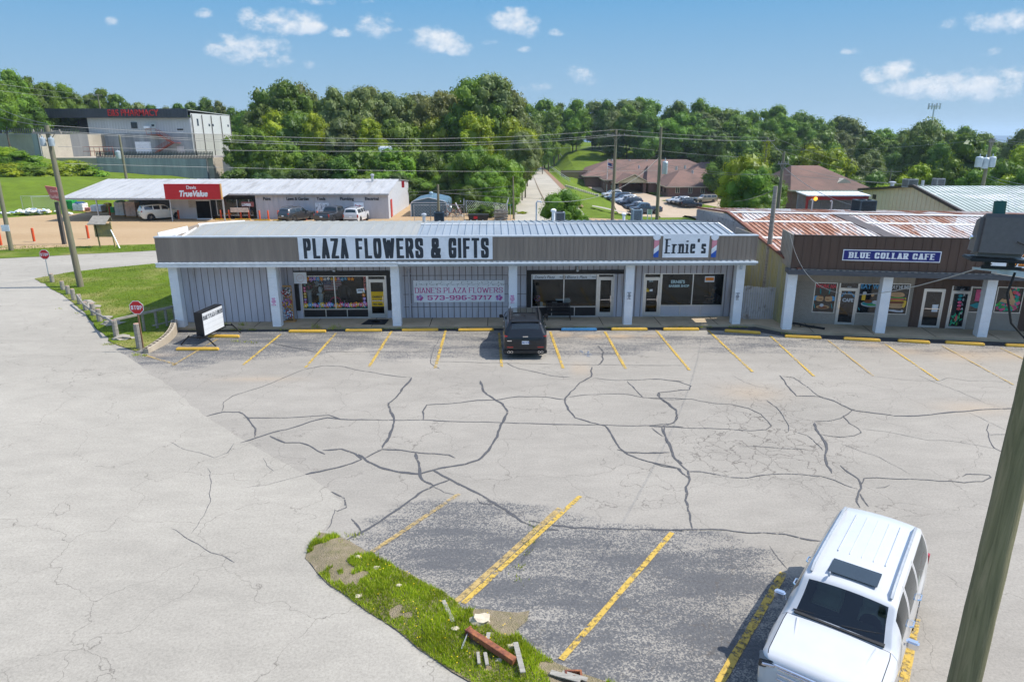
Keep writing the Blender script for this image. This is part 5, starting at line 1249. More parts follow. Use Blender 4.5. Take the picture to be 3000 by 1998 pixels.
# flag
u0,zb = PF.P(950,851,VW+.5); u1,zt = PF.P(999,818,VW+.5); T = thing('flag','stars and stripes flag hanging inside the flower shop window','flag',PF.W(u0,VW+.5,zb),PYA); w_,h_ = u1-u0,zt-zb; m = MB()
for i in range(13): m.poly([(0,0,h_*i/13),(w_,0,h_*i/13),(w_,0,h_*(i+1)/13),(0,0,h_*(i+1)/13)],i % 2)
m.build('stripes',[mat('flag_red',(.45,.02,.04),.8),mat('flag_white',(.6,.6,.62),.8)],T); m = MB(); m.box((0,-.008,h_*.5),(w_*.42,-.003,h_)); m.build('canton',mat('flag_blue',(.03,.05,.18),.8),T)
m = MB()
for i in range(5):
    for j in range(4): m.box((.04+i*w_*.08,-.011,h_*.55+j*h_*.11),(.07+i*w_*.08,-.009,h_*.55+j*h_*.11+.025))
m.build('stars',MATS['flag_white'],T)
# jacket on a stand
u,z = PF.P(1008,860,VW+.5); T = thing('mannequin','dark dress jacket on a white display stand in the flower window','mannequin',PF.W(u,VW+.5,.13),PYA)
m = MB(); m.lathe([(.02,.9),(.22,.98),(.24,1.15),(.19,1.35),(.24,1.6),(.20,1.72),(.06,1.76)],(0,0,0),14); m.tube([(-.22,0,1.66),(-.32,-.02,1.4),(-.30,-.04,1.1)],[.08,.07,.06],8); m.tube([(.22,0,1.66),(.32,-.02,1.4),(.30,-.04,1.1)],[.08,.07,.06],8); m.build('jacket',mat('navy_cloth',(.012,.013,.02),.9),T,smooth=True)
m = MB(); m.cyl((0,0,.02),(0,0,.9),.025); m.lathe([(.16,0),(.14,.03),(.02,.06)],(0,0,0),12); m.build('stand',white_paint,T)
# lattice screens
u0,z0 = PF.P(950,905,VW+.8); T = thing('lattice_screen','pale lattice display screen with wooden posts behind the flag','screen',PF.W(u0,VW+.8,.13),PYA); m = MB()
for i in range(14): m.box((i*.1,0,0),(i*.1+.012,.012,1.15))
for i in range(12): m.box((0,-.006,i*.1),(1.3,-.001,i*.1+.012))
m.build('lattice',mat('lattice_cream',(.35,.33,.27),.8),T); m = MB(); [m.box((x,-.03,0),(x+.04,.03,1.25)) for x in (0,.62,1.27)]; m.build('posts',tan_wood,T)
u,z = PF.P(984,893,VW+.4); T = thing('wreath','dark red wreath standing low in the flower window','wreath',PF.W(u,VW+.4,.75),PYA); m = MB()
for k in range(40): a = k*2*math.pi/40; m.ico((.28*math.cos(a),0,.2+.28*math.sin(a)),.055,1,.4,mi=k % 2,seed=k)
m.build('blooms',[PET[6],PET[0]],T)
# window shelf goods in the second window
for i,(px,py,nm,lb,c,s) in enumerate([(1586,893,'letter_mug','white letter D mug on the sill of the second window',white_paint,(.16,.16,.26)),(1597,893,'basket','tan woven basket beside the letter mug',tan_wood,(.28,.2,.22)),(1625,890,'gift_box','grey gift box behind the black bench',galv,(.3,.2,.2)),(1640,874,'display_shelf','pale display shelf in the second window',white_paint,(.5,.3,.05)),(1660,884,'gift_bag','glassy gift display right of the shelf',galv,(.35,.25,.3))]):
    u,z = PF.P(px,py,VW+.3); T = thing(nm,lb,nm.replace('_',' '),PF.W(u,VW+.3,z-.1),PYA); m = MB(); m.obox((0,0,s[2]/2),s,taper=.9); m.build('body',c,T,bevel=.02); m = MB(); m.tube([(s[0]/2,0,s[2]*.75),(s[0]/2+.06,0,s[2]*.5),(s[0]/2,0,s[2]*.25)],.012,6); m.build('handle',c,T)
bouquet('bouquet','dried tan and pink flowers in the second window',Su(1575,880,VW+.5),VW+.5,1.05,.22,[PET[3],tan_wood,PET[0]],n=40)
# bench
u0,u1 = Su(1601,920,1.15),Su(1671,920,1.15); T = thing('bench','black metal park bench with pierced back under the second window','bench',PF.W((u0+u1)/2,1.15,.14),PYA); hw = (u1-u0)/2
m = MB()
for k in range(6): m.box((-hw,-.25+k*.08,.42),(hw,-.19+k*.08,.445))
m.build('seat',black_paint,T); m = MB(); m.box((-hw+.04,.26,.82),(hw-.04,.29,.86)); m.box((-hw+.04,.26,.50),(hw-.04,.29,.54))
for k in range(17):
    x = -hw+.1+k*(2*hw-.2)/16
    for j in range(3): m.lathe([(.045,0),(.045,.02),(.03,.02),(.03,0)],(x,.265,.60+j*.09),8,axis='y')
m.build('backrest',black_paint,T)
for s in (-1,1):
    x = s*(hw-.02); m = MB(); m.tube([(x,-.24,0),(x,-.22,.42),(x,-.26,.62),(x,.1,.66),(x,.27,.62)],.022,6); m.build('armrest',black_paint,T)
    m = MB(); m.tube([(x,.30,0),(x,.22,.42),(x,.28,.88)],.022,6); m.build('leg',black_paint,T)
# door mat
P = [G(1080,936,.146),G(1140,936,.146),G(1127,951,.146),G(1057,951,.146)]; T = thing('door_mat','black doormat with a round emblem before the flower shop door','doormat',P[3]); m = MB(); m.prism([tuple(p-P[3]) for p in P],(0,0,.012)); m.build('mat',mat('mat_rubber',(.015,.016,.022),.95),T)
cx = (P[0]+P[1]+P[2]+P[3])/4-P[3]; m = MB(); m.lathe([(.30,0),(.30,.004),(.27,.004),(.27,0)],(cx.x,cx.y,.013),24); m.build('emblem',mat('mat_grey',(.09,.09,.1),.95),T)
# wreath rack
u = Su(850,945,1.15); T = thing('wreath_rack','tall wooden rack with three flower wreaths beside the second pillar','display rack',PF.W(u,1.05,.14),PYA); m = MB()
for x in (-.27,.23): m.box((x,-.02,0),(x+.045,.03,1.95))
for z in (.15,.55,.72,1.15,1.3,1.88): m.box((-.225,-.015,z),(.23,.02,z+.10))
m.box((-.34,-.2,0),(.36,.2,.05)); m.box((-.27,.18,.0),(-.225,.22,1.2)); m.build('frame',tan_wood,T)
for z,cs,nm in ((1.6,[PET[6],PET[5],flw_g],'a'),(1.0,[PET[6],PET[2],PET[3]],'b'),(.42,[mat('petal_sky',(.2,.5,.8),.7),PET[6],PET[5]],'c')):
    TT = thing('wreath',{'a': 'red and white wreath at the top of the wooden rack','b': 'red, yellow and purple wreath in the middle of the wooden rack','c': 'blue and red wreath at the bottom of the wooden rack'}[nm],'wreath',PF.W(u-.0,.95,.14+z),PYA,'wreaths on the rack')
    bouquet('','',0,0,0,.27,cs,par=TT,n=110,seed=int(z*10))
# seated person inside the barber shop
def skinned(name,joints,edges,m_,T,sub=2):
    me = bpy.data.meshes.new(name); me.from_pydata([j[:3] for j in joints],edges,[]); o = bpy.data.objects.new(name,me); COL.objects.link(o)
    md = o.modifiers.new('s','SKIN'); sk = me.skin_vertices[0].data
    for i,j in enumerate(joints): sk[i].radius = (j[3],j[4] if len(j) > 4 else j[3]); sk[i].use_root = (i == 0)
    o.modifiers.new('d','SUBSURF').levels = sub
    dg = bpy.context.evaluated_depsgraph_get(); dg.update(); m2 = bpy.data.meshes.new_from_object(o.evaluated_get(dg)); bpy.data.objects.remove(o)
    m2.name = name; m2.materials.clear(); m2.materials.append(m_); m2.polygons.foreach_set('use_smooth',[True]*len(m2.polygons)); o = bpy.data.objects.new(name,m2); COL.objects.link(o); o.parent = T; return o
u,z = PF.P(2090,880,VW+1.1)
skin = mat('skin',(.42,.25,.18),.6)
T = thing('person','person in a dark top seated inside the barber shop window with one arm stretched forward','person',PF.W(u,VW+1.1,.13),PYA + R(180))
J = [(0,0,.50,.15,.13),(0,0,.72,.14,.11),(0,0,.98,.17,.11),(0,0,1.10,.06),(0.01,0,1.16,.05),(0,.17,1.03,.06),(.10,.24,.80,.045),(.32,.20,.78,.035),(.40,.18,.80,.03),(0,-.17,1.03,.06),(.12,-.24,.80,.045),(.34,-.18,.86,.035),(.42,-.16,.88,.03),
     (.06,.10,.48,.09),(.46,.13,.50,.07),(.48,.13,.10,.05),(.60,.13,.05,.04),(.06,-.10,.48,.09),(.46,-.13,.50,.07),(.48,-.13,.10,.05),(.60,-.13,.05,.04)]
J += [(.02,0,1.24,.085,.095),(.03,0,1.33,.085,.10),(.02,0,1.41,.055,.065)]
E_ = [(0,1),(1,2),(2,3),(3,4),(2,5),(5,6),(6,7),(7,8),(2,9),(9,10),(10,11),(11,12),(0,13),(13,14),(14,15),(15,16),(0,17),(17,18),(18,19),(19,20),(4,21),(21,22),(22,23)]
for sy,b in ((1,8),(-1,12)):
    hx,hy,hz = J[b][:3]
    for k in range(4): i0 = len(J); J.append((hx+.045,hy+(k-1.5)*.018,hz-.002,.009)); J.append((hx+.08+.006*(1.5-abs(k-1.5)),hy+(k-1.5)*.02,hz-.02,.007)); E_ += [(b,i0),(i0,i0+1)]
    i0 = len(J); J.append((hx+.02,hy-sy*.035,hz,.009)); J.append((hx+.045,hy-sy*.05,hz-.01,.008)); E_ += [(b,i0),(i0,i0+1)]
skinned('body',J,E_,skin,T)
skinned('shirt',[(0,0,.52,.17,.15),(0,0,.72,.165,.135),(0,0,.98,.19,.13),(0,0,1.06,.10,.09),(0,.19,1.03,.078),(.07,.24,.88,.07),(0,-.19,1.03,.078),(.07,-.24,.88,.07)],[(0,1),(1,2),(2,3),(2,4),(4,5),(2,6),(6,7)],mat('dark_shirt',(.05,.06,.10),.9),T)
skinned('trousers',[(0,0,.50,.16,.14),(.06,.10,.50,.105),(.46,.13,.515,.085),(.48,.13,.14,.065),(.06,-.10,.50,.105),(.46,-.13,.515,.085),(.48,-.13,.14,.065)],[(0,1),(1,2),(2,3),(0,4),(4,5),(5,6)],mat('dark_jeans',(.03,.035,.06),.9),T)
m = MB(); m.ico((0,0,1.36),.115,2,.15,sc=(.95,.85,.9)); m.build('hair',mat('grey_hair',(.18,.16,.15),.9),T,smooth=True); m = MB(); m.ico((.115,.035,1.31),.012,1); m.ico((.115,-.035,1.31),.012,1); m.build('eyes',black_paint,T); m = MB(); m.obox((.125,0,1.28),(.035,.025,.045),taper=.5); m.build('nose',skin,T,smooth=True); m = MB(); m.obox((.105,0,1.235),(.02,.05,.01)); m.build('mouth',MATS['petal_red'],T)
C_ = thing('barber_chair','dark chair the person sits on inside the barber shop','chair',PF.W(u,VW+1.1,.13),PYA + R(180)); m = MB(); m.box((-.22,-.26,.36),(.35,.26,.42)); m.build('seat',black_paint,C_); m = MB(); m.box((-.30,-.24,.42),(-.23,.24,.95)); m.build('backrest',black_paint,C_); m = MB(); m.cyl((.05,0,0),(.05,0,.36),.05); m.lathe([(.25,0),(.22,.03),(.05,.05)],(.05,0,0),16); m.build('pedestal',chrome,C_)

# ---------------------------------------------------------------- roof equipment
def ac_unit(label,px,py0,py1,Y,w=.75,c=(.30,.33,.35),rust=False,z0=None,cat='air conditioner',grp='air conditioners on the roofs'):
    p = V(px,py1,Y); h = V(px,py0,Y).z - p.z; T = thing('air_conditioner',label,cat,p,R(4),grp); cm_ = mat('ac_shell_%d' % int(c[2]*100),c,.5,.3,c2=(.28,.12,.06) if rust else None,lo=.6,hi=.7)
    m = MB(); m.box((-w/2,-w/2,-.02),(w/2,w/2,.06)); m.box((-w/2,-w/2,h-.07),(w/2,w/2,h))
    for x in (-1,1):
        for y in (-1,1): m.box((x*w/2-.03*x-.03,y*w/2-.03*y-.03,.06),(x*w/2-.03*x+.03,y*w/2-.03*y+.03,h-.07))
    m.build('shell',cm_,T,bevel=.01); m = MB(); m.box((-w/2+.05,-w/2+.05,.07),(w/2-.05,w/2-.05,h-.09)); m.build('core',black_paint,T); m = MB()
    for k in range(int(w/.07)-1):
        x = -w/2+.08+k*.07; m.box((x,-w/2+.01,.08),(x+.02,-w/2+.04,h-.08)); m.box((w/2-.04,x,.08),(w/2-.01,x+.02,h-.08)); m.box((-w/2+.01,x,.08),(-w/2+.04,x+.02,h-.08))
    m.build('grille',cm_,T); m = MB(); m.lathe([(w*.38,0),(w*.38,.03),(w*.34,.03),(w*.34,0)],(0,0,h),20); m.lathe([(w*.16,.0),(w*.12,.035),(.01,.04)],(0,0,h),12); m.build('fan_guard',black_paint,T); return T
def vent(label,px,py0,py1,Y,r=.09,cap=True,c=None,grp='roof vents'):
    p = V(px,py1,Y); h = V(px,py0,Y).z - p.z; T = thing('roof_vent',label,'vent pipe',p,0,grp); m = MB(); m.cyl((0,0,-.1),(0,0,h*.8),r,n=10); m.lathe([(r*1.8,0),(r*1.5,.05),(r,.08)],(0,0,-.02),10); m.build('pipe',c or galv,T,smooth=True)
    if cap: m = MB(); m.lathe([(r*1.5,h*.78),(r*1.7,h*.82),(r*1.7,h*.92),(r*.8,h),(.01,h)],(0,0,0),12); m.build('cap',c or galv,T,smooth=True)
ac_unit('dark slate air conditioner on the shop roof in front of the blue-grey shed',1287,621,652,46.2,.66,(.06,.085,.105)); ac_unit('pale grey air conditioner beside the street on the shop roof',1639,621,652,46.4,.66,(.30,.32,.34)); ac_unit('rust-streaked pale blue air conditioner on the shop roof before the parked cars',1864,613,652,46.6,.66,(.36,.43,.46),True)
vent('white capped roof vent left of the slate air conditioner',1243,625,660,43.5,.10); vent('blue-white vent pipe touching the pale grey air conditioner',1621,612,652,46.0,.11,c=white_paint); vent('blue-white capped vent left of the rusty air conditioner',1827,624,652,46.0,.09,c=white_paint)
p = V(1571,650,46.6); T = thing('service_mast','grey hooked service mast behind the shop roof beside the street','mast',(p.x,p.y,0)); m = MB(); h = V(1571,590,46.6).z; m.tube([(0,0,0),(0,0,h-.1),(.08,0,h),(.28,0,h-.02),(.33,0,h-.1)],.05,8); m.build('mast',galv,T,smooth=True)
# ---------------------------------------------------------------- cafe building
CB = thing('cafe_building','brown-fronted cafe block with white pillars, painted windows and a rusty ribbed roof','building',(CX0,CY0,0),CYA)
def Cu(px,py,v=0): return CF.P(px,py,v)[0]
def Cz(px,py,v=0): return CF.P(px,py,v)[1]
CE = 26.0; VC = 1.45; zc0,zc1,zcT = 3.08,3.32,5.0
choc = mat('chocolate_ribbed_metal',(.085,.05,.036),.5,var=.15,vs=1.5,stretch=(4,1,.3)); board = mat('tan_board',(.34,.30,.25),.8,var=.12,vs=2,stretch=(3,1,.4))
t = NT('tan_brick'); br = t.n('ShaderNodeTexBrick'); t.l(t.mapping((1,1,1),rot=(R(90),0,0)),br.inputs['Vector']); br.inputs['Scale'].default_value = 4.6; br.inputs['Color1'].default_value = (.37,.33,.28,1); br.inputs['Color2'].default_value = (.31,.275,.235,1); br.inputs['Mortar'].default_value = (.19,.17,.15,1); br.inputs['Mortar Size'].default_value = .025
t.col(t.mix(t.ramp(t.noise(1.2,4,.6),[(.4,0),(.8,.35)]),br.outputs[0],(.24,.21,.18))); t.set(rough=.85); t.bump(br.outputs['Fac'],-.4,.01); brick_tan = t.m
cp = [Cu(2290,972),Cu(2562,984),Cu(2860,994),Cu(2860,994)+5.6]
for u in cp:
    m = MB(); m.box((u,-.02,0),(u+.45,.42,zc0))
    for k in range(15): m.box((u-.004*((k*3) % 2)-.003,-.024-.003*(k % 2),k*.205+.01),(u+.453,.424,k*.205+.195))
    m.build('pillar',block_white,CB,bevel=.006)
m = MB(); m.box((-.35,-.40,zc0),(CE,-.16,zc1)); m.box((-.35,-.155,zc0+.03),(CE,.35,zc1)); m.build('beam',mat('dark_slate_beam',(.075,.08,.09),.6,var=.3,vs=3,stretch=(.5,1,4)),CB)
m = MB()
for k in range(int(CE/.30)): m.box((-.2+k*.30,-.36,zc1+.004),(-.2+k*.30+.14,-.24,zc1+.03))
m.box((-.2,-.25,zc1+.005),(CE-.2,-.222,zc1+.028))
m.build('drip_edge',board,CB)
m = MB(); m.box((-.22,-.22,zc1+.01),(CE,-.12,zcT)); ribs(m,-.15,CE,.42,zc1+.03,zcT-.02,-.22,.025,.045); m.build('fascia',choc,CB)
m = MB(); m.box((-.24,-.25,zcT),(CE,-.08,zcT+.035)); m.build('fascia_cap',brown_metal,CB)
m = MB(); m.box((-.22,-.115,zc1),(-.18,2.4,zcT))
for k in range(8): m.box((-.245,-.05+k*.3,zc1),(-.2205,-.01+k*.3,zcT))
m.build('fascia_return',board,CB)
m = MB(); m.box((-.1,-.10,zc0+.1),(CE,1.45,zc0+.14)); m.build('soffit',brown_metal,CB)
def crect(x0,y0,x1,y1): ym = (y0+y1)/2; return (Cu(x0,ym,VC),Cu(x1,ym,VC),Cz((x0+x1)/2,y1,VC),Cz((x0+x1)/2,y0,VC))
wa = crect(2383,828,2449,914); da = crect(2452,830,2510,949); wb_ = crect(2513,831,2600,917); wc = crect(2604,831,2662,919); db = crect(2698,846,2761,958); dc_ = crect(2779,838,2838,960); wd = crect(2841,842,2913,914); we = crect(2917,841,2996,915)
da,db,dc_ = [(d[0],d[1],.145,d[3]) for d in (da,db,dc_)]
HC = [wa,da,wb_,wc,db,dc_,wd,we]; uB = Cu(2672,880,VC); uB2 = wd[0]; uB3 = Cu(2984,940,VC)
zbd = Cz(2400,824,VC)
m = MB(); holes_wall(.0,uB,.14,zbd,VC,VC+.12,HC,m); m.build('brick_wall',brick_tan,CB); m = MB(); holes_wall(uB2,uB3,.14,wd[2]-.02,VC,VC+.12,[],m); m.build('brick_wall',brick_tan,CB)
m = MB(); m.box((0,VC,zbd+.002),(uB,VC+.12,3.2)); ribs(m,.1,uB,.42,zbd+.01,3.2,VC,.015,.03); m.build('board_wall',board,CB)
m = MB(); holes_wall(uB+.002,uB2-.002,.14,3.2,VC-.01,VC+.12,HC,m); holes_wall(uB2,CE,wd[3]+.05,3.2,VC-.01,VC+.12,HC,m); m.box((uB3+.002,VC-.01,.14),(CE,VC+.12,wd[3]+.045)); ribs(m,uB+.1,CE-.1,.42,.15,3.2,VC-.01,.02,.04,HC + [(uB2-.1,uB3,.14,wd[3]+.05)]); m.build('brown_wall',choc,CB)
for (a,b,c,d) in (wa,wb_,wc,wd,we):
    m = MB(); m.box((a,VC+.05,c),(b,VC+.07,d)); m.build('window_pane',dark_glass,CB)
    m = MB(); m.box((a,VC-.03,c-.04),(b,VC+.04,c)); m.box((a,VC-.01,d-.035),(b,VC+.04,d)); m.box((a,VC-.012,c),(a+.035,VC+.04,d-.035)); m.box((b-.035,VC-.012,c),(b,VC+.04,d-.035)); m.build('window_frame',alu,CB)
for i,(a,b,c,d) in enumerate((da,db,dc_)):
    dt = d-.30 if i != 1 else d-.05; m = MB(); m.box((a,VC-.03,c),(a+.06,VC+.06,d)); m.box((b-.06,VC-.03,c),(b,VC+.06,d)); m.box((a+.06,VC-.03,dt),(b-.06,VC+.06,dt+.05)); m.build('door_frame',alu,CB)
    m = MB(); s = .08; m.box((a+.065,VC-.015,c+.01),(a+.065+s,VC+.03,dt-.01)); m.box((b-.065-s,VC-.015,c+.01),(b-.065,VC+.03,dt-.01)); m.box((a+.065+s,VC-.015,c+.01),(b-.065-s,VC+.03,c+.12)); m.box((a+.065+s,VC-.015,dt-.1),(b-.065-s,VC+.03,dt-.01)); do = m.build('door',alu,CB)
    m = MB(); m.box((a+.145,VC,c+.12),(b-.145,VC+.01,dt-.1)); m.build('door_pane',dark_glass,do)
    m = MB(); (m.box((a+.15,VC-.06,1.15),(b-.15,VC-.03,1.18)) if i == 1 else m.box((a+.08,VC-.06,1.0),(a+.11,VC-.02,1.4))); m.build('door_handle',chrome,do)
    if i != 1: m = MB(); m.box((a+.06,VC,dt+.055),(b-.06,VC+.01,d)); m.build('transom',dark_glass,CB)
# window paintings
chalk = mat('white_window_paint',(.6,.62,.66),.8); chalkb = mat('blue_window_paint',(.12,.4,.7),.8); chalkr = mat('red_window_paint',(.7,.10,.12),.8); tea = mat('teal_window_paint',(.04,.30,.34),.8)
PAL = [mat('paint_tan',(.62,.38,.20),.8),mat('paint_brown',(.25,.09,.04),.8),mat('paint_green',(.10,.42,.08),.8),PET[2],chalk,chalkb,tea,PET[0],mat('paint_jade',(.03,.42,.22),.8),chalkr]
def blob_(m,u,z,rx,rz,mi,k=0,rot=0,n=16,sq=1.0):
    c,s = math.cos(rot),math.sin(rot); P = []
    for i in range(n):
        a = 2*math.pi*i/n; x = rx*math.copysign(abs(math.cos(a))**sq,math.cos(a)); y = rz*math.copysign(abs(math.sin(a))**sq,math.sin(a)); P.append((u+x*c-y*s,VC+.045-.0008*k,z+x*s+y*c))
    m.poly(P,mi)
m = MB()
u0,u1,z0,z1 = wa; w_,h_ = u1-u0,z1-z0; X = lambda f: u0+w_*f; Z = lambda f: z0+h_*f
for f,s_ in ((.30,1),(.70,-1)):
    blob_(m,X(f-.17*s_),Z(.46),.16,.12,5,0,.3*s_)
    blob_(m,X(f),Z(.45),.19,.15,0,1,0,sq=.7)
    for k in range(4): blob_(m,X(f+.04*s_)+.0,Z(.37+.055*k),.10,.025,1 if k % 2 else 0,2+k)
    blob_(m,X(f),Z(.70),.03,.16,6,1,.1*s_)
blob_(m,X(.48),Z(.16),.33,.10,0,1); blob_(m,X(.48),Z(.15),.25,.07,1,2); blob_(m,X(.42),Z(.22),.10,.09,4,3)
for f in (.1,.88): blob_(m,X(f),Z(.2),.02,.15,6,1,.3)
u0,u1,z0,z1 = wb_; w_,h_ = u1-u0,z1-z0; X = lambda f: u0+w_*f; Z = lambda f: z0+h_*f
blob_(m,X(.5),Z(.30),.52,.16,4,0); blob_(m,X(.5),Z(.31),.48,.13,6,1); blob_(m,X(.38),Z(.38),.20,.09,1,2); blob_(m,X(.62),Z(.36),.15,.10,4,3); blob_(m,X(.5),Z(.27),.22,.05,2,4)
m.box((X(.14),VC+.035,Z(.42)),(X(.14)+.18,VC+.0455,Z(.62)),3); blob_(m,X(.22),Z(.66),.10,.10,4,2); blob_(m,X(.5),Z(.60),.08,.08,0,1)
blob_(m,X(.1),Z(.12),.03,.1,6,1,.6)
u0,u1,z0,z1 = wc; w_,h_ = u1-u0,z1-z0; X = lambda f: u0+w_*f; Z = lambda f: z0+h_*f
for z,rx,rz,mi in ((.22,.36,.075,0),(.30,.38,.05,0),(.37,.40,.07,1),(.43,.40,.025,3),(.48,.38,.05,9),(.52,.40,.035,2),(.62,.36,.12,0),(.66,.30,.08,0)): blob_(m,X(.42),Z(z),rx,rz,mi,int(z*20),sq=.8)
blob_(m,X(.84),Z(.32),.09,.20,3,2,-.15,sq=.8); blob_(m,X(.86),Z(.50),.03,.06,3,3); blob_(m,X(.42),Z(.08),.38,.05,4,2,-.1); blob_(m,X(.78),Z(.08),.07,.07,4,3)
m.build('window_painting',PAL,CB)
def ctext(s,w_,fx,fz,size,m_,sx=1,nm='window_lettering',v=VC+.03,bold=.012): u0,u1,z0,z1 = w_; textmesh(s,size,m_,nm,CB,(u0+(u1-u0)*fx,v,z0+(z1-z0)*fz),sx=sx,bold=bold,ext=.002)
ctext('WORK HARD',wa,.06,.82,.27,chalkr,.78); ctext('EAT WELL',wb_,.05,.82,.34,chalkb,.85); ctext('STAY HUMBLE',wc,-.10,.82,.27,chalk,.72); ctext('CAFE',da,.25,.56,.24,chalk,.95,v=VC-.004)
ctext('1315',da,.4,.90,.10,chalk,v=VC-.004,bold=.004); ctext('1317',dc_,.4,.90,.10,chalk,v=VC-.004,bold=.004)
a,b,z0,z1 = da; cx = (a+b)/2
for i,ch in enumerate('BLUE COLLAR'): th = math.pi*(.93-.86*i/10); textmesh(ch,.13,chalkb,'window_lettering',CB,(cx+.30*math.cos(th)-.03,VC-.004,z0+1.45+.22*math.sin(th)),rot=(R(90),R(90)-th if False else 0,0),bold=.005,ext=.002)
a,b,z0,z1 = dc_
for i,ch in enumerate('RELAX'): textmesh(ch,.17,chalk,'window_lettering',CB,(b-.36,VC-.004,z0+1.72-i*.24),bold=.004,ext=.002)
rr = random.Random(8); m = MB()
for i in range(46): t_ = rr.random(); u = a+.25+(b-a-.5)*rr.random(); z = z0+.2+t_*(1.0 if u < cx+1 else .8); blob_(m,u,z,.03,.10,8 if i % 4 else 2,50+i % 12,rr.uniform(-.8,.8))
for i in range(5): blob_(m,a+.45+.05*rr.random(),z0+1.05+i*.17,.10,.07,[9,7,7,6,6][i],66)
blob_(m,a+.45,z0+.55,.05,.18,9,67); 
u0,u1,zz0,zz1 = we
for i in range(44): blob_(m,u0+.1+(u1-u0-.2)*rr.random(),zz0+.08+.5*rr.random(),.10,.07,[8,7,6,7,2][i % 5],i % 12,rr.uniform(-1,1))
for i in range(26): blob_(m,u1-.55+.35*rr.random(),zz0+.5+.8*rr.random(),.07,.08,[8,8,9,6,7][i % 5],12+i % 6,rr.uniform(-1,1))
m.poly([(u0+.2,VC+.03,zz0+.55),(u0+.9,VC+.03,zz0+.35),(u0+.95,VC+.03,zz0+.6),(u0+.3,VC+.03,zz0+.68)],0); m.poly([(u0+.75,VC+.028,zz0+.5),(u0+.95,VC+.028,zz0+.5),(u0+.62,VC+.028,zz0+1.2),(u0+.5,VC+.028,zz0+1.25)],0)
u0,u1,zz0,zz1 = wd; m.box((u0+.25,VC+.03,zz0+.55),(u1-.05,VC+.04,zz0+1.15),7); m.box((u0+.45,VC+.028,zz0+1.2),(u1-.2,VC+.04,zz0+1.36),6); m.prism([(u0+.05,VC+.03,zz0+.32),(u0+.35,VC+.03,zz0+.18),(u1-.1,VC+.03,zz0+.24),(u1-.1,VC+.03,zz0+.42),(u0+.35,VC+.03,zz0+.46)],(0,.01,0),6)
m.build('window_painting',PAL,CB); textmesh('Glow',.2,chalk,'window_lettering',CB,(wd[0]+.42,VC+.022,wd[2]+.9),ext=.002); textmesh('Girl',.2,chalk,'window_lettering',CB,(wd[0]+.46,VC+.022,wd[2]+.65),ext=.002)
m = MB(); m.box((db[1]-.5,VC-.02,1.0),(db[1]-.22,VC-.003,1.38)); m.build('door_notice',white_sign,CB)
# roof: world-space slopes following the slanted front, ribbed and rusty
ex,ey = math.cos(CYA),math.sin(CYA)
A0,A1,A2 = Vector((14.35,33.9,3.36)),Vector((13.95,44.5,4.98)),Vector((13.55,50.6,4.66)); E3 = Vector((ex,ey,0))
t = NT('rusty_roof_metal'); rot = (0,0,-CYA); v1_ = t.mapping((3.2,.42,1),rot=(0,0,R(8))); n1 = t.noise(.55,7,.72,v1_); n2 = t.noise(2.5,6,.75,t.mapping((2.4,.5,1),rot=(0,0,R(8)),loc=(7,2,0)))
sheetn = t.n('ShaderNodeTexVoronoi'); sheetn.inputs['Scale'].default_value = .55; t.l(t.mapping((1.2,.38,1),rot=(0,0,R(8.6))),sheetn.inputs['Vector'])
f = t.math('ADD',t.math('MULTIPLY',n1,.55),t.math('MULTIPLY',n2,.45)); sc = t.n('ShaderNodeSeparateColor'); t.l(sheetn.outputs['Color'],sc.inputs[0]); f = t.math('ADD',f,t.math('MULTIPLY',t.math('SUBTRACT',sc.outputs[0],.5),.22))
k = t.ramp(f,[(.42,(.62,.59,.57)),(.50,(.50,.43,.40)),(.56,(.38,.20,.13)),(.65,(.29,.115,.06)),(.76,(.18,.08,.055))]); t.col(k); t.set(rough=.7,metal=.1); rust_m = t.m
m = MB(); Lr = 26
for P,Q in ((A0,A1),(A1,A2)):
    m.prism([P,P+E3*Lr,Q+E3*Lr,Q],(0,0,-.05))
    for i in range(int(Lr/.30)): a = P+E3*(.15+i*.30); b = Q+E3*(.15+i*.30); m.bar(a+Vector((0,0,.02)),b+Vector((0,0,.02)),.07,.05)
m.build('rusty_roof',rust_m,CB,world=True)
m = MB(); wmm = mat('white_lap_band',(.68,.68,.66),.6,var=.15,vs=4)
for f0,f1 in ((.115,.145),(.46,.49),(.79,.815)):
    a = A0.lerp(A1,f0)+Vector((0,0,.008)); b = A0.lerp(A1,f1)+Vector((0,0,.008)); m.prism([a,a+E3*(Lr-.2),b+E3*(Lr-.2),b],(0,0,.045))
a = A1+Vector((0,-.25,.01)); m.prism([a,a+E3*Lr,a+E3*Lr+Vector((0,.5,0)),a+Vector((0,.5,0))],(0,0,.045)); m.build('lap_band',wmm,CB,world=True)
for uu_,w_ in ((6.2,.8),(21.0,2.6)): m = MB(); a = A0+E3*(uu_+1.6)+Vector((0,0,.012)); b = A1+E3*uu_+Vector((0,0,.012)); m.prism([a,a+E3*w_,b+E3*w_,b],(0,0,.048)); m.build('dark_roof_panel',mat('dark_brown_panel',(.10,.08,.07),.5,var=.2),CB,world=True)
m = MB(); m.bar(A0+Vector((-.02,-.3,-.0)),A1+Vector((-.02,0,.03)),.22,.10); m.bar(A1+Vector((-.02,0,.03)),A2+Vector((0,0,.03)),.22,.10); m.build('rusty_trim',mat('rusty_trim',(.17,.065,.04),.8,var=.3),CB,world=True)
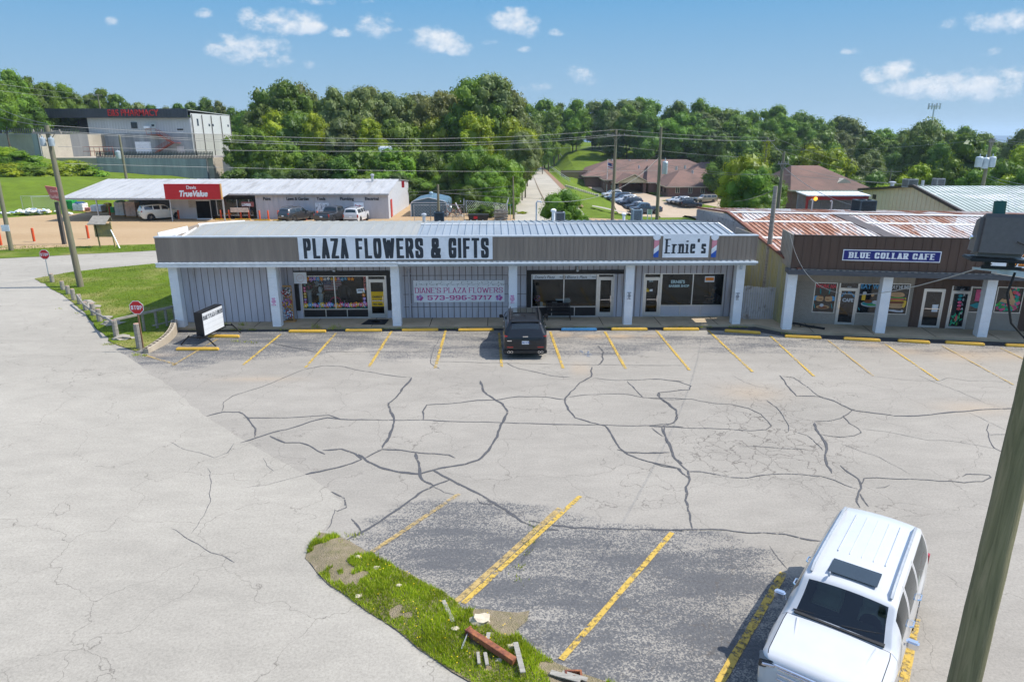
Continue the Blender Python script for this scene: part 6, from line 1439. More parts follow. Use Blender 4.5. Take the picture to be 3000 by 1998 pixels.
# left side wall: yellow corrugated sheets at the front, peeling white boards behind
ycor = mat('yellow_corrugated',(.42,.37,.13),.6,.1,var=.2,vs=1.5,stretch=(1,3,.4),c2=(.36,.36,.30),cs=.7); peel = mat('peeling_white_board',(.46,.45,.45),.8,var=.12,vs=2,stretch=(1,5,.5),c2=(.16,.13,.115),cs=2.5,lo=.55,hi=.68)
m = MB(); P = Vector((14.3,34.6,0)); Q = Vector((14.0,41.3,0)); zt = lambda p: 3.36+(p.y-33.9)*.1528-.08; m.prism([P,Q,Q+Vector((0,0,zt(Q))),P+Vector((0,0,zt(P)))],(.1,0,0))
for k in range(34): p = P.lerp(Q,k/34); m.box((p.x-.03,p.y-.04,.1),(p.x+.01,p.y+.05,zt(p)-.03))
m.build('corrugated_side',ycor,CB,world=True)
m = MB(); P = Vector((14.0,41.31,0)); Q = Vector((13.75,44.5,0)); S_ = Vector((13.55,50.5,0)); m.prism([P,Q,S_,S_+Vector((0,0,4.58)),Q+Vector((0,0,4.9)),P+Vector((0,0,zt(P)))],(.1,0,0))
for k in range(40): p = P.lerp(S_,k/40); m.box((p.x-.12,p.y-.01,.1),(p.x+.0,p.y+.04,min(zt(p),4.6)-.03))
m.build('board_side',peel,CB,world=True)
# signs on the cafe
def csign(px0,py0,px1,py1,label,name='cafe_sign',F=CF):
    u0,z0 = CF.P(px0,py1,-.27); u1,z1 = CF.P(px1,py0,-.27); return sign_root(name,label,'shop sign',u0,-.262,z0,CYA,CF),u1-u0,z1-z0
u0 = Cu(2469,747,-.27); u1 = Cu(2756,755,-.27); z1 = Cz(2474,731,-.27); z0 = Cz(2470,763,-.27)
T = sign_root('cafe_sign','royal blue sign reading BLUE COLLAR CAFE in white serif letters on the brown fascia','shop sign',u0,-.262,z0,CYA,CF); w_,h_ = u1-u0,z1-z0
m = MB(); m.box((0,-.02,0),(w_,.01,h_)); m.build('border',white_sign,T); m = MB(); m.box((.04,-.024,.04),(w_-.04,-.0205,h_-.04)); m.build('panel',mat('royal_blue',(.006,.012,.17),.35,var=.08),T)
m = MB(); M = planeM((0,-.026,0)); fit_strokes(m,'BLUE COLLAR CAFE',.28,w_-.28,h_*.24,h_*.54,(.085,.04),.055,M,serif=.065); m.build('lettering',white_sign,T)
u0 = Cu(2886,760,-.27); z0 = Cz(2890,783,-.27); T = sign_root('shop_sign','white sign with orange script partly hidden behind the floodlight','shop sign',u0,-.262,z0,CYA,CF); m = MB(); m.box((0,-.02,0),(3.4,.01,.95)); m.build('panel',white_sign,T)
for s,x,z in (('Current River',.35,.55),('Tanning',1.2,.12)): textmesh(s,.46,mat('script_black',(.02,.015,.015),.6),'lettering',T,(x+.02,-.022,z-.02),sx=.95,shear=.4,bold=.03,ext=.001); textmesh(s,.46,mat('script_orange',(.75,.25,.03),.6),'lettering',T,(x,-.026,z),sx=.95,shear=.4,bold=.012,ext=.001)
# fence between the buildings
T = thing('board_fence','peeling white board fence between the barber shop and the cafe','fence',(11.9,36.1,0),R(-2)); rr = random.Random(4); L_ = 2.75; x = 0; m = MB()
while x < L_: w_ = .125; h_ = 2.02-.14*x/L_+rr.uniform(-.04,.03); m.prism([(x,0,.12),(x+w_-.025,0,.12),(x+w_-.025,0,h_-.05),(x+w_/2,0,h_),(x,0,h_-.05)],(0,.025,0)); x += w_
m.build('board',peel,T); m = MB(); [m.box((0,.03,z),(L_,.08,z+.09)) for z in (.5,1.5)]; m.build('rail',old_wood,T)
T = thing('drain_hose','black corrugated drain hose lying beside the first cafe pillar','hose',CF.W(.3,.55,.14),CYA); m = MB(); pts = [(0,0,.2),(.35,.05,.16),(.8,-.02,.09),(1.25,-.15,.07),(1.6,-.35,.065)]; m.tube(pts,.055,10); [m.lathe([(.066,-.01),(.066,.01)],(a*1.6,-.1*a,.12-.05*a),8,axis='x') for a in (.1,.3,.5,.7)]; m.build('hose',rubber,T,smooth=True)
# ---------------------------------------------------------------- wheel stops
stp = [((518,1026),(641,1026),'yellow wheel stop in front of the black letter-board sign'),((611,988),(701,989),'chipped yellow wheel stop behind the black letter-board sign'),((847,974),(955,974),'yellow wheel stop in front of the wreath rack'),((1013,971),(1119,971),'yellow wheel stop in front of the flower shop door'),
 ((1178,970),(1284,969),'yellow wheel stop below the left half of the banner'),((1343,970),(1446,969),'yellow wheel stop left of the black SUV'),((1644,969),(1748,969),'blue wheel stop right of the black SUV'),((1791,968),(1896,968),'yellow wheel stop right of the blue one'),((1943,968),(2047,968),'yellow wheel stop in front of the barber shop window'),
 ((2123,972),(2228,979),'slanted yellow wheel stop before the white board fence'),((2299,988),(2405,993),'yellow wheel stop before the first cafe window'),((2471,995),(2578,1001),'yellow wheel stop before the second cafe pillar'),((2630,1001),(2723,1007),'yellow wheel stop with a broken left end before the brown door'),((2769,1006),(2883,1013),'yellow wheel stop before the third cafe pillar'),((2945,1014),(3040,1019),'yellow wheel stop cut by the right edge of the photo')]
sm_ = {}
for i,(a,b,lb) in enumerate(stp):
    A,B = G(*a),G(*b); L_ = (B-A).length; key = round(L_,1); c = (A+B)/2; m = MB(); w0,w1 = .085,.05; P = []
    for x in (-L_/2,-L_/2+.06,L_/2-.06,L_/2):
        e = abs(x) > L_/2-.01; P.append([(x,-w0,0),(x,-w0,.05),(x,-w1,.10 if e else .125),(x,w1,.10 if e else .125),(x,w0,.05),(x,w0,0)])
    pts = [(p[0],p[1]+.006*noise.noise(Vector((p[0]*3,i,0))),p[2]) for r_ in P for p in r_]; F = [tuple(k*6+j for j in q_) for k in (0,) for q_ in ((0,1,2,3,4,5),)] + [(18,19,20,21,22,23)]
    for k in range(3):
        for j in range(6): F.append((k*6+j,k*6+(j+1) % 6,(k+1)*6+(j+1) % 6,(k+1)*6+j))
    m.add(pts,F); o = m.build('wheel_stop',mat('blue_curb_paint',(.03,.16,.34),.7,var=.2,c2=(.35,.3,.2),cs=3,lo=.62,hi=.72) if 'blue wheel' in lb else yellow_paint,None,bevel=.006)
    o.location = (c.x,c.y,.0125); o.rotation_euler = (0,0,math.atan2(B.y-A.y,B.x-A.x)); tag(o,lb,'wheel stop','wheel stops along the shop front')
# ---------------------------------------------------------------- corner furniture
red_st = mat('stop_sign_red',(.52,.01,.015),.35,var=.06)
def stop_sign(label,px,pb,pt,r,dim=False,face=0.0,z0=0,tilt=0):
    p = G(px,pb,z0); T = thing('stop_sign',label,'stop sign',p,face,'stop signs at the junction'); zc = V(px,pt,p.y).z - z0
    m = MB(); m.box((-.03,0,-.1),(.03,.045,zc+.2)); [m.box((-.032,-.004,k*.1),(.032,-.001,k*.1+.02)) for k in range(int(zc*5))]; m.build('post',mat('rusty_post',(.22,.12,.06),.8,var=.3) if not dim else galv,T)
    oc = lambda s,y: [(s*math.cos(math.pi/8+k*math.pi/4)/math.cos(math.pi/8),y,zc+s*math.sin(math.pi/8+k*math.pi/4)/math.cos(math.pi/8)) for k in range(8)]
    m = MB(); m.prism(oc(r,-.012),(0,.008,0)); m.build('border',white_sign,T); m = MB(); m.prism(oc(r*.93,-.0165),(0,.003,0)); m.build('plate',red_st,T)
    m = MB(); fit_strokes(m,'STOP',-r*.78,r*.78,zc-r*.31,r*.62,(r*.10,r*.085),r*.11,planeM((0,-.0175,0))); m.build('lettering',white_sign,T); return T
stop_sign('nearer bright red stop sign on a rusty post beside a short timber post',421,1030,901,.31,face=R(3))
stop_sign('farther stop sign on a thin grey post at the tip of the lawn',143,811,746,.34,True,face=R(2))
def post(label,px,py,h,w=.2,tilt=0,col=None):
    p = G(px,py); T = thing('timber_post',label,'post',(p.x,p.y,0),random.uniform(0,.5),'cut timber posts along the lawn edge'); m = MB(); m.lathe([(w*.62,-.1),(w*.6,h*.5),(w*.56,h*.97),(w*.50,h)],(0,0,0),10); m.build('shaft',old_wood,T); m = MB(); m.lathe([(w*.48,0),(w*.3,.006),(.01,.008)],(0,0,h),10); m.build('cap',col or mat('pink_cut_wood',(.40,.24,.18),.9),T); return p,T
pl = []
for i,(px,py,h) in enumerate([(154,828,.62),(185,850,.60),(201,862,.56),(217,880,.72),(235,892,.62),(252,910,.5),(275,925,.72),(293,943,.72),(342,988,.90)]):
    lb = ['short timber post nearest the farther stop sign','second timber post of the row from the far end','third timber post of the row from the far end','fourth timber post, just before the pipe rail begins','timber post where the pipe rail starts','half-hidden timber post under the pipe rail','timber post in the middle of the pipe rail','timber post beside the white rocks','tall corner timber post where the two rails meet'][i]; pl.append(post(lb,px,py,h,.22)[0])
post('tall dark timber post against the nearer stop sign',411,1022,1.25,.26)
T = thing('pipe_rail','bent grey pipe rail running along the timber posts','rail',pl[4]); m = MB(); m.tube([pl[4]-pl[4]+Vector((0,-.15,.62)),pl[5]-pl[4]+Vector((0,-.15,.45)),pl[6]-pl[4]+Vector((0,-.15,.35)),pl[7]-pl[4]+Vector((0,-.15,.5)),pl[8]-pl[4]+Vector((0,-.12,.85))],.055,8); m.build('pipe',old_wood,T,smooth=True)
A = pl[8]; B = Vector((-17.9,35.6,0)); T = thing('timber_handrail','grey timber handrail on thin posts from the corner post to the shop wall','handrail',A); d = B-A; m = MB(); m.bar((0,0,.9),(d.x,d.y,1.0),.14,.10); m.bar((d.x*.55,d.y*.55,.2),(d.x,d.y,.25),.06,.06); m.build('rail',old_wood,T)
for f in (.42,.62,.78,.92): m = MB(); m.bar((d.x*f,d.y*f,0),(d.x*f,d.y*f,.9),.10,.10); m.build('rail_post',old_wood,T)
for px,py,s,lb in [(258,888,.5,'pale flat rock behind the pipe rail, nearest the lawn'),(272,900,.55,'pale broken slab by the pipe rail'),(310,935,.5,'grey rock beside the eighth timber post'),(330,950,.6,'low slab of rock behind the corner post'),(362,993,.6,'buff slab at the foot of the corner post')]:
    p = G(px,py); m = MB(); m.ico((0,0,.04),s*.72,2,1.1,(1.2,.8,.34),seed=px); o = m.build('rock',mat('pale_rock',(.30,.275,.23),.9,var=.15,bump=.5,bs=12),None); o.location = p; tag(o,lb,'rock','rocks at the lawn edge')
# brick-dented retaining kerb
K0,K1 = G(428,1035),G(515,966); T = thing('retaining_kerb','low curving concrete kerb wall with a row of brick holes left of the shop','kerb wall',K0); m = MB(); hm_ = MB(); n_ = 14; pr = None
for k in range(n_+1):
    f = k/n_; p = K0.lerp(K1,f) + Vector((-.55*math.sin(f*math.pi)*-.6,0,0)); h = .22+.34*f
    if pr is not None:
        a,b = pr[0]-K0,p-K0; d = (b-a).normalized(); nrm = Vector((d.y,-d.x,0))*.13; m.add([a-nrm,a+nrm,b+nrm,b-nrm,a-nrm+Vector((0,0,pr[1])),a+nrm+Vector((0,0,pr[1])),b+nrm+Vector((0,0,h)),b-nrm+Vector((0,0,h))],[(0,1,2,3),(4,5,6,7),(0,1,5,4),(1,2,6,5),(2,3,7,6),(3,0,4,7)])
        for s in (.25,.7): q_ = a.lerp(b,s)+Vector((0,0,(pr[1]+h)/2)); hm_.obox(q_-nrm*.15,(.09,.13,.012),(0,0,math.atan2(d.y,d.x)))
    pr = (p,h)
m.build('kerb',mat('kerb_concrete',(.40,.34,.26),.85,var=.12,bump=.3),T); hm_.build('brick_holes',dark_room,T)
# portable letter-board sign
A = G(588,985); B = G(715,965); 
c0 = V(583,925,31.6); c1 = V(643,890,33.4); T = thing('letter_board_sign','portable black-framed letter board reading DIANE\'S PLAZA FLOWERS on black pipe legs','sign',((c0.x+c1.x)/2,(c0.y+c1.y)/2,0),math.atan2(c1.y-c0.y,c1.x-c0.x)); hw = (c1-c0).length/2; T.location.x -= .14; T.location.y += .16; zb,zt = .38,1.58
m = MB(); m.box((-hw,-.20,zb),(hw,.20,zt)); m.build('cabinet',black_paint,T,bevel=.015); m = MB(); m.box((-hw+.05,-.212,zb+.06),(hw-.05,-.203,zt-.06)); m.build('face',mat('letter_board_white',(.60,.62,.64),.4,var=.05),T)
m = MB(); [m.box((-hw+.05,-.216,zb+.06+k*.255),(hw-.05,-.2125,zb+.07+k*.255)) for k in range(1,5)]; m.build('letter_track',galv,T)
m = MB(); fit_strokes(m,"DIANE'S PLAZA FLOWERS",-hw+.08,hw-.08,zt-.40,.22,(.020,.026),.028,planeM((0,-.218,0))); m.build('lettering',black_letter,T)
m = MB()
for s in (-1,1): x = s*(hw+.25); m.bar((x,-.9,.03),(x,-.42,.5),.05); m.bar((x,.9,.03),(x,.42,.5),.05); m.bar((x,-.5,.42),(x,.5,.42),.05); m.bar((x,0,.4),(s*(hw-.2),0,.42),.06)
m.bar((-hw-.25,-.1,.35),(hw+.25,-.1,.35),.05); m.build('stand',black_paint,T)
# ---------------------------------------------------------------- foreground pole and floodlight
T = thing('utility_pole','thick green-stained wooden pole in the right foreground','utility pole',(4.88,6.0,0)); m = MB(); N_ = 40; pts = [(.006*noise.noise(Vector((0,0,k*.4)))*3,0,k*10.4/N_) for k in range(N_+1)]; rs = [.185-.0085*k*10.4/N_+.003*noise.noise(Vector((k*.9,3,0))) for k in range(N_+1)]
m.tube(pts,rs,28); t = NT('green_stained_pole'); v_ = t.mapping((9,9,.45)); n1 = t.noise(1.6,7,.7,v_,1.2); n2 = t.noise(.8,4,.6,t.mapping((1.5,1.5,.5))); k = t.ramp(n1,[(.25,(.085,.080,.042)),(.45,(.18,.168,.088)),(.62,(.26,.225,.13)),(.8,(.33,.26,.17))]); k = t.mix(1,k,t.ramp(n2,[(.3,.7),(.7,1.2)]),'MULTIPLY'); k = t.mix(t.ramp(t.voro(1.9,'F1',t.mapping((1,1,.55))),[(.03,.9),(.06,0)]),k,(.02,.015,.01)); t.col(k); t.set(rough=.9); t.bump(n1,.7,.02); m.build('shaft',t.m,T,smooth=True)
lx,ly,lz = 4.27,6.0,8.86
T = thing('floodlight','large black security floodlight with a green photocell near the top of the wooden pole','floodlight',(lx,ly,lz),R(-24)); T.rotation_euler = (R(-10),R(0),R(-20)); hood = mat('black_lamp_housing',(.125,.108,.105),.42,var=.1,vs=30,bump=.1,bs=120)
m = MB(); P = [(-.20,-.12,-.19),(.20,-.12,-.19),(.20,.16,-.15),(-.20,.16,-.15),(-.17,-.10,.19),(.19,-.10,.19),(.17,.13,.17),(-.15,.13,.17)]; m.add(P,[(0,1,2,3),(4,5,6,7),(0,1,5,4),(1,2,6,5),(2,3,7,6),(3,0,4,7)]); m.build('housing',hood,T,bevel=.035,smooth=True)
m = MB(); m.prism([(-.22,-.13,-.205),(.22,-.13,-.205),(.22,.17,-.165),(-.22,.17,-.165)],(0,0,-.03)); m.build('lens_rim',black_paint,T,bevel=.01); m = MB(); m.cyl((-.02,.02,.185),(-.02,.02,.30),.048,n=16); m.build('photocell',mat('green_photocell',(.02,.09,.075),.4),T,smooth=True)
m = MB(); m.cyl((-.215,.0,-.02),(-.175,.0,-.02),.022,n=10); m.build('bolt',chrome,T); m = MB(); [m.bar((x,.0,-.27),(x,.0,-.20),.05) for x in (-.06,.12)]; m.bar((-.10,.0,-.275),(.2,.0,-.275),.03); m.build('bracket',black_paint,T)
m = MB(); m.bar((.02,.05,-.30),(.64,.25,-.36),.075,.05); m.bar((-.16,0,-.29),(.05,.03,-.30),.03,.02); m.build('arm',galv,T); m = MB(); m.tube([(.16,0,-.31),(.12,-.02,-.5),(.18,-.03,-.75),(.35,0,-.92),(.62,.1,-.95)],.010,8); m.tube([(.1,-.14,-.05),(.25,-.16,-.12),(.45,-.1,-.25)],.006,6); m.build('cable',rubber,T,smooth=True)
# ---------------------------------------------------------------- rubbish on the island
def iz(p): return isl_z(p.x,p.y) if inpoly(p.x,p.y,isl) else .01
A,B = G(1372,1872),G(1508,1960); T = thing('steel_beam','rusty orange-brown square steel beam lying in the island grass','beam',(A.x,A.y,iz(A)+.02)); d = B-A; rsm = mat('orange_rust',(.38,.14,.055),.85,var=.3,vs=6,bump=.3,c2=(.12,.04,.03),cs=4); m = MB(); m.bar((0,0,.09),(d.x,d.y,.07),.13,.13); m.build('beam',rsm,T,bevel=.006); m = MB(); n_ = d.normalized(); m.bar((-n_.x*.012,-n_.y*.012,.09),(n_.x*.02,n_.y*.02,.09),.16,.16); m.build('end_plate',rsm,T)
p = G(1366,1890); T = thing('wire_loop','grey wire loop hanging at the end of the rusty beam','wire',(p.x,p.y,iz(p))); m = MB(); m.tube([(.03,.12,.12),(-.02,-.05,.06),(-.05,-.22,.05),(-.08,-.25,.05),(-.05,-.1,.06),(.02,.1,.12)],.006,6); m.build('wire',galv,T)
for (a,b,w,lb) in [((1299,1770),(1328,1835),.09,'long grey plank scrap near the top of the island grass'),((1432,1868),(1427,1893),.08,'short grey plank scrap above the rusty beam'),((1400,1925),(1404,1962),.06,'left of two parallel grey plank scraps by the beam'),((1421,1925),(1428,1965),.07,'right of two parallel grey plank scraps by the beam'),((1510,1908),(1532,2000),.10,'long grey board leaning over the lower end of the rusty beam'),((1612,1983),(1700,2010),.12,'grey board at the bottom edge beside the broken kerb'),((1646,1980),(1720,2004),.10,'second grey board at the bottom edge, behind the first')]:
    A,B = G(*a),G(*b); m = MB(); d = B-A; zz = iz(A)+.05+(.10 if 'leaning' in lb else 0); m.bar((0,0,0),(d.x,d.y,.02),w,.025); o = m.build('wood_scrap',mat('bleached_plank',(.31,.29,.25),.9,var=.25,vs=3,bump=.6,bs=14,stretch=(1,6,1)),None,bevel=.003); o.location = (A.x,A.y,zz); tag(o,lb,'plank','scraps of plank on the island')
for px,py,s,lb in [(1408,1830,.20,'largest pale rock on the island, above the beam'),(1334,1852,.09,'small orange-stained rock left of the large one'),(1103,1672,.08,'small pale rock high in the island grass'),(1168,1724,.06,'small pale stone in the middle of the island'),(1051,1752,.07,'pale stone at the road edge of the island'),(1498,1905,.09,'white stone right of the rusty beam'),(1462,1945,.07,'white stone under the rusty beam'),(1050,1641,.08,'flat pale stone near the dirt end of the island')]:
    p = G(px,py); m = MB(); m.ico((0,0,s*.25),s,2,.6,(1.1,.8,.5),seed=px); o = m.build('stone',mat('pale_stone',(.52,.45,.34),.9,var=.15,bump=.5,bs=15),None); o.location = (p.x,p.y,iz(p)); tag(o,lb,'stone','stones on the island')
T = thing('broken_kerb_block','broken brown kerb block at the bottom edge beside the grey boards','kerb block',G(1680,1985)); m = MB(); m.box((-.16,-.09,0),(.16,-.05,.11)); m.box((-.16,.05,0),(.16,.09,.11)); m.box((-.16,-.05,0),(-.12,.05,.11)); m.box((.12,-.05,0),(.16,.05,.11)); m.build('block',rsm,T)
# ================================================================ across the street
gsid = mat('grey_metal_siding',(.50,.49,.51),.6,.1,var=.08,vs=.8,stretch=(2,1,.4)); wroof = mat('white_weathered_roof',(.43,.43,.43),.6,.1,var=.08,vs=.5,stretch=(2.5,.5,1),c2=(.27,.26,.245),cs=.5,lo=.5,hi=.75)
def X_(px,Y,z=0): r = ray(px,999); return (px-1500)/FL*(Y*CP + (H-z)*SP)
T = HS = thing('hardware_store','long grey hardware store with a white metal roof and open lumber bays','building',(-35,84,0))
xL,xR,yF,yC,yR,yB = -53.2,-15.0,84.2,81.6,92.0,101.0; zF,zC,zRd,zBk = 3.05,2.72,4.28,3.55; xm = X_(648,yC,2.7)
def roofq(m,P,Q,x0,x1,step=.9):
    m.prism([(x0,P[0],P[1]),(x1,P[0],P[1]),(x1,Q[0],Q[1]),(x0,Q[0],Q[1])],(0,0,-.06))
    for i in range(int((x1-x0)/step)): x = x0+.2+i*step; m.bar((x,P[0],P[1]+.02),(x,Q[0],Q[1]+.02),.08,.04)
m = MB(); roofq(m,(yC,zC),(yR,zRd),xL,xm); roofq(m,(yF-.4,zF),(yR,zRd),xm+.01,xR+.15); roofq(m,(yR,zRd),(yB,zBk),xL,xR+.15); m.box((xL,yC-.03,zC-.22),(xm,yC+.02,zC-.05)); m.box((xm+.01,yF-.44,zF-.2),(xR+.15,yF-.40,zF-.04)); m.build('roof',wroof,T,world=True)
xw = X_(750,yF,1.5); m = MB(); m.box((xw,yF,0),(xR,yF+.15,zF-.06)); ribs(m,xw+.3,xR,.62,0,zF-.08,yF,.03,.07); m.build('wall_panel',gsid,T,world=True)
m = MB(); P = [(xR,yF+.15,0),(xR,yB,0),(xR,yB,zBk-.1),(xR,yR,zRd-.1),(xR,yF+.15,zF-.06)]; m.prism(P,(-.12,0,0)); 
for k in range(26): y = yF+.4+k*.64; m.box((xR,y,0),(xR+.03,y+.06,min(zF+(y-yF)*.15,zBk+(yB-y)*.08)-.15))
m.build('gable_wall',mat('white_side_metal',(.55,.55,.56),.6,var=.08),T,world=True)
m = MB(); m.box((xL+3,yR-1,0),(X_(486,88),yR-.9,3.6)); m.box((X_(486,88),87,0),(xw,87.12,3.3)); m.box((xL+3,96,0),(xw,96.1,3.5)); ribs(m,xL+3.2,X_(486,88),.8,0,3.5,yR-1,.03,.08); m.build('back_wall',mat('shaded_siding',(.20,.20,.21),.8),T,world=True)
m = MB(); m.box((X_(501,84),84.2,0),(X_(612,84),84.3,2.7)); m.build('front_wall',gsid,T,world=True)
for px in (284,500,654): x = X_(px,yC,1.5); m = MB(); m.box((x-.06,yC+.05,0),(x+.06,yC+.17,zC-.06)); m.build('post',galv,T,world=True)
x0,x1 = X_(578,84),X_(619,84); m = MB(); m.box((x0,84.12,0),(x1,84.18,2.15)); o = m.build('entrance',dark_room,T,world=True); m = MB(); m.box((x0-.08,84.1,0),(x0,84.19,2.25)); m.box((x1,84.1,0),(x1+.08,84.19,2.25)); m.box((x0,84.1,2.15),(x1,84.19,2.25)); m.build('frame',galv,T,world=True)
m = MB(); m.box((X_(640,84),84.0,.5),(xw-.3,84.06,2.35)); m.build('display_window',dark_glass,T,world=True); m = MB(); [m.box((X_(p,84)-.04,83.93,.5),(X_(p,84)+.04,83.98,2.35)) for p in (640,662,700,735)]; m.box((X_(640,84),83.94,.42),(xw-.3,83.99,.5)); m.build('window_frame',galv,T,world=True)
m = MB(); m.box((xR+.04,85.4,.1),(xR+.09,86.4,2.2)); m.build('side_door',mat('red_door',(.45,.04,.03),.5),T,world=True)
def plac(name,px0,py0,px1,py1,Y,m_,T,d=.06): p,q_ = V(px0,py1,Y),V(px1,py0,Y); m = MB(); m.box((p.x,Y-d,p.z),(q_.x,Y,q_.z)); return m.build(name,m_,T,world=True),p,q_
for px,s in ((771,'Paint'),(839,'Lawn & Garden'),(928,'Tools'),(996,'Plumbing'),(1069,'Electrical')): p = V(px,587,yF-.05); textmesh(s,.50,black_letter,'wall_lettering',T,(p.x+35,yF-.05-84,p.z),bold=.014,sx={'Lawn & Garden': .86}.get(s,.92))
textmesh('534',.3,white_sign,'wall_lettering',T,(X_(588,84)+35,.1,2.3))
plac('wall_poster',554,587,573,609,84.15,mat('poster_tan',(.42,.38,.33),.7,var=.2,vs=6),T)
_,p,q_ = plac('wall_poster',925,595,963,620,yF-.04,white_sign,T); rr = random.Random(2); m = MB()
for _ in range(34): x = rr.uniform(p.x+.1,q_.x-.1); z = rr.uniform(p.z+.1,q_.z-.1); a = rr.uniform(0,3); l_ = rr.uniform(.05,.14); m.bar((x-l_*math.cos(a),yF-.12,z-l_*math.sin(a)),(x+l_*math.cos(a),yF-.12,z+l_*math.sin(a)),.035,.02)
m.build('tool_print',black_letter,T,world=True)
_,p,q_ = plac('wall_poster',1038,594,1065,619,yF-.04,white_sign,T); textmesh('Davis',.42,red_sign,'poster_lettering',T,(p.x+35+.12,yF-84-.12,q_.z-.55),bold=.012,sx=.8); textmesh('TrueValue',.30,red_sign,'poster_lettering',T,(p.x+35+.05,yF-84-.12,p.z+.12),bold=.014,sx=.68,shear=.25)
_,p,q_ = plac('wall_poster',709,592,743,606,83.9,mat('dull_red_board',(.30,.10,.09),.7),T); textmesh('LUMBER',.42,white_sign,'poster_lettering',T,(p.x+35+.06,-.24,p.z+.1),bold=.02,sx=.72)
plac('wall_poster',676,609,727,622,83.2,mat('banner_tan_white',(.62,.5,.42),.7,var=.25,vs=3),T); plac('small_sign',1177,531,1184,550,90.5,red_sign,T)
u0,u1 = X_(484,yC-.3,3.5),X_(647,yC-.3,3.5); T2 = thing('store_sign','big red store sign with white lettering Davis TrueValue above the hardware store entrance','shop sign',(u0,yC-.5,2.62)); w_ = u1-u0
m = MB(); m.box((0,0,0),(w_,.3,1.74)); m.build('panel',red_sign,T2); m = MB(); m.box((w_+.001,-.02,0),(w_+.1,.32,1.76)); m.build('trim',tan_wood,T2)
textmesh('Davis',.52,white_sign,'lettering',T2,(w_*.40,-.02,1.18),bold=.012); textmesh('TrueValue',.92,white_sign,'lettering',T2,(w_*.25,-.02,.34),bold=.045,sx=.86,shear=.28)
vent('galvanised flue pipe on the hardware store roof',1092,510,537,90.5,.15,cap=True)
def bollard(px,py,i,lb,h=1.12,r=.10):
    p = G(px,py); T = thing('bollard',lb,'bollard',p,0,'orange bollards of the hardware store'); m = MB(); m.lathe([(r,-.05),(r,h-.02),(r*.7,h+.02),(.01,h+.03)],(0,0,0),12); m.build('pipe',orange_paint,T,smooth=True); m = MB(); m.lathe([(r*1.7,0),(r*1.5,.025),(r,.03)],(0,0,.012),12); m.build('footing',concrete,T); 
bl = [(323,633),(421,639),(525,644),(594,641),(617,641),(649,643),(673,643),(707,643),(731,643),(762,645),(787,645),(817,645),(842,645),(898,646),(931,647),(1012,647),(1067,647)]
nth = ['first','second','third','fourth','fifth','sixth','seventh','eighth','ninth','tenth','eleventh','twelfth','thirteenth','fourteenth','fifteenth','sixteenth','seventeenth']
for i,(px,py) in enumerate(bl): bollard(px,py,i,nth[i]+' orange bollard from the left along the hardware store front')
for px,py,lb in ((4,720,'orange bollard at the left edge of the gravel yard'),(101,709,'orange bollard left of the leaning red pole sign'),(260,700,'orange bollard left of the plywood notice stand')): bollard(px,py,0,lb,1.3,.11)
for a,b,lb,c in [((577,644),(622,644),'white parking block before the hardware store entrance',white_paint),((631,645),(677,645),'yellow parking block right of the white one',yellow_paint),((688,645),(735,645),'yellow parking block before the lumber window',yellow_paint),((745,647),(792,647),'yellow parking block below the Paint lettering',yellow_paint),((800,648),(845,648),'yellow parking block left of the dark parked SUV',yellow_paint)]:
    A,B = G(*a),G(*b); m = MB(); m.box((A.x,A.y-.1,.02),(B.x,A.y+.1,.16)); tag(m.build('parking_block',c,None,bevel=.03),lb,'parking block','parking blocks of the hardware store')
# stacks of bagged goods
def stack(px0,px1,py0,py1,lb,c,top=None,n=None,nm='bag_stack'):
    p,q_ = G(px0,py1),G(px1,py1); w = q_.x-p.x; h = V(px0,py0,p.y).z; T = thing(nm,lb,'bagged goods',((p.x+q_.x)/2,p.y+w/2,0),0,'pallet stacks in the lumber bays'); m = MB(); m.box((-w/2,-w/2,.02),(w/2,w/2,.14)); m.build('pallet',tan_wood,T); L = max(3,int(h/.14)); rq = random.Random(px0); m = MB()
    for k in range(L):
        z = .15+k*(h-.15)/L; t_ = (h-.15)/L
        for a in (-1,1):
            for b in (-1,0,1): m.obox((a*w*.24+rq.uniform(-.03,.03),b*w*.3+rq.uniform(-.02,.02),z+t_/2),(w*.5,w*.31,t_*.92),(0,0,rq.uniform(-.05,.05)),taper=.93)
    m.build('bags',c,T,bevel=.02)
    if top: m = MB(); m.ico((0,0,h-.02),w*.5,2,.3,(1,1,.35),seed=px0); m.build('cover',top,T,smooth=True)
wrapw = mat('white_wrapped_bags',(.80,.79,.77),.4,var=.2,vs=4); wrapg = mat('green_tarp',(.03,.36,.07),.4,var=.2); wrapb = mat('blue_tarp',(.02,.07,.16),.5); wrapp = mat('pinkish_bags',(.80,.58,.48),.5,var=.2,vs=3); wrapy = mat('yellow_bags',(.62,.42,.05),.5,var=.2,vs=4); wrapr = mat('red_white_bags',(.45,.18,.15),.5,var=.4,vs=7)
for a in [(186,215,588,619,'green tarped stack at the left end of the lumber bay',wrapg,wrapg),(213,244,597,621,'white bags under a blue cover in the lumber bay',wrapw,wrapb),(246,264,609,620,'low stack of red and white bags',wrapr,None),(265,298,602,624,'white wrapped stack in the middle of the lumber bay',wrapw,None),(304,322,597,621,'yellow and green stack behind a bollard',wrapy,wrapy),(316,335,608,627,'stack of bright green bags beside a bollard',wrapg,None),(337,365,592,635,'tall grey-white bag stack with a green top',wrapw,mat('mint_top',(.10,.38,.20),.5)),(368,400,593,637,'tall pink and white bag stack',wrapp,wrapw),(410,432,610,636,'yellow and white stack left of the parked white SUV',wrapy,wrapw)]: stack(*a)
p = G(105,628); T = thing('bag_pile','long low pile of white, yellow and blue bags on the grass beside the gravel yard','bagged goods',p); rr = random.Random(9)
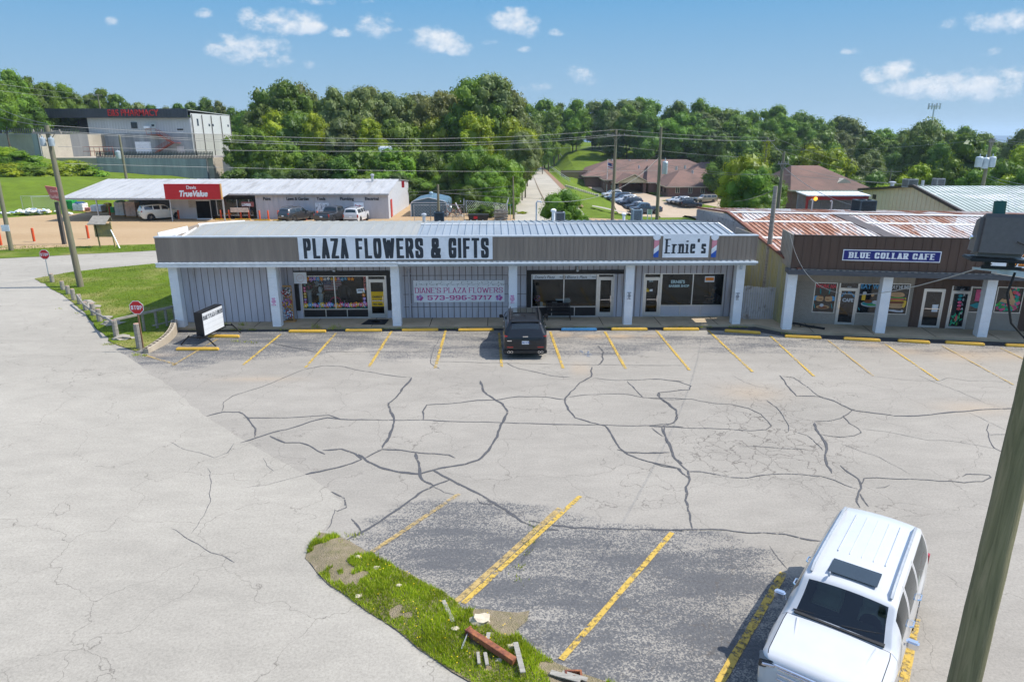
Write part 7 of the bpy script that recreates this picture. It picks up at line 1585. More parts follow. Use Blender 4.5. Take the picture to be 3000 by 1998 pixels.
for nm,c in (('bags',wrapw),('bags',wrapy),('bags',mat('pale_blue_bags',(.45,.55,.68),.5))):
    m = MB()
    for _ in range(26 if c is wrapw else 8): x = rr.gauss(0,1.9); m.obox((x,rr.uniform(-1,1),.1+rr.random()*max(.1,.75-abs(x)*.18)),(.7,.45,.16),(rr.uniform(-.2,.2),rr.uniform(-.2,.2),rr.uniform(0,3)),taper=.85)
    m.build(nm,c,T,bevel=.03)
for px,lb in ((664,'left orange wheelbarrow tray before the display window'),(678,'right orange wheelbarrow tray before the display window')):
    p = G(px,641); T = thing('wheelbarrow',lb,'wheelbarrow',p,R(80),'wheelbarrows at the entrance'); m = MB(); m.obox((0,0,.55),(.8,.55,.28),taper=1.3); m.build('tray',mat('wheelbarrow_orange',(.7,.26,.02),.4),T); m = MB(); m.lathe([(.18,-.04),(.2,0),(.18,.04)],(.5,0,.2),14,axis='y'); m.build('wheel',rubber,T); m = MB(); [m.bar((.5,s*.05,.25),(-.8,s*.28,.55),.04) for s in (-1,1)]; [m.bar((-.3,s*.2,.45),(-.35,s*.22,0),.04) for s in (-1,1)]; m.build('frame',black_paint,T)
# chain-link, pole sign, notice stand
def chain(label,pts,h,posts=3,z0=0,gate=False,mesh=.35,rp=.035,zs=None):
    P = [Vector(p) for p in pts]; T = thing('chain_link_fence',label,'fence',P[0],0,'chain link fences'); m = MB(); r_ = MB()
    for a,b in zip(P,P[1:]):
        L = (b-a).length; n = max(1,int(L/2.6)); A = a-P[0]; B = b-P[0]
        for k in range(n+1): q_ = A.lerp(B,k/n); r_.cyl(q_,q_+Vector((0,0,h)),rp,n=6)
        r_.cyl(A+Vector((0,0,h-.03)),B+Vector((0,0,h-.03)),rp*.7,n=6); d = (B-A).normalized(); s = 0
        while s < L+h:
            for sg in (1,-1):
                p0 = Vector((s,0)) if s < L else Vector((L,s-L)); p1 = Vector((s-h,h)) if s-h > 0 else Vector((0,s))
                if sg < 0: p0 = Vector((L-p0[0],p0[1])); p1 = Vector((L-p1[0],p1[1]))
                if (p0-p1).length > .1: m.bar(A+d*p0[0]+Vector((0,0,p0[1])),A+d*p1[0]+Vector((0,0,p1[1])),.012,.012)
            s += mesh
    r_.build('frame',galv,T); m.build('mesh',galv,T)
a,b = G(70,624),G(170,610); chain('chain link fence on the grass beside the bag pile',[(a.x,a.y,0),(a.x+4.5,a.y+.4,0),(b.x+1.5,a.y-1,0)],2.2)
Y0 = 86.0; chain('chain link enclosure in front of the blue-grey shed',[(X_(1214,82),82,0),(X_(1262,82),82,0),(X_(1300,82),82,0),(X_(1360,82),82,0),(X_(1360,92),92,0)],1.9); chain('chain link fence around the yard of junk beside the street',[(X_(1366,88),88,0),(X_(1448,85),85,0),(X_(1484,83),83,0),(X_(1490,92),92,0)],1.9)
p = G(189,716); T = thing('pole_sign','faded red store sign on a leaning dark post at the front of the gravel yard','sign',p); q_ = V(166,592,p.y); d = q_-p; m = MB(); m.bar((0,0,0),(d.x,d.y,d.z),.28,.28); m.build('post',mat('dark_post',(.07,.065,.06),.7),T); a = V(130,545,p.y-.2)-p; b = V(172,591,p.y-.2)-p
m = MB(); m.prism([(a.x,a.y,a.z),(b.x-.0,a.y,a.z-.15),(b.x+.1,a.y,b.z),(a.x+.35,a.y,b.z+.25)],(0,.2,0)); m.build('panel',mat('faded_red',(.50,.14,.12),.5,var=.1),T); textmesh('Davis',.3,mat('faded_pink',(.72,.42,.38),.6),'lettering',T,(a.x+.45,a.y-.02,a.z-.55),bold=.01); textmesh('TrueValue',.42,MATS['faded_pink'],'lettering',T,(a.x+.25,a.y-.02,a.z-1.1),bold=.015,sx=.55,shear=.2)
p = G(318,725); T = thing('notice_stand','plywood notice stand with a small shingled roof and a white brace in the gravel yard','notice board',p); m = MB(); ply = mat('weathered_plywood',(.42,.30,.10),.8,var=.2,vs=3,c2=(.22,.20,.12),cs=2)
m.box((-1.0,-.05,.95),(.5,.05,2.15)); m.build('board',ply,T); m = MB(); m.prism([(-1.25,-.55,2.1),(.35,-.55,2.1),(.42,.35,2.75),(-1.15,.35,2.75)],(0,0,.06)); m.prism([(-1.15,.35,2.75),(.42,.35,2.75),(.4,.6,2.3),(-1.1,.6,2.3)],(0,0,.05)); m.build('roof',old_wood,T)
for x in (-.75,.62): m = MB(); m.bar((x,0,0),(x-.1,0,2.3),.10,.10); m.build('leg',ply,T)
m = MB(); m.bar((.52,-.1,1.6),(1.35,-.6,0),.07,.09); m.build('brace',white_paint,T)
# grey domed shed and yard junk
sx0,sx1 = X_(1205,86.6),X_(1310,86.6); T = thing('metal_shed','blue-grey metal carport shed with rounded roof edges behind the shops','shed',((sx0+sx1)/2,86.6,0)); w = (sx1-sx0)/2; dk = mat('slate_metal',(.10,.16,.20),.5,.2,var=.1); lt = mat('pale_blue_roof',(.34,.46,.52),.4,.3,var=.1,vs=1)
prof = [(-w,0),(-w,1.55),(-w+.12,1.80),(-w+.4,1.95),(0,2.35),(w-.4,1.95),(w-.12,1.80),(w,1.55),(w,0)]; m = MB(); m.prism([(x*.985,.02,z*.985) for x,z in prof],(0,.1,0)); [m.box((-w+.2+k*.36,-.01,.05),(-w+.24+k*.36,.018,1.7)) for k in range(int(2*w/.36))]; m.build('front_wall',dk,T)
m = MB(); L = 7.0
for (a,b) in zip(prof,prof[1:]): m.add([(a[0],0,a[1]),(b[0],0,b[1]),(b[0],L,b[1]),(a[0],L,a[1])],[(0,1,2,3)])
for k in range(16):
    y = .15+k*.44
    for (a,b) in zip(prof,prof[1:]): m.bar((a[0]*1.01,y,a[1]*1.01),(b[0]*1.01,y,b[1]*1.01),.06,.04)
m.build('roof',lt,T); m = MB(); [m.bar((a[0],-.03,a[1]),(b[0],-.03,b[1]),.09,.07) for a,b in zip(prof,prof[1:])]; m.bar((-w+.1,-.04,1.74),(w-.1,-.04,1.74),.08,.06); m.build('trim',white_paint,T); m = MB(); m.lathe([(.16,0),(.16,.35),(.28,.36),(.22,.5),(.02,.56)],(0,3,2.3),12); m.build('vent',lt,T)
rr = random.Random(12); p = G(1328,636); T = thing('scrap_pile','tall pile of tangled scrap metal and pipes right of the shed','scrap',p)
for nm,c in (('pipes',galv),('rusty_bars',rsm),('cans',black_paint)):
    m = MB()
    for _ in range(30): a = Vector((rr.uniform(-.9,1.1),rr.uniform(-.6,.6),rr.uniform(.05,2.2*rr.random()+.2))); m.bar(a,a+Vector((rr.gauss(0,.4),rr.gauss(0,.2),rr.gauss(0,.35))),.05)
    m.build(nm,c,T)
T = thing('leaning_pipe','white pipe leaning on the scrap pile','pipe',G(1355,636)); m = MB(); m.cyl((0,0,0),(-.85,.1,1.75),.07,n=8); m.build('pipe',white_paint,T); p = G(1402,645); T = thing('stock_tank','dark open trough in the junk yard','trough',p); m = MB(); m.obox((0,0,.35),(2.2,1.0,.7),taper=1.12); m.build('tank',plastic,T); m = MB(); m.box((-.55,-.62,.2),(-.1,-.56,.5)); m.build('decal',red_sign,T)
p = G(1468,646); T = thing('wood_pile','grey pile of stacked firewood beside the street','wood pile',p); m = MB(); [m.bar((rr.uniform(-.9,-.3),rr.uniform(-.3,.3),.1+k*.026),(rr.uniform(.3,.9),rr.uniform(-.3,.3),.1+k*.026),.10) for k in range(44)]; m.build('logs',old_wood,T)
p = G(1440,632); T = thing('antenna','fallen white antenna lattice on a thin mast in the junk yard','antenna',p); m = MB(); m.bar((-1.2,0,1.2),(1.3,0,1.1),.10); m.bar((-1.2,.3,1.05),(1.3,.2,1.0),.05); [m.bar((-1+k*.25,-.3,1.15),(-1+k*.25,.4,1.15),.03) for k in range(9)]; m.build('boom',galv,T); m = MB(); m.cyl((0,0,0),(0,0,1.2),.03); m.build('mast',galv,T)
p = G(1495,646); T = thing('street_name_sign','small green street name sign on a thin post at the corner of the street','street sign',p); m = MB(); m.cyl((0,0,0),(0,0,1.9),.03); m.build('post',galv,T); m = MB(); m.box((-.3,-.02,1.72),(.22,.01,1.9)); m.build('plate',mat('street_sign_green',(.01,.16,.08),.5),T)

# ================================================================ pharmacy hill
conc_sun = mat('sunlit_streaked_concrete',(.175,.18,.18),.9,var=.12,vs=.5,stretch=(1.6,1.6,.12),c2=(.13,.14,.145),cs=.35,lo=.42,hi=.68); conc_shade = mat('shaded_streaked_concrete',(.36,.38,.39),.9,var=.15,vs=.5,stretch=(1.6,1.6,.15),c2=(.17,.19,.20),cs=.3,lo=.4,hi=.7)  # one concrete in two tones: sunlit faces darkened, shaded faces lightened
T = thing('pharmacy_building','two-storey grey metal and concrete pharmacy on the hill with a dark ribbed fascia','building',(-82,158,5.6)); Yp = 158; xl,xr = -93.6,-70.9; zb,zm,zf,zt = 5.6,10.2,13.5,15.4; ygb = 180
psid = mat('pharmacy_siding',(.50,.52,.54),.6,.15,var=.08,vs=.4,stretch=(1,1,.3)); pw_ = mat('pharmacy_white_side',(.46,.47,.48),.6,var=.05)
m = MB(); m.box((xl,Yp,zm),(xr,Yp+.3,zf)); ribs(m,xl+.2,xr,.62,zm,zf,Yp,.04,.09); m.build('wall_panel',psid,T,world=True); m = MB(); m.box((xl,Yp-.1,zb-1),(xr,Yp+.3,zm-.002)); m.build('concrete_wall',conc_shade,T,world=True)
m = MB(); m.box((xr-.02,Yp+.3,zm),(xr+.1,ygb,14.5)); m.box((xl,ygb-.2,zb),(xr-.02,ygb,14.3)); m.box((xl,Yp+.3,zb),(xl+.2,ygb-.2,14.3)); m.build('side_wall',pw_,T,world=True); m = MB(); m.box((xr-.02,Yp+.3,zb-5),(xr+.2,ygb,zm-.002)); m.build('side_footing',mat('pale_side_concrete',(.34,.335,.315),.9,var=.1,vs=.4,stretch=(1,1,.2)),T,world=True)
m = MB(); [m.box((xr+.21,y,zb-3),(xr+.32,y+.16,14.3)) for y in (Yp+.4,163.5,168.5,174,ygb-.3)]; m.build('side_strip',brown_metal,T,world=True)
fdk = mat('charcoal_ribbed_fascia',(.055,.062,.075),.5,.1,var=.15,vs=.6); m = MB(); m.box((-102,Yp-1.0,zf),(xr,Yp-.8,zt)); ribs(m,-101.8,xr,.62,zf,zt,Yp-1.0,.04,.10); m.box((-102,Yp-.8,zf),(-101.8,166,zt)); m.box((-101.8,Yp-.8,zf),(xr,Yp,zf+.1)); m.build('fascia',fdk,T,world=True)
m = MB(); m.prism([(-101.8,Yp-.8,zt-.3),(xr+.2,Yp-.8,zt-.3),(xr+.2,ygb,14.6),(-101.8,ygb,14.6)],(0,0,.1)); m.build('roof',psid,T,world=True); m = MB(); m.box((-99,164,9.9),(xl,164.2,zf)); m.box((xl-1.6,160,9.9),(xl-.1,160.2,12.4)); m.build('annex_wall',fdk,T,world=True)
def pp(px0,py0,px1,py1,name,m_,d=.15): a,b = V(px0,py1,Yp-d),V(px1,py0,Yp-d); m = MB(); m.box((a.x,Yp-d,a.z),(b.x,Yp-.02-(.1 if a.z < zm else 0),b.z)); m.build(name,m_,T,world=True)
pp(385,359,400,377,'window',dark_glass); pp(440,360,456,387,'door',galv); pp(444,365,451,371,'door_window',dark_glass,.2); pp(400,416,440,452,'garage_door',white_sign,.25); pp(520,429,538,452,'door',gsid,.25); pp(519,378,536,382,'lettering',black_paint,.1); pp(421,370,437,377,'air_conditioner',white_sign,.6)
for y in (161,167,169,178): m = MB(); m.box((xr+.1,y,11.9),(xr+.16,y+.8,12.4+(1 if y == 161 else 0))); m.build('side_window',dark_glass,T,world=True)
m = MB(); rs_ = mat('red_stair_steel',(.26,.07,.05),.6,var=.2); A = V(434,394,Yp-1.2); B = V(463,394,Yp-1.2); C_ = V(508,419,Yp-1.2); D = V(459,448,Yp-1.2); m.box((A.x,Yp-1.9,A.z-.12),(B.x,Yp-.2,A.z)); [m.cyl((x,Yp-1.9,A.z),(x,Yp-1.9,A.z+1.1),.05,n=5) for x in (A.x,(A.x+B.x)/2,B.x)]; m.bar((A.x,Yp-1.9,A.z+1.1),(B.x,Yp-1.9,A.z+1.1),.08)
for P,Q in ((B,C_),(C_,D)):
    for y in (Yp-1.9,Yp-.9): m.bar((P.x,y,P.z),(Q.x,y,Q.z),.10,.25); m.bar((P.x,y,P.z+1),(Q.x,y,Q.z+1),.06); m.bar((P.x,y,P.z+.5),(Q.x,y,Q.z+.5),.04)
    for k in range(12): q_ = P.lerp(Q,k/12); m.box((q_.x-.14,Yp-1.9,q_.z-.03),(q_.x+.14,Yp-.9,q_.z+.02)); (m.cyl((q_.x,Yp-1.9,q_.z),(q_.x,Yp-1.9,q_.z+1),.03,n=4) if k % 2 else 0)
m.box((C_.x-.4,Yp-1.9,C_.z-.1),(C_.x+1.2,Yp-.2,C_.z)); m.build('fire_stair',rs_,T,world=True)
textmesh('E&S PHARMACY',1.85,mat('pharmacy_red_letters',(.50,.03,.03),.5),'lettering',T,(V(316,340,156.9).x+82,-1.15,V(316,340,156.9).z-5.6),bold=.02,sx=.84,ext=.06)
# pad, walls
po = MB(); po.prism([(-97,140.4,-2),(-59.5,140.4,-2),(-58,158,-2),(-97,158,-2)],(0,0,7.55)); tag(po.build('pharmacy_yard',mat('pale_yard',(.36,.32,.26),.9),None),kind='structure')
po = MB(); po.prism([(-150,151,0),(-90.3,151,0),(-90.3,190,0),(-150,190,0)],(0,0,10.1)); tag(po.build('upper_parking',m_conc,None),kind='structure')
xa,xb = (608-1500)/FL*(140*CP+2),(643-1500)/FL*(144*CP+2)
T = thing('retaining_wall','tall dark stained concrete retaining wall below the pharmacy with a slatted rail on top','wall',(-80,140,0)); m = MB(); m.prism([(-82.4,140,1),(xa,140,-1),(xa,140,5.3),(-82.4,140,5.6)],(0,.35,0)); m.build('wall_face',conc_shade,T,world=True); m = MB(); m.prism([(xa+.002,140,-1),(xb,144,-1),(xb,144,5.2),(xa+.002,140,5.3)],(-.0,.35,0)); m.build('return_face',conc_sun,T,world=True); m = MB(); m.prism([(xb+.003,144,-1),(xb+9,146,-1),(xb+9,146,2.5),(xb+.003,144,5.2)],(0,.3,0)); m.build('wing_face',conc_shade,T,world=True)
m = MB(); n_ = 78
for k in range(n_): x = -82.4+k*(xa+1.6+82.4)/n_; m.box((x,140.1,5.45),(x+.16,140.16,6.75))
m.box((-82.4,140.17,6.3),(xa+1.4,140.22,6.4)); m.box((-82.4,140.17,5.7),(xa+1.4,140.22,5.8)); m.build('slat_rail',mat('dark_slats',(.075,.085,.08),.8),T,world=True)
T = thing('retaining_wall','pale concrete retaining wall left of the pharmacy, one long side in shade','wall',(-92,140,0)); a = Vector(((0-1500)/FL*144-6,152,0)); b = Vector((-91.8,138,0)); c = Vector((-89.9,151,0)); m = MB(); m.prism([(a.x,a.y,5),(b.x,b.y,2),(b.x,b.y,10.15),(a.x,a.y,10.2)],(.1,.35,0)); m.build('shaded_face',conc_shade,T,world=True); m = MB(); m.prism([(b.x+.01,b.y,1),(c.x,c.y,3),(c.x,c.y,10.1),(b.x+.01,b.y,10.15)],(-.3,.1,0)); m.build('sunlit_face',conc_sun,T,world=True)
m = MB()
for k in range(60): f = k/60; q_ = a.lerp(b,f*2) if f < .5 else b.lerp(c,f*2-1); m.box((q_.x-.09,q_.y+.1,10.1),(q_.x+.09,q_.y+.16,11.2))
m.build('slat_rail',MATS['dark_slats'],T,world=True)
fl_ = MB(); fl_.prism([(-91.6,138.2,2),(-90,151,2),(-120,152,2)],(0,0,8.0)); tag(fl_.build('upper_bank',m_conc,None),kind='structure')
p = V(64,372,152); T = thing('roadside_sign','red framed pharmacy road sign at the upper left','sign',(p.x,152,10.1)); m = MB(); m.box((-1.5,0,.6),(1.5,.3,2.5)); m.build('panel',mat('sign_red_frame',(.5,.06,.06),.5),T); m = MB(); m.box((-1.2,-.05,1.2),(1.2,-.01,1.95)); m.build('face',white_sign,T); textmesh('E&S PHARMACY',.33,white_sign,'lettering',T,(-1.35,-.02,2.08),sx=.72,bold=.01); textmesh('573-996-7107',.38,white_sign,'lettering',T,(-1.35,-.02,.75),sx=.78,bold=.01); m = MB(); [m.box((x,.05,0),(x+.2,.25,.6)) for x in (-1.4,1.2)]; m.build('post',MATS['sign_red_frame'],T)
p = V(17,354,158); T = thing('warning_sign','yellow diamond warning sign by the upper road','road sign',(p.x,158,10.1)); m = MB(); m.prism([(0,0,p.z-11),(.9,0,p.z-10.1),(0,0,p.z-9.2),(-.9,0,p.z-10.1)],(0,.03,0)); m.build('plate',mat('warning_yellow',(.75,.38,.01),.5),T); m = MB(); m.cyl((0,.06,0),(0,.06,p.z-10.1),.05); m.build('post',galv,T); m = MB(); m.bar((-.3,-.02,p.z-10.1),(.3,-.02,p.z-10.1),.14,.03); m.build('arrow',black_paint,T)
# ================================================================ nursing home beyond
rf = mat('brown_shingle_roof',(.135,.085,.068),.9,var=.15,vs=.6,bump=.2,bs=6,c2=(.19,.11,.085),cs=.12,lo=.45,hi=.6); brk = mat('red_brown_brick',(.19,.105,.085),.9,var=.12,vs=1.5)
def hipblock(T,x0,x1,y0,y1,zb,ze,zr,rx0,rx1,ry,nm='roof',ov=.7,walls=True):
    if walls: m = MB(); m.box((x0,y0,zb),(x1,y1,ze-.02)); m.build('brick_wall',brk,T,world=True)
    m = MB(); c = [(x0-ov,y0-ov,ze),(x1+ov,y0-ov,ze),(x1+ov,y1+ov,ze),(x0-ov,y1+ov,ze)]; r0,r1 = (rx0,ry,zr),(rx1,ry,zr); m.add(c+[r0,r1],[(0,1,5,4),(1,2,5),(2,3,4,5),(3,0,4),(3,2,1,0)]); m.build(nm,rf,T,world=True)
    m = MB(); m.box((x0-ov-.02,y0-ov-.05,ze-.18),(x1+ov+.02,y0-ov-.01,ze+.02)); m.box((x0-ov-.05,y0-ov,ze-.18),(x0-ov-.01,y1+ov,ze+.02)); m.build('eave_trim',mat('cream_trim',(.52,.46,.36),.7),T,world=True)
T = NH = thing('nursing_home','sprawling low brick building with large brown shingle hip roofs beyond the car park','building',(45,172,-4.8))
hipblock(T,38.6,52.2,172,196,-6,-2.25,1.25,43.5,44.2,182); hipblock(T,21,62,200,230,-6,-1.3,2.9,29.5,53,214); hipblock(T,48,80,193,222,-6,-1.6,2.4,55.5,72,206); hipblock(T,25.5,38.5,190.5,200.5,-6,-1.7,.9,30.5,42,197.5)
hipblock(T,36,46,184,199,-6,-2.0,1.9,38,44,197)
for px in (1979,2016,2053,2091):
    a,b = V(px,566,171.9),V(px+12,550,171.9); m = MB(); m.box((a.x,171.9,a.z),(b.x,171.97,b.z)); o = m.build('window',dark_glass,T,world=True); m = MB(); [m.box((a.x+t_*(b.x-a.x)-.06,171.82,a.z),(a.x+t_*(b.x-a.x)+.06,171.89,b.z)) for t_ in (0,.5,1)]; m.box((a.x,171.8,a.z-.1),(b.x,171.88,a.z)); m.build('window_frame',MATS['cream_trim'],T,world=True)
for y in (175,179,183): m = MB(); m.box((38.5,y,-4),(38.58,y+1.2,-2.8)); m.build('window',dark_glass,T,world=True)
for px in (1768,1845,1870): a = V(px,540,190.4); m = MB(); m.box((a.x,190.38,a.z),(a.x+1.4,190.45,a.z+1.1)); m.build('window',dark_glass,T,world=True)
for px,py,Y in ((1793,470,213),(1844,472,213),(1895,473,213),(2007,489,190),(2061,483,205),(2095,484,205),(2118,504,196),(1982,492,186),(2029,503,186),(1872,489,205)): a = V(px,py,Y); m = MB(); m.cyl((a.x,Y,a.z-.6),(a.x,Y,a.z+.35),.28,n=8); m.build('roof_vent',galv,T,world=True)
# porte-cochere
c0,c1 = V(1812,535,184),V(1900,535,184); ap = V(1860,514,184); T2 = thing('entrance_canopy','gabled drive-through canopy on brick columns before the nursing home','canopy',(ap.x,184,gz(ap.x,184))); m = MB(); bk = Vector((-1.5,12,0)); m.prism([c0-Vector((.6,0,.3)),ap+Vector((0,0,.15)),ap+Vector((0,0,-.1)),c0-Vector((.3,0,.35))],bk); m.prism([c1+Vector((.6,0,-.3)),ap+Vector((0,0,.15)),ap+Vector((0,0,-.1)),c1+Vector((.3,0,-.35))],bk); m.build('roof',rf,T2,world=True)
m = MB(); m.prism([c0+Vector((.2,.1,-.1)),c1+Vector((-.2,.1,-.1)),ap+Vector((0,.1,-.15))],(0,.1,0)); m.bar(c0-Vector((.6,.05,.25)),ap+Vector((0,-.05,.2)),.1,.25); m.bar(c1+Vector((.6,-.05,-.25)),ap+Vector((0,-.05,.2)),.1,.25); m.build('gable',mat('cream_gable',(.55,.47,.30),.7),T2,world=True)
for px,y in ((1817,184.3),(1888,184.3),(1833,192),(1877,190)): x = (px-1500)/FL*(y*CP+4); m = MB(); m.box((x-.35,y,-6),(x+.35,y+.7,c0.z)); m.build('column',brk,T2,world=True)
p = GT(1777,567); T = thing('flagpole','white flagpole flying a flag before the nursing home','flagpole',p); ht = V(1778,466,p.y).z-p.z; m = MB(); m.cyl((0,0,0),(0,0,ht),.09,.05); m.build('pole',white_paint,T); m = MB()
for k in range(6):
    for i in range(6): x0,x1 = .1+i*.33,.1+(i+1)*.33; zz = lambda x,k: ht-.9-k*.25-x*.30; yy_ = lambda x: .15*math.sin(x*3); m.add([(x0,yy_(x0),zz(x0,k)),(x1,yy_(x1),zz(x1,k)),(x1,yy_(x1),zz(x1,k+1)),(x0,yy_(x0),zz(x0,k+1))],[(0,1,2,3)],(2 if k < 3 and i < 3 else k % 2))
m.build('flag',[MATS['flag_red'],MATS['flag_white'],MATS['flag_blue']],T)
p = GT(1677,520); T = thing('privacy_fence','dark brown privacy fence left of the nursing home','fence',p); m = MB(); [m.box((-3.4+k*.3,0,-.5),(-3.4+k*.3+.26,.05,2.0)) for k in range(26)]; m.build('board',brk,T)
T = thing('guard_rail','pale pipe railing along the right side of the climbing street','railing',(11.9,285,gz(11.9,285))); m = MB(); P = [(12.2,284),(13.6,284),(14.2,250),(14.0,200),(14.6,175)]; P = [Vector((x,y,gz(x,y))) for x,y in P]
for a,b in zip(P,P[1:]):
    for h_ in (.5,1.0): m.bar(a+Vector((0,0,h_)),b+Vector((0,0,h_)),.09)
    for k in range(6): q_ = a.lerp(b,k/6); m.bar(q_,q_+Vector((0,0,1.0)),.09)
m.build('rail',galv,T,world=True)
p0 = GT(1658,548); T = thing('block_edging','row of pale edging blocks stepping down the grass bank','edging',p0); m = MB()
for k in range(17): q_ = GT(1658+k*5.8,548+k*1.7); m.obox((q_.x,q_.y,q_.z+.2),(.42,.4,.4),(0,0,-.3))
m.build('blocks',mat('pale_block',(.55,.50,.42),.9),T,world=True)
p = G(1902,646); T = thing('lawn_sign','small green sign on two white posts behind the shop roof','sign',(p.x,p.y,gz(p.x,p.y))); zz = V(1902,614,p.y).z-gz(p.x,p.y); m = MB(); [m.box((x,0,0),(x+.09,.09,zz)) for x in (-.28,.22)]; m.build('post',white_paint,T); m = MB(); m.box((-.19,.02,zz-.62),(.22,.06,zz-.02)); m.build('plate',mat('pale_green_plate',(.30,.42,.32),.6),T)
# ================================================================ sheds and warehouse to the right
T = thing('warehouse','beige metal warehouse with a weathered pale green ribbed roof behind the cafe','building',(33,48,0)); Wx = 33; m = MB(); P = [(Wx,48,-1),(Wx,65.5,-1),(Wx,65.5,4.85),(Wx,57,5.72),(Wx,48,3.9)]; m.prism(P,(.2,0,0)); [m.box((Wx-.03,48.1+k*.6,0),(Wx,48.18+k*.6,min(3.9+(k*.6)*.2,5.7,5.72-(k*.6-9)*.1)-.08)) for k in range(29)]; m.build('gable_wall',mat('beige_siding',(.82,.66,.42),.6,var=.05),T,world=True)
gr = mat('pale_green_roof',(.40,.45,.41),.5,.15,var=.10,vs=.5,c2=(.62,.63,.61),cs=.22,lo=.48,hi=.55,stretch=(.6,2,1)); m = MB()
for (ya,za),(yb,zb_) in (((47.6,3.86),(57,5.78)),((57,5.78),(65.8,4.85))):
    m.prism([(Wx-.2,ya,za),(90,ya,za),(90,yb,zb_),(Wx-.2,yb,zb_)],(0,0,-.06))
    for k in range(140): x = Wx+.1+k*.4; m.bar((x,ya,za+.02),(x,yb,zb_+.02),.10,.05)
m.build('roof',gr,T,world=True); m = MB(); m.bar((Wx-.25,47.5,3.84),(Wx-.25,57,5.80),.2,.22); m.bar((Wx-.25,57,5.80),(Wx-.25,65.9,4.86),.2,.2); m.build('roof_trim',brown_metal,T,world=True); m = MB(); m.box((Wx-.08,63.0,4.2),(Wx-.02,63.5,4.6)); m.build('wall_vent',brown_metal,T,world=True)
for lb,px,a,b,Y,w,c in (('dark air conditioner on the rusty roof before the beige wall',2528,586,622,47.5,1.15,(.07,.085,.10)),('pale air conditioner on the warehouse ridge, left of two',2664,525,549,58,.85,(.36,.37,.36)),('pale air conditioner on the warehouse ridge, right of two',2747,523,547,58,.70,(.37,.37,.37))): ac_unit(lb,px,a,b,Y,w,c)
vent('white curved roof vent at the left of the warehouse ridge',2612,532,552,61,.17); vent('thin white vent pipe between the two warehouse air conditioners',2701,524,550,58,.12,cap=False)
x0,x1 = X_(2356,58,4),X_(2519,58,4); T = thing('carport','red-framed carport with ribbed grey walls between the rusty roof and the warehouse','carport',((x0+x1)/2,58,0)); redf = mat('red_frame',(.30,.03,.03),.5); m = MB(); zt = V(2400,562,58).z; m.prism([(x0,57.6,zt-.35),(x1+.6,57.6,zt-.35),(x1+.6,60,zt-.2),(x0,60,zt-.2)],(0,0,.08)); [m.bar((x0+.3*k,57.6,zt-.27),(x0+.3*k,60,zt-.12),.08,.05) for k in range(int((x1-x0+.6)/.3))]; m.build('roof',white_paint,T,world=True)
m = MB(); [m.bar((x,57.8,0),(x,57.8,zt-.4),.16) for x in (x0+.1,x1*.5+x0*.5+1.6,x1)]; m.bar((x0,57.8,zt-.5),(x1+.5,57.8,zt-.5),.12,.3); m.bar((x0,59.6,1.8),(x1,59.6,1.8),.12); m.build('frame',redf,T,world=True); m = MB(); m.box((x0+.1,59.8,0),(x1+.5,59.9,zt-.3)); ribs(m,x0+.2,x1+.4,.4,0,zt-.32,59.8,.04,.08); m.build('back_wall',mat('grey_ribbed',(.25,.26,.27),.6),T,world=True)
m = MB(); m.ico((x0+.65,57.5,zt-.55),.16,2); t = NT('amber_lamp_glow'); t.col((.9,.35,.02)); t.set(emc=(1,.45,.05),ems=1.2); m.build('amber_lamp',t.m,T,world=True)
T = thing('brick_house','brick house with a brown hip roof and a small front dormer behind the carport','house',(49,108,-4)); hipblock(T,43.5,55.5,108,124,-5,1.7,5.05,46.0,50.5,116,ov=.6); m = MB(); m.prism([(51.0,109.8,2.6),(53.4,109.8,2.6),(52.2,109.8,3.35)],(0,3,0)); m.build('dormer',MATS['cream_trim'],T,world=True)
T = thing('camper_trailer','small white camper trailer half hidden in the wood','camper',(V(1130,465,122).x,122,V(1130,467,122).z)); m = MB(); m.obox((0,0,1.1),(2.3,4.5,2.0),(0,0,.2)); m.build('body',white_sign,T,bevel=.15); m = MB(); m.obox((-.1,-2.28,1.3),(1.3,.05,.6),(0,0,.2)); m.build('window',dark_glass,T); m = MB(); [m.lathe([(.35,-.1),(.35,.1)],(x,-1,.3),12,axis='x') for x in (-1.1,1.1)]; m.build('wheel',rubber,T)
p = V(2733,340,900); T = thing('cell_tower','distant grey cell tower rising above the trees at the right','tower',(p.x,900,-5)); hz = V(2735,306,900).z+5; m = MB(); m.cyl((0,0,0),(0,0,hz),1.4,.8,n=6); m.build('mast',galv,T); m = MB(); [m.box((7*math.cos(a)-1,5*math.sin(a),hz-6),(7*math.cos(a)+1,5*math.sin(a)+.5,hz+1)) for a in [k*.785 for k in range(8)]]; m.lathe([(6,-3),(6,-2)],(0,0,hz),8); m.build('antenna_ring',galv,T)
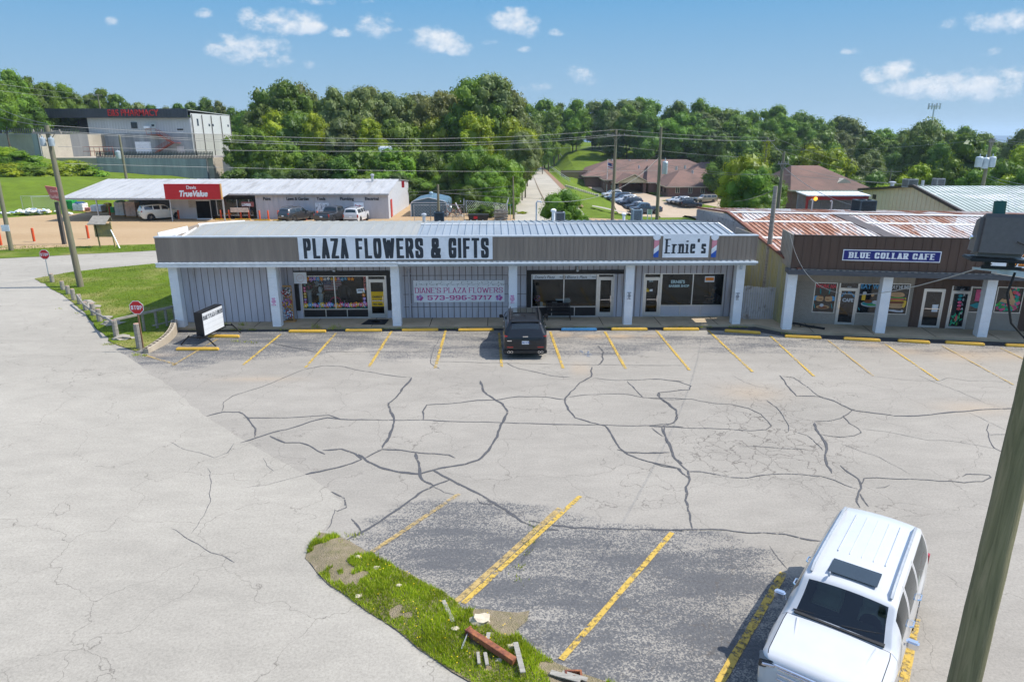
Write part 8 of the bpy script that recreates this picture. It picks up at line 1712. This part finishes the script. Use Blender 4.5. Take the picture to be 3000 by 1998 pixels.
# ================================================================ utility poles and wires
def upole(label,base,top,r=.16,arm=None,drums=(),kind=wood_pole,vine=False):
    base = Vector(base); top = Vector(top); d = top-base; T = thing('utility_pole',label,'utility pole',base); m = MB(); m.tube([(0,0,-.3),d*.5,d],[r*1.2,r,r*.8],10); m.build('shaft',kind,T,smooth=True)
    if arm:
        for dz,w in arm: q_ = d*(1-dz/d.length); m = MB(); m.bar(q_+Vector((-w,-.12,0)),q_+Vector((w,-.12,0)),.12,.12); [m.cyl(q_+Vector((x,-.12,.05)),q_+Vector((x,-.12,.22)),.05,n=6) for x in (-w+.08,-w*.35,w*.35,w-.08)]; m.bar(q_+Vector((-w*.6,-.12,0)),q_+Vector((0,-.12,-.6)),.04); m.bar(q_+Vector((w*.6,-.12,0)),q_+Vector((0,-.12,-.6)),.04); m.build('crossarm',old_wood,T)
    for (ox,dz,rr_,hh) in drums: q_ = d*(1-dz/d.length)+Vector((ox,-.25,0)); m = MB(); m.lathe([(rr_*.9,-hh/2),(rr_,-hh*.4),(rr_,hh*.42),(rr_*.7,hh/2),(.02,hh*.52)],q_,14); m.cyl(q_+Vector((0,0,hh*.5)),q_+Vector((0,0,hh*.75)),.05,n=6); m.build('transformer',mat('transformer_grey',(.42,.48,.52),.4,.2),T,smooth=True)
    if vine:
        rq = random.Random(3); m = MB()
        for _ in range(900): q_ = d*rq.uniform(0,.95)+Vector((rq.gauss(0,.3),rq.gauss(0,.3),0)); m.add([q_,q_+Vector((rq.uniform(-.2,.2),rq.uniform(-.1,.1),.2)),q_+Vector((.2,0,rq.uniform(-.1,.1)))],[(0,1,2)])
        m.build('vine',LEAF['lime'],T,fix=False)
    return T
b = G(237,841); upole('tall leaning utility pole on the lawn with a battered top bracket',b,V(136,368,b.y),.18,[(.45,.9)],[(-.28,1.0,.17,.5),(.26,1.0,.17,.5)]); bt = V(136,368,b.y)
m = MB(); T_ = bpy.data.objects[-1] if False else None
b2 = G(34,735); t2 = V(-28,420,b2.y); P2 = upole('leaning utility pole at the left edge with a small white notice',b2,t2,.17); m = MB(); q_ = V(15,668,b2.y-.3)-b2; m.box((q_.x-.35,q_.y,q_.z-.3),(q_.x+.35,q_.y+.03,q_.z+.25)); m.build('notice',white_sign,P2)
b = GT(371,528); upole('utility pole with a transformer below the pharmacy',b,V(349,396,b.y),.20,None,[(-.55,3.2,.42,1.3)]); pt3 = V(349,398,b.y)
upole('thin utility pole behind the pharmacy roof',(V(297,318,190).x,190,8),V(285,276,190),.16,[(.3,1.2)])
upole('short grey pole stub in front of the blue-grey shed',(V(1285,640,72).x,72,0),V(1283,541,72),.14); upole('thin utility pole at the left kerb of the street',(V(1505,648,84).x,84,0),V(1503,517,84),.10)
YA = 79; zA = gz(V(1790,650,YA).x,YA); pA = V(1805,380,YA); upole('tall utility pole with a crossarm behind the middle of the shop roof',(pA.x,YA,zA),pA,.17,[(.62,1.0)]); b = GT(1925,641); pB = V(1937,373,b.y); upole('tall utility pole with a grey transformer beside the far car park',b,pB,.19,None,[(.62,4.7,.34,1.5)])
pC = V(2249,403,112); upole('vine-covered utility pole behind the right-hand trees',(pC.x,112,gz(pC.x,112)),pC,.18,[(.5,1.1)],vine=True); pD = V(2297,447,64); upole('utility pole beside the leafy tree at the back of the rusty roof',(pD.x,64,0),pD,.16,[(1.0,.5)])
pE = V(2273,546,37.6); upole('bare grey pole between the barber shop and the rusty roof',(pE.x,37.6,0),pE,.14,kind=old_wood); pF = V(2612,496,150); upole('small distant utility pole with a crossarm in front of the right-hand wood',(pF.x,150,-5),pF,.18,[(.5,2.2)]); pG = V(2906,406,66); upole('utility pole carrying pale transformers behind the warehouse',(pG.x,66,0),pG,.17,[(.3,.3)],[(-.95,2.1,.32,.95),(-.35,2.2,.30,1.0),(.25,2.1,.32,.95)])
for lb,px,y0,y1,Y in (('thin service pipe mast on the rusty roof, left of two',2377,584,622,47),('thin service pipe mast on the rusty roof, right of two',2434,588,622,47)): p = V(px,y1,Y); q_ = V(px,y0,Y); T = thing('service_mast',lb,'mast',p); m = MB(); h = q_.z-p.z; m.tube([(0,0,0),(0,0,h-.08),(-.05,0,h),(-.14,0,h-.06)],.045,6); m.build('mast',galv,T)
wire_m = mat('aluminium_wire',(.26,.26,.25),.6,.1,var=.1)
def wire(lb,a,b,sag,r=.014,grp='overhead wires'):
    a,b = Vector(a),Vector(b); P = [a.lerp(b,k/24)+Vector((0,0,-sag*4*(k/24)*(1-k/24))) for k in range(25)]; m = MB(); m.tube(P,r,5); o = m.build('overhead_wire',wire_m,None,smooth=True); o['label'] = lb; o['category'] = 'wire'; o['group'] = grp
L0 = bt; yA = pA.y
wire('topmost long wire from the leaning lawn pole to the pole behind the shop roof',L0+Vector((.1,0,.0)),pA,.9); wire('second long wire below the topmost one',V(150,384,L0.y),V(1792,395,yA),.85); wire('third long wire just under the second',V(154,387,L0.y),V(1828,396,yA),1.0); wire('lower single long wire across the wood',V(170,430,L0.y),V(1807,427,yA),.45); wire('lowest long dark wire passing in front of the wood',V(190,480,L0.y),V(1935,500,b.y+6),.3,.014)
wire('upper wire from the crossarm pole right to the vine-covered pole',pA,pC,.25); wire('second wire from the crossarm pole to the vine-covered pole',V(1830,396,yA),V(2270,413,112),.2); wire('third wire from the crossarm pole to the vine-covered pole',V(1792,395,yA),V(2225,413,112),.2); wire('lower wire from the crossarm pole to the right',V(1812,429,yA),V(2225,463,112),.2)
wire('wire from the vine-covered pole down to the roof-side pole',pC,V(2300,460,64),.1); wire('wire from the vine-covered pole to the distant small pole, upper',pC+Vector((1,0,0)),V(2600,497,150),.8); wire('wire from the vine-covered pole to the distant small pole, lower',V(2258,430,112),V(2600,510,150),.8); wire('long wire from the vine-covered pole to the transformer pole',V(2245,437,112),V(2900,409,66),.5)
wire('wire from the transformer pole to the right edge, upper',pG,V(3050,420,60),.1); wire('second wire from the transformer pole to the right edge',V(2900,412,66),V(3050,428,60),.1); wire('service wires falling right from the transformer pole, upper',V(2895,515,66),V(3050,550,50),.1); wire('service wires falling right from the transformer pole, lower',V(2893,522,66),V(3020,556,50),.1)
wire('wire from the street-side pole stub to the left, over the shed',V(1198,563,84),V(1503,545,84),.1,.014); wire('second wire over the shed toward the street',V(1198,572,84),V(1503,556,84),.1,.014); wire('wire falling right from the pole stub across the street',V(1290,564,72),V(1600,583,70),.1,.014)
wire('thick service drop from the tall transformer pole to the shop roof mast',V(1930,462,pB.y),V(1573,590,46.6),1.6,.018); wire('service drop crossing the brown roofs, upper',V(1928,455,pB.y),V(1655,525,130),.6,.016); wire('pair of wires left of the tall transformer pole',V(1926,470,pB.y),V(1870,512,90),.1,.022); wire('wire from the tall transformer pole right across the brown roofs, upper',V(1945,482,pB.y),V(2290,513,64),.3); wire('wire from the tall transformer pole right across the brown roofs, lower',V(1945,487,pB.y),V(2290,508,64),.5)
wire('wire from the roof-side pole over the rusty roof, upper',V(2297,478,64),V(2612,536,61),.4); wire('wire from the roof-side pole over the rusty roof, lower',V(2297,490,64),V(2520,607,48),.5,.022); wire('wire from the bare grey pole back to the left',V(2270,556,37.6),V(2150,590,60),.15,.012); wire('long low wire along the warehouse ridge',V(2300,512,64),V(3010,548,58),.3,.014); wire('loose service cable sagging across the cafe fascia to the floodlight',V(2314,684,33.6),V(2905,774,6.0),1.3,.006)
for k,(ya,yb,ys) in enumerate(((242,268,0),(262,285,0),(300,325,0),(330,345,0))): wire('upper left wire number %s from the top, crossing the hillside trees' % ['one','two','three','four'][k],V(-40,ya,60),V(285 if k < 2 else 140,(278 if k == 0 else 292) if k < 2 else (364 if k == 2 else 368),190 if k < 2 else L0.y),.2)
# ================================================================ trees
SKY = [(0,215),(60,215),(110,252),(180,245),(228,300),(262,275),(310,262),(365,300),(400,305),(440,308),(490,312),(560,300),(610,290),(650,300),(700,312),(735,330),(760,262),(800,238),(860,245),(900,268),(935,300),(975,258),(1010,300),(1060,258),(1110,268),(1180,270),(1240,285),(1285,262),(1335,272),(1380,235),(1430,225),(1480,245),(1500,290),(1530,312),(1590,290),(1650,312),(1700,292),(1740,286),(1800,292),(1850,276),(1920,292),(1980,312),(2000,296),(2080,296),(2130,322),(2240,318),(2280,305),(2350,330),(2420,340),(2520,360),(2600,382),(2660,372),(2720,338),(2770,350),(2790,378),(2830,372),(2880,392),(2925,418),(2965,400),(3010,378),(3100,380)]
def skyy(px):
    for a,b in zip(SKY,SKY[1:]):
        if a[0] <= px <= b[0]: return a[1]+(b[1]-a[1])*(px-a[0])/(b[0]-a[0])
    return 300
rt = random.Random(31)
cname = {'dark': 'dark green','mid': 'mid green','olive': 'grey-green','lime': 'yellow-green','pale': 'pale tan-green','black': 'deep green'}
rows = {}
def plant(px,ytop,Y,wpx,kind,row,low=.2,fine=False,zb=None,label=None):
    p = V(px,ytop,Y); g_ = gz(p.x,Y) if zb is None else zb; depth = Y*CP+(H-p.z)*SP; w = wpx*depth/FL; zt = p.z; g0 = min(g_-.3,zt-4)
    T = tree(label or '',kind,p.x,Y,g0,zt,w,group=None,fine=fine,low=low,rnd=rt); rows.setdefault(row,[]).append((px,T,kind)); return T
def line(row,x0,x1,step,dy,Y,wpx,kinds,low=.15,jit=12,yl=0,fine=False):
    px = x0
    while px < x1: plant(px+rt.uniform(-jit,jit),skyy(px)+dy+rt.uniform(-8,10)+yl,Y+rt.uniform(-6,6),wpx*rt.uniform(.85,1.2),rt.choice(kinds),row,low,fine); px += step
D,M_,O,L_,P_,K = 'dark','mid','olive','lime','pale','black'
# upper left, behind the pharmacy
for a in [(20,208,150,120,M_),(75,222,158,110,D),(-10,240,140,110,M_),(130,245,160,95,M_),(180,248,165,90,M_),(215,272,165,80,D),(60,290,150,130,D),(150,300,165,110,D),(110,268,172,110,M_)]: plant(*a[:4],a[4],'on the hilltop behind the roadside sign',.1,zb=8)
for a in [(262,272,205,70,D),(300,262,205,85,M_),(345,280,205,80,D),(400,298,210,70,O),(440,306,215,70,D),(480,308,215,60,O),(520,302,215,50,D),(560,298,215,60,D),(600,288,215,62,D),(640,298,215,60,O),(680,310,212,60,D),(715,322,200,60,D)]: plant(*a[:4],a[4],'on the skyline behind the pharmacy',.1,zb=9)
# wood behind the hardware store, back to front
line('in the back row behind the hardware store',745,1520,42,0,150,115,[D,D,M_,O,O],.1,10)
for a in [(770,300,140,110,D),(840,240,142,150,D),(810,246,150,120,D),(735,330,140,90,O),(980,262,140,75,O),(1060,262,142,70,O),(1120,272,145,90,O),(1290,262,140,110,P_),(1250,290,138,80,P_),(1380,235,135,120,M_),(1440,224,135,130,O),(1475,255,135,90,O)]: plant(*a[:4],a[4],'in the tall skyline row behind the hardware store',.1)
line('in the middle row behind the hardware store',700,1500,48,78,132,118,[M_,D,D,O,M_,L_],.05,14)
for a in [(920,335,128,88,L_),(690,388,126,90,M_),(740,372,126,110,M_),(1080,352,126,75,L_),(1390,322,122,110,L_),(1500,350,118,95,L_),(1540,375,118,90,L_)]: plant(*a[:4],a[4],'among the brighter crowns behind the hardware store',.1)
line('in the low front row behind the hardware store',690,1330,52,170,116,125,[D,D,D,M_,M_],.0,14)
line('at the foot of the wood',700,1310,58,245,106,120,[D,K,D,M_],.0,14,fine=True)
for a in [(1385,430,101,150,M_,1),(1455,452,99,140,M_,1),(1340,470,102,110,D,1),(1500,470,104,90,M_,1),(1530,385,112,90,O,1),(1425,500,95,120,M_,1),(1370,545,92,80,D,1),(1480,575,92,70,D,1),(1310,520,104,90,K,1),(1540,440,120,70,D,0)]: plant(*a[:4],a[4],'between the shed and the street',.02,fine=bool(a[5]))
plant(1545,350,150,110,O,'overhanging the street',.25)
# right of the street
line('on the back skyline right of the street',1545,3040,46,0,262,92,[D,D,M_,O,M_],.1,14); line('in the second row right of the street',1790,3040,52,34,244,96,[D,M_,D,M_,O],.08,14)
for a in [(1560,330,225,120,D),(1610,318,240,110,M_),(1590,395,215,70,D),(1680,330,262,110,M_),(1760,320,270,120,M_),(1640,300,280,100,D),(1800,330,268,90,D),(1815,398,240,60,K),(1870,360,262,120,D),(1930,355,245,130,D),(1850,295,262,140,O),(1990,380,240,100,M_),(2040,330,245,130,D),(1990,300,255,90,D),(2060,370,236,120,D),(2110,380,236,120,K),(2100,318,250,120,D),(2170,340,240,130,M_),(2230,380,232,130,D),(2280,310,262,80,M_)]: plant(*a[:4],a[4],'above the brown-roofed building',.18)
line('in the third row at the right',2130,3040,60,70,205,105,[D,M_,D,O,K],.05,16)
line('in the shadowy front row at the right',2140,3040,62,125,175,112,[D,K,D,M_],.0,16)
for a in [(2190,455,86,150,L_,1),(2210,490,84,150,M_,1),(2165,520,88,90,M_,1),(2260,520,86,120,D,1),(2160,560,90,70,D,1),(2250,570,78,110,M_,1)]: plant(*a[:4],a[4],'in the clump by the roof-side pole',.0,fine=True)
for a in [(2380,432,138,120,L_),(2450,440,136,130,L_),(2340,460,140,110,M_),(2440,500,132,120,M_),(2520,450,150,95,O),(2560,440,155,80,O),(2570,500,140,90,D),(2500,520,128,100,M_),(2700,480,118,110,L_),(2650,520,112,90,L_),(2590,545,110,100,L_),(2750,500,116,120,M_),(2840,390,120,170,D),(2800,470,112,120,M_),(2870,500,104,120,M_),(2950,470,100,120,M_),(3000,430,105,120,L_),(2960,520,88,110,L_),(3020,500,85,110,M_),(2720,338,170,120,O),(2700,400,165,110,D),(2560,390,190,110,D),(2760,420,160,100,D),(2890,450,125,100,D)]: plant(*a[:4],a[4],'behind the warehouse',.0)
plant(3000,382,190,110,O,'at the far right edge',.1)
# small leafy tree behind the shop roof, tall pale shrubs
T = tree('small bushy bright green tree behind the shop roof beside the street','mid',V(1655,600,58).x,58,0,V(1650,556,58).z,4.3,'small_tree',None,True,.12,rt)
hedge = [(30,500,116),(75,495,118),(120,505,118),(165,498,119),(215,490,121),(255,505,122),(50,462,124),(10,450,126)]
for i,(px,py,Y) in enumerate(hedge): p = V(px,py,Y); g_ = gz(p.x,Y); T = tree('',rt.choice([M_,M_,L_]),p.x,Y,min(g_,p.z-3)-.2,p.z+1.0,8.5,'bush',None,False,.0,rt); T['category'] = 'bush'; rows.setdefault('in the thicket below the pharmacy',[]).append((px,T,'mid'))
for px,py,Y,w,k in ((1425,600,86,3.2,D),(1470,585,88,2.6,M_),(1395,610,88,2.4,M_),(1530,620,90,1.6,L_),(2190,620,66,3.0,M_),(2240,600,64,3.5,M_),(2600,565,80,5,L_),(2540,575,78,4,M_)): p = V(px,py,Y); T = tree('',k,p.x,Y,-.2,p.z,w,'bush',None,True,.0,rt); T['category'] = 'bush'; rows.setdefault('low in the yards behind the shops',[]).append((px,T,k))
OR = ['','second ','third ','fourth ','fifth ','sixth ','seventh ','eighth ','ninth ','tenth ','eleventh ','twelfth ','thirteenth ','fourteenth ','fifteenth ']
for row,L in rows.items():
    L.sort(key=lambda a: a[0]); cnt = {}
    for px,T,k in L:
        i = cnt.get(k,0); cnt[k] = i+1; n = 'bush' if T.name.startswith('bush') else 'tree'; T['label'] = ('%s%s %s from the left %s' % (OR[min(i,14)] if i else 'first ',cname[k],n,row)); T['group'] = ('bushes ' if n == 'bush' else 'trees ')+row
# ================================================================ air between here and the hills
hz_ = MB(); hz_.box((-3400,-120,-62),(9500,7600,75)); ho = hz_.build('haze',[],None); t = NT('haze_air'); t.t.nodes.remove(t.b); pv = t.n('ShaderNodeVolumePrincipled'); pv.inputs['Color'].default_value = (.62,.78,.95,1); pv.inputs['Density'].default_value = .00015; pv.inputs['Anisotropy'].default_value = .2
t.l(pv.outputs[0],t.o.inputs['Volume']); ho.data.materials.append(t.m); tag(ho,kind='stuff')
# ================================================================ vehicles
black_car = paint_mat('black_car_paint',(.010,.012,.016)); white_car = paint_mat('white_car_paint',(.55,.56,.575)); silver = paint_mat('silver_car_paint',(.42,.44,.47),.5); navy = paint_mat('navy_car_paint',(.012,.018,.035)); dgrey = paint_mat('dark_grey_car_paint',(.05,.052,.055),.3); tanp = paint_mat('champagne_car_paint',(.30,.26,.21),.4); cream = paint_mat('cream_car_paint',(.72,.68,.58)); blue_c = paint_mat('slate_blue_car_paint',(.04,.06,.09),.3)
# black SUV at the kerb, nose to the shops
p = G(1537,1037); BW = 5.2
T = car('parked_suv','black SUV parked nose-in before the shops, seen from behind','SUV',(X_(1535,31.8),30.25+BW*.29+.25,0),R(90.5),black_car,'suv',BW,2.02,1.80,.385,True)
x1 = -BW/2; m = MB()
for s in (-1,1):
    for k in (0,1): m.lathe([(.058,0),(.062,-.05),(.045,-.052),(.040,0)],(x1+.02,s*(.62+.13*k),.36),12,axis='x')
m.build('exhaust_tip',chrome,T); m = MB(); m.box((x1+.0,-.98,.28),(x1+.10,.98,.44)); m.build('rear_diffuser',plastic,T,bevel=.02); m = MB(); [m.box((x1-.005,s*.55,.56),(x1+.05,s*.82,.615)) for s in (-1,1)]; m.build('reflector',red_lens,T)
m = MB(); m.prism([(x1+.50,-.66,1.70),(x1+.28,-.64,1.665),(x1+.28,.64,1.665),(x1+.50,.66,1.70)],(0,0,.035)); m.build('spoiler',black_car,T,bevel=.012); m = MB(); m.bar((x1+.23,-.05,1.22),(x1+.20,.30,1.22),.03); m.build('rear_wiper',plastic,T)
m = MB(); m.obox((x1+.95,0,1.84),(.14,.04,.07),taper=.5); m.build('antenna_fin',black_paint,T); m = MB(); m.obox((x1+2.0,0,1.795),(.9,1.05,.012)); m.build('sunroof',car_glass,T,bevel=.005); m = MB(); m.box((x1+.01,-.12,1.05),(x1+.03,.12,1.09)); m.build('emblem',chrome,T); m = MB(); m.box((x1-.008,.62,.86),(x1+.03,.82,.90)); m.build('badge',chrome,T)
textmesh('BD3 K7M',.085,mat('plate_blue',(.05,.08,.25),.6),'plate_lettering',T,(x1-.034,.145,.775),rot=(R(90),0,R(-90)),bold=.003,ext=.001)
for s in (-1,1):
    for f in (.40,.60): m = MB(); m.bar((BW/2-f*BW,s*1.0,1.0),(BW/2-f*BW-.16,s*1.0,1.0),.035,.03); m.build('door_handle',chrome,T)
# white SUV in the foreground
f0,f1 = Vector((5.98,10.42)),Vector((8.02,13.1)); dv = (f0-f1).normalized(); ang = math.atan2(dv.y,dv.x); roofmid = (f0+f1)/2; TL = 5.25; cx = roofmid + dv*(TL*.125)
T = car('parked_suv','big white SUV in the right foreground with chrome mirrors and a dark sunroof','SUV',(cx.x,cx.y,0),ang,white_car,'boxy',TL,2.05,1.89,.41,True,glass=glass_mat('clear_green_glass',(.50,.66,.63),1.5))
beige = mat('beige_upholstery',(.30,.27,.20),.8); m = MB(); m.box((TL/2-.30*TL-.45,-.85,1.0),(TL/2-.285*TL,.85,1.13)); m.box((-TL*.42,-.85,.62),(TL*.12,.85,.66)); m.build('dashboard',plastic,T,bevel=.03)
for s in (-1,1):
    for x in (.10,-.85): m = MB(); m.obox((x,s*.42,.92),(.5,.52,.16)); m.obox((x-.28,s*.42,1.22),(.16,.50,.62),(0,-.15,0)); m.obox((x-.34,s*.42,1.60),(.10,.27,.18)); m.build('seat',beige,T,bevel=.04)
m = MB(); m.lathe([(.19,0),(.19,.03),(.165,.03),(.165,0)],(.55,.42,1.12),18,axis='x'); m.build('steering_wheel',plastic,T,smooth=True)
zr = 1.885; Ht_ = 1.89; m = MB(); m.obox((TL/2-.44*TL,0,zr+.008),(.50,.84,.010)); m.build('sunroof',car_glass,T,bevel=.01)
m = MB(); [m.bar((TL/2-.55*TL,y,zr+.002),(TL/2-.88*TL,y,zr-.02),.022,.018) for y in (-.42,-.21,0,.21,.42)]; m.build('roof_rib',white_car,T,bevel=.006); m = MB(); m.obox((TL/2-.372*TL,-.36,zr+.03),(.13,.045,.07),taper=.5); m.build('antenna_fin',silver,T,bevel=.01)
m = MB(); m.tube([(TL/2-.262*TL,-.78,1.30),(TL/2-.272*TL,-.3,1.345),(TL/2-.285*TL,.0,1.41)],.013,6); m.tube([(TL/2-.262*TL,.05,1.33),(TL/2-.272*TL,.4,1.365),(TL/2-.285*TL,.68,1.40)],.013,6); m.obox((TL/2-.258*TL,0,1.285),(.10,1.5,.03)); m.build('wiper',plastic,T)
for s in (-1,1):
    for f in (.46,.64): m = MB(); m.tube([(TL/2-f*TL,s*1.00,1.10),(TL/2-f*TL-.03,s*1.055,1.11),(TL/2-f*TL-.2,s*1.055,1.11),(TL/2-f*TL-.23,s*1.00,1.10)],.018,6); m.build('door_handle',chrome,T,smooth=True)
    m = MB(); m.bar((TL/2-.08*TL,s*.52,1.155),(TL/2-.24*TL,s*.66,1.245),.05,.03); m.build('hood_crease',white_car,T,bevel=.012); m = MB(); m.obox((TL/2-.015*TL,s*.80,Ht_*.54),(.2,.22,.05),(0,0,-s*.3)); m.build('lamp_trim',chrome,T,bevel=.01)
m = MB(); [m.box((TL/2-.01,-.62,.72+k*.1),(TL/2+.03,.62,.755+k*.1)) for k in range(4)]; m.box((TL/2-.02,-.68,1.06),(TL/2+.02,.68,1.09)); m.build('chrome_grille',chrome,T,bevel=.008)
# across the street
def gcar(px,py,ang,lb,paint,shape='suv',L=4.7,W_=1.88,H_=1.70,wr=.36,cat='SUV',nm='parked_suv',far=True,z=True,grp=None):
    p = GT(px,py) if z else G(px,py); return car(nm,lb,cat,(p.x,p.y,p.z+.12 if z else .02),R(ang),paint,shape,L,W_,H_,wr,False,grp,far=far)
g1 = 'vehicles in front of the hardware store'
gcar(474,643,42,'cream-white SUV parked before the lumber bay',cream,'suv',4.8,1.9,1.9,.39,far=False,z=False,grp=g1); gcar(872,647,62,'dark grey SUV parked below the Lawn & Garden lettering',dgrey,'suv',4.6,1.86,1.7,z=False,far=False,grp=g1)
gcar(978,649,75,'dark grey pickup truck parked between the dark SUV and the small white SUV',dgrey,'pickup',5.6,2.0,1.85,.40,'pickup truck','parked_pickup',far=False,z=False,grp=g1); gcar(1046,650,84,'small white SUV parked below the white Davis poster',white_car,'boxy',4.4,1.85,1.75,z=False,far=False,grp=g1)
T = car('parked_pickup','white pickup truck on the upper lot left of the roadside sign','pickup truck',(V(35,385,153.5).x,153.5,10.1),R(180),white_car,'pickup',5.8,2.0,1.85,.4,False,far=True); T = car('parked_car','dark car beyond the white pickup on the upper lot','car',(V(92,385,154).x,154.5,10.1),R(175),dgrey,'sedan',4.7,1.85,1.5,.34,False,far=True)
p = GT(233,466); T = thing('utility_trailer','black enclosed utility trailer parked below the pale retaining wall','trailer',(p.x,p.y,p.z+.2)); m = MB(); m.box((-2.6,-1,.6),(.9,1,2.3)); m.build('body',mat('trailer_grey',(.10,.11,.12),.5,var=.4,vs=2),T,bevel=.05); m = MB(); m.bar((.9,0,.65),(2.2,0,.6),.12); m.build('hitch',galv,T); [MB().lathe([(.33,-.1),(.33,.1)],(x,-1.1,.35),12,axis='y').build('wheel',rubber,T) for x in (-1.2,-.5)]
p = V(280,455,149); T = thing('scaffold','low red steel scaffold beside the trailer','scaffold',(p.x,149,5.6)); m = MB(); [m.bar((x,y,0),(x,y,1.9),.08) for x in (-3,-1,1,3) for y in (0,1.5)]; [m.bar((-3,y,z),(3,y,z),.08) for y in (0,1.5) for z in (1,1.9)]; m.build('frame',rs_,T)
# nursing home car park
g2 = 'vehicles in the far car park'
car('parked_van','white high-roof van parked beside the flagpole','van',tuple(GT(1797,560)+Vector((0,0,.15))),R(-86),white_car,'van',6.0,2.1,2.75,.38,False,g2,far=False)
for a in [(1792,580,196,'white SUV at the top of the left row in the far car park',white_car,'suv'),(1800,588,197,'white sedan second in the left row of the far car park',white_car,'sedan'),(1815,594,198,'navy SUV third in the left row of the far car park',navy,'suv'),(1828,601,200,'silver SUV fourth in the left row of the far car park',silver,'suv'),(1842,608,200,'black crossover fifth in the left row of the far car park',navy,'suv'),(1862,616,200,'dark sedan sixth in the left row of the far car park',blue_c,'sedan'),(1890,628,186,'slate blue pickup at the near end of the left row in the far car park',blue_c,'pickup'),
          (1980,596,196,'white sedan leftmost of the right group in the far car park',white_car,'sedan'),(1992,598,198,'silver SUV second of the right group in the far car park',silver,'suv'),(2005,602,200,'grey crossover third of the right group in the far car park',dgrey,'suv'),(2026,609,-14,'black SUV at the front of the right group in the far car park',navy,'suv'),(2066,595,194,'champagne long SUV by the brick wall in the far car park',tanp,'boxy')]:
    sh = a[5]; gcar(a[0],a[1],a[2],a[3],a[4],sh,5.4 if sh in ('boxy','pickup') else 4.7,1.9,{'sedan': 1.45,'suv': 1.7,'boxy': 1.88,'pickup': 1.85}[sh],.35,{'sedan': 'car','pickup': 'pickup truck'}.get(sh,'SUV'),{'sedan': 'parked_car','pickup': 'parked_pickup'}.get(sh,'parked_suv'),far=True,grp=g2)
p = V(2030,642,92); T = car('parked_car','dark blue car whose roof shows just above the shop roof','car',(p.x,92,p.z-1.5),R(178),navy,'sedan',4.6,1.85,1.5,.35,False,far=True)
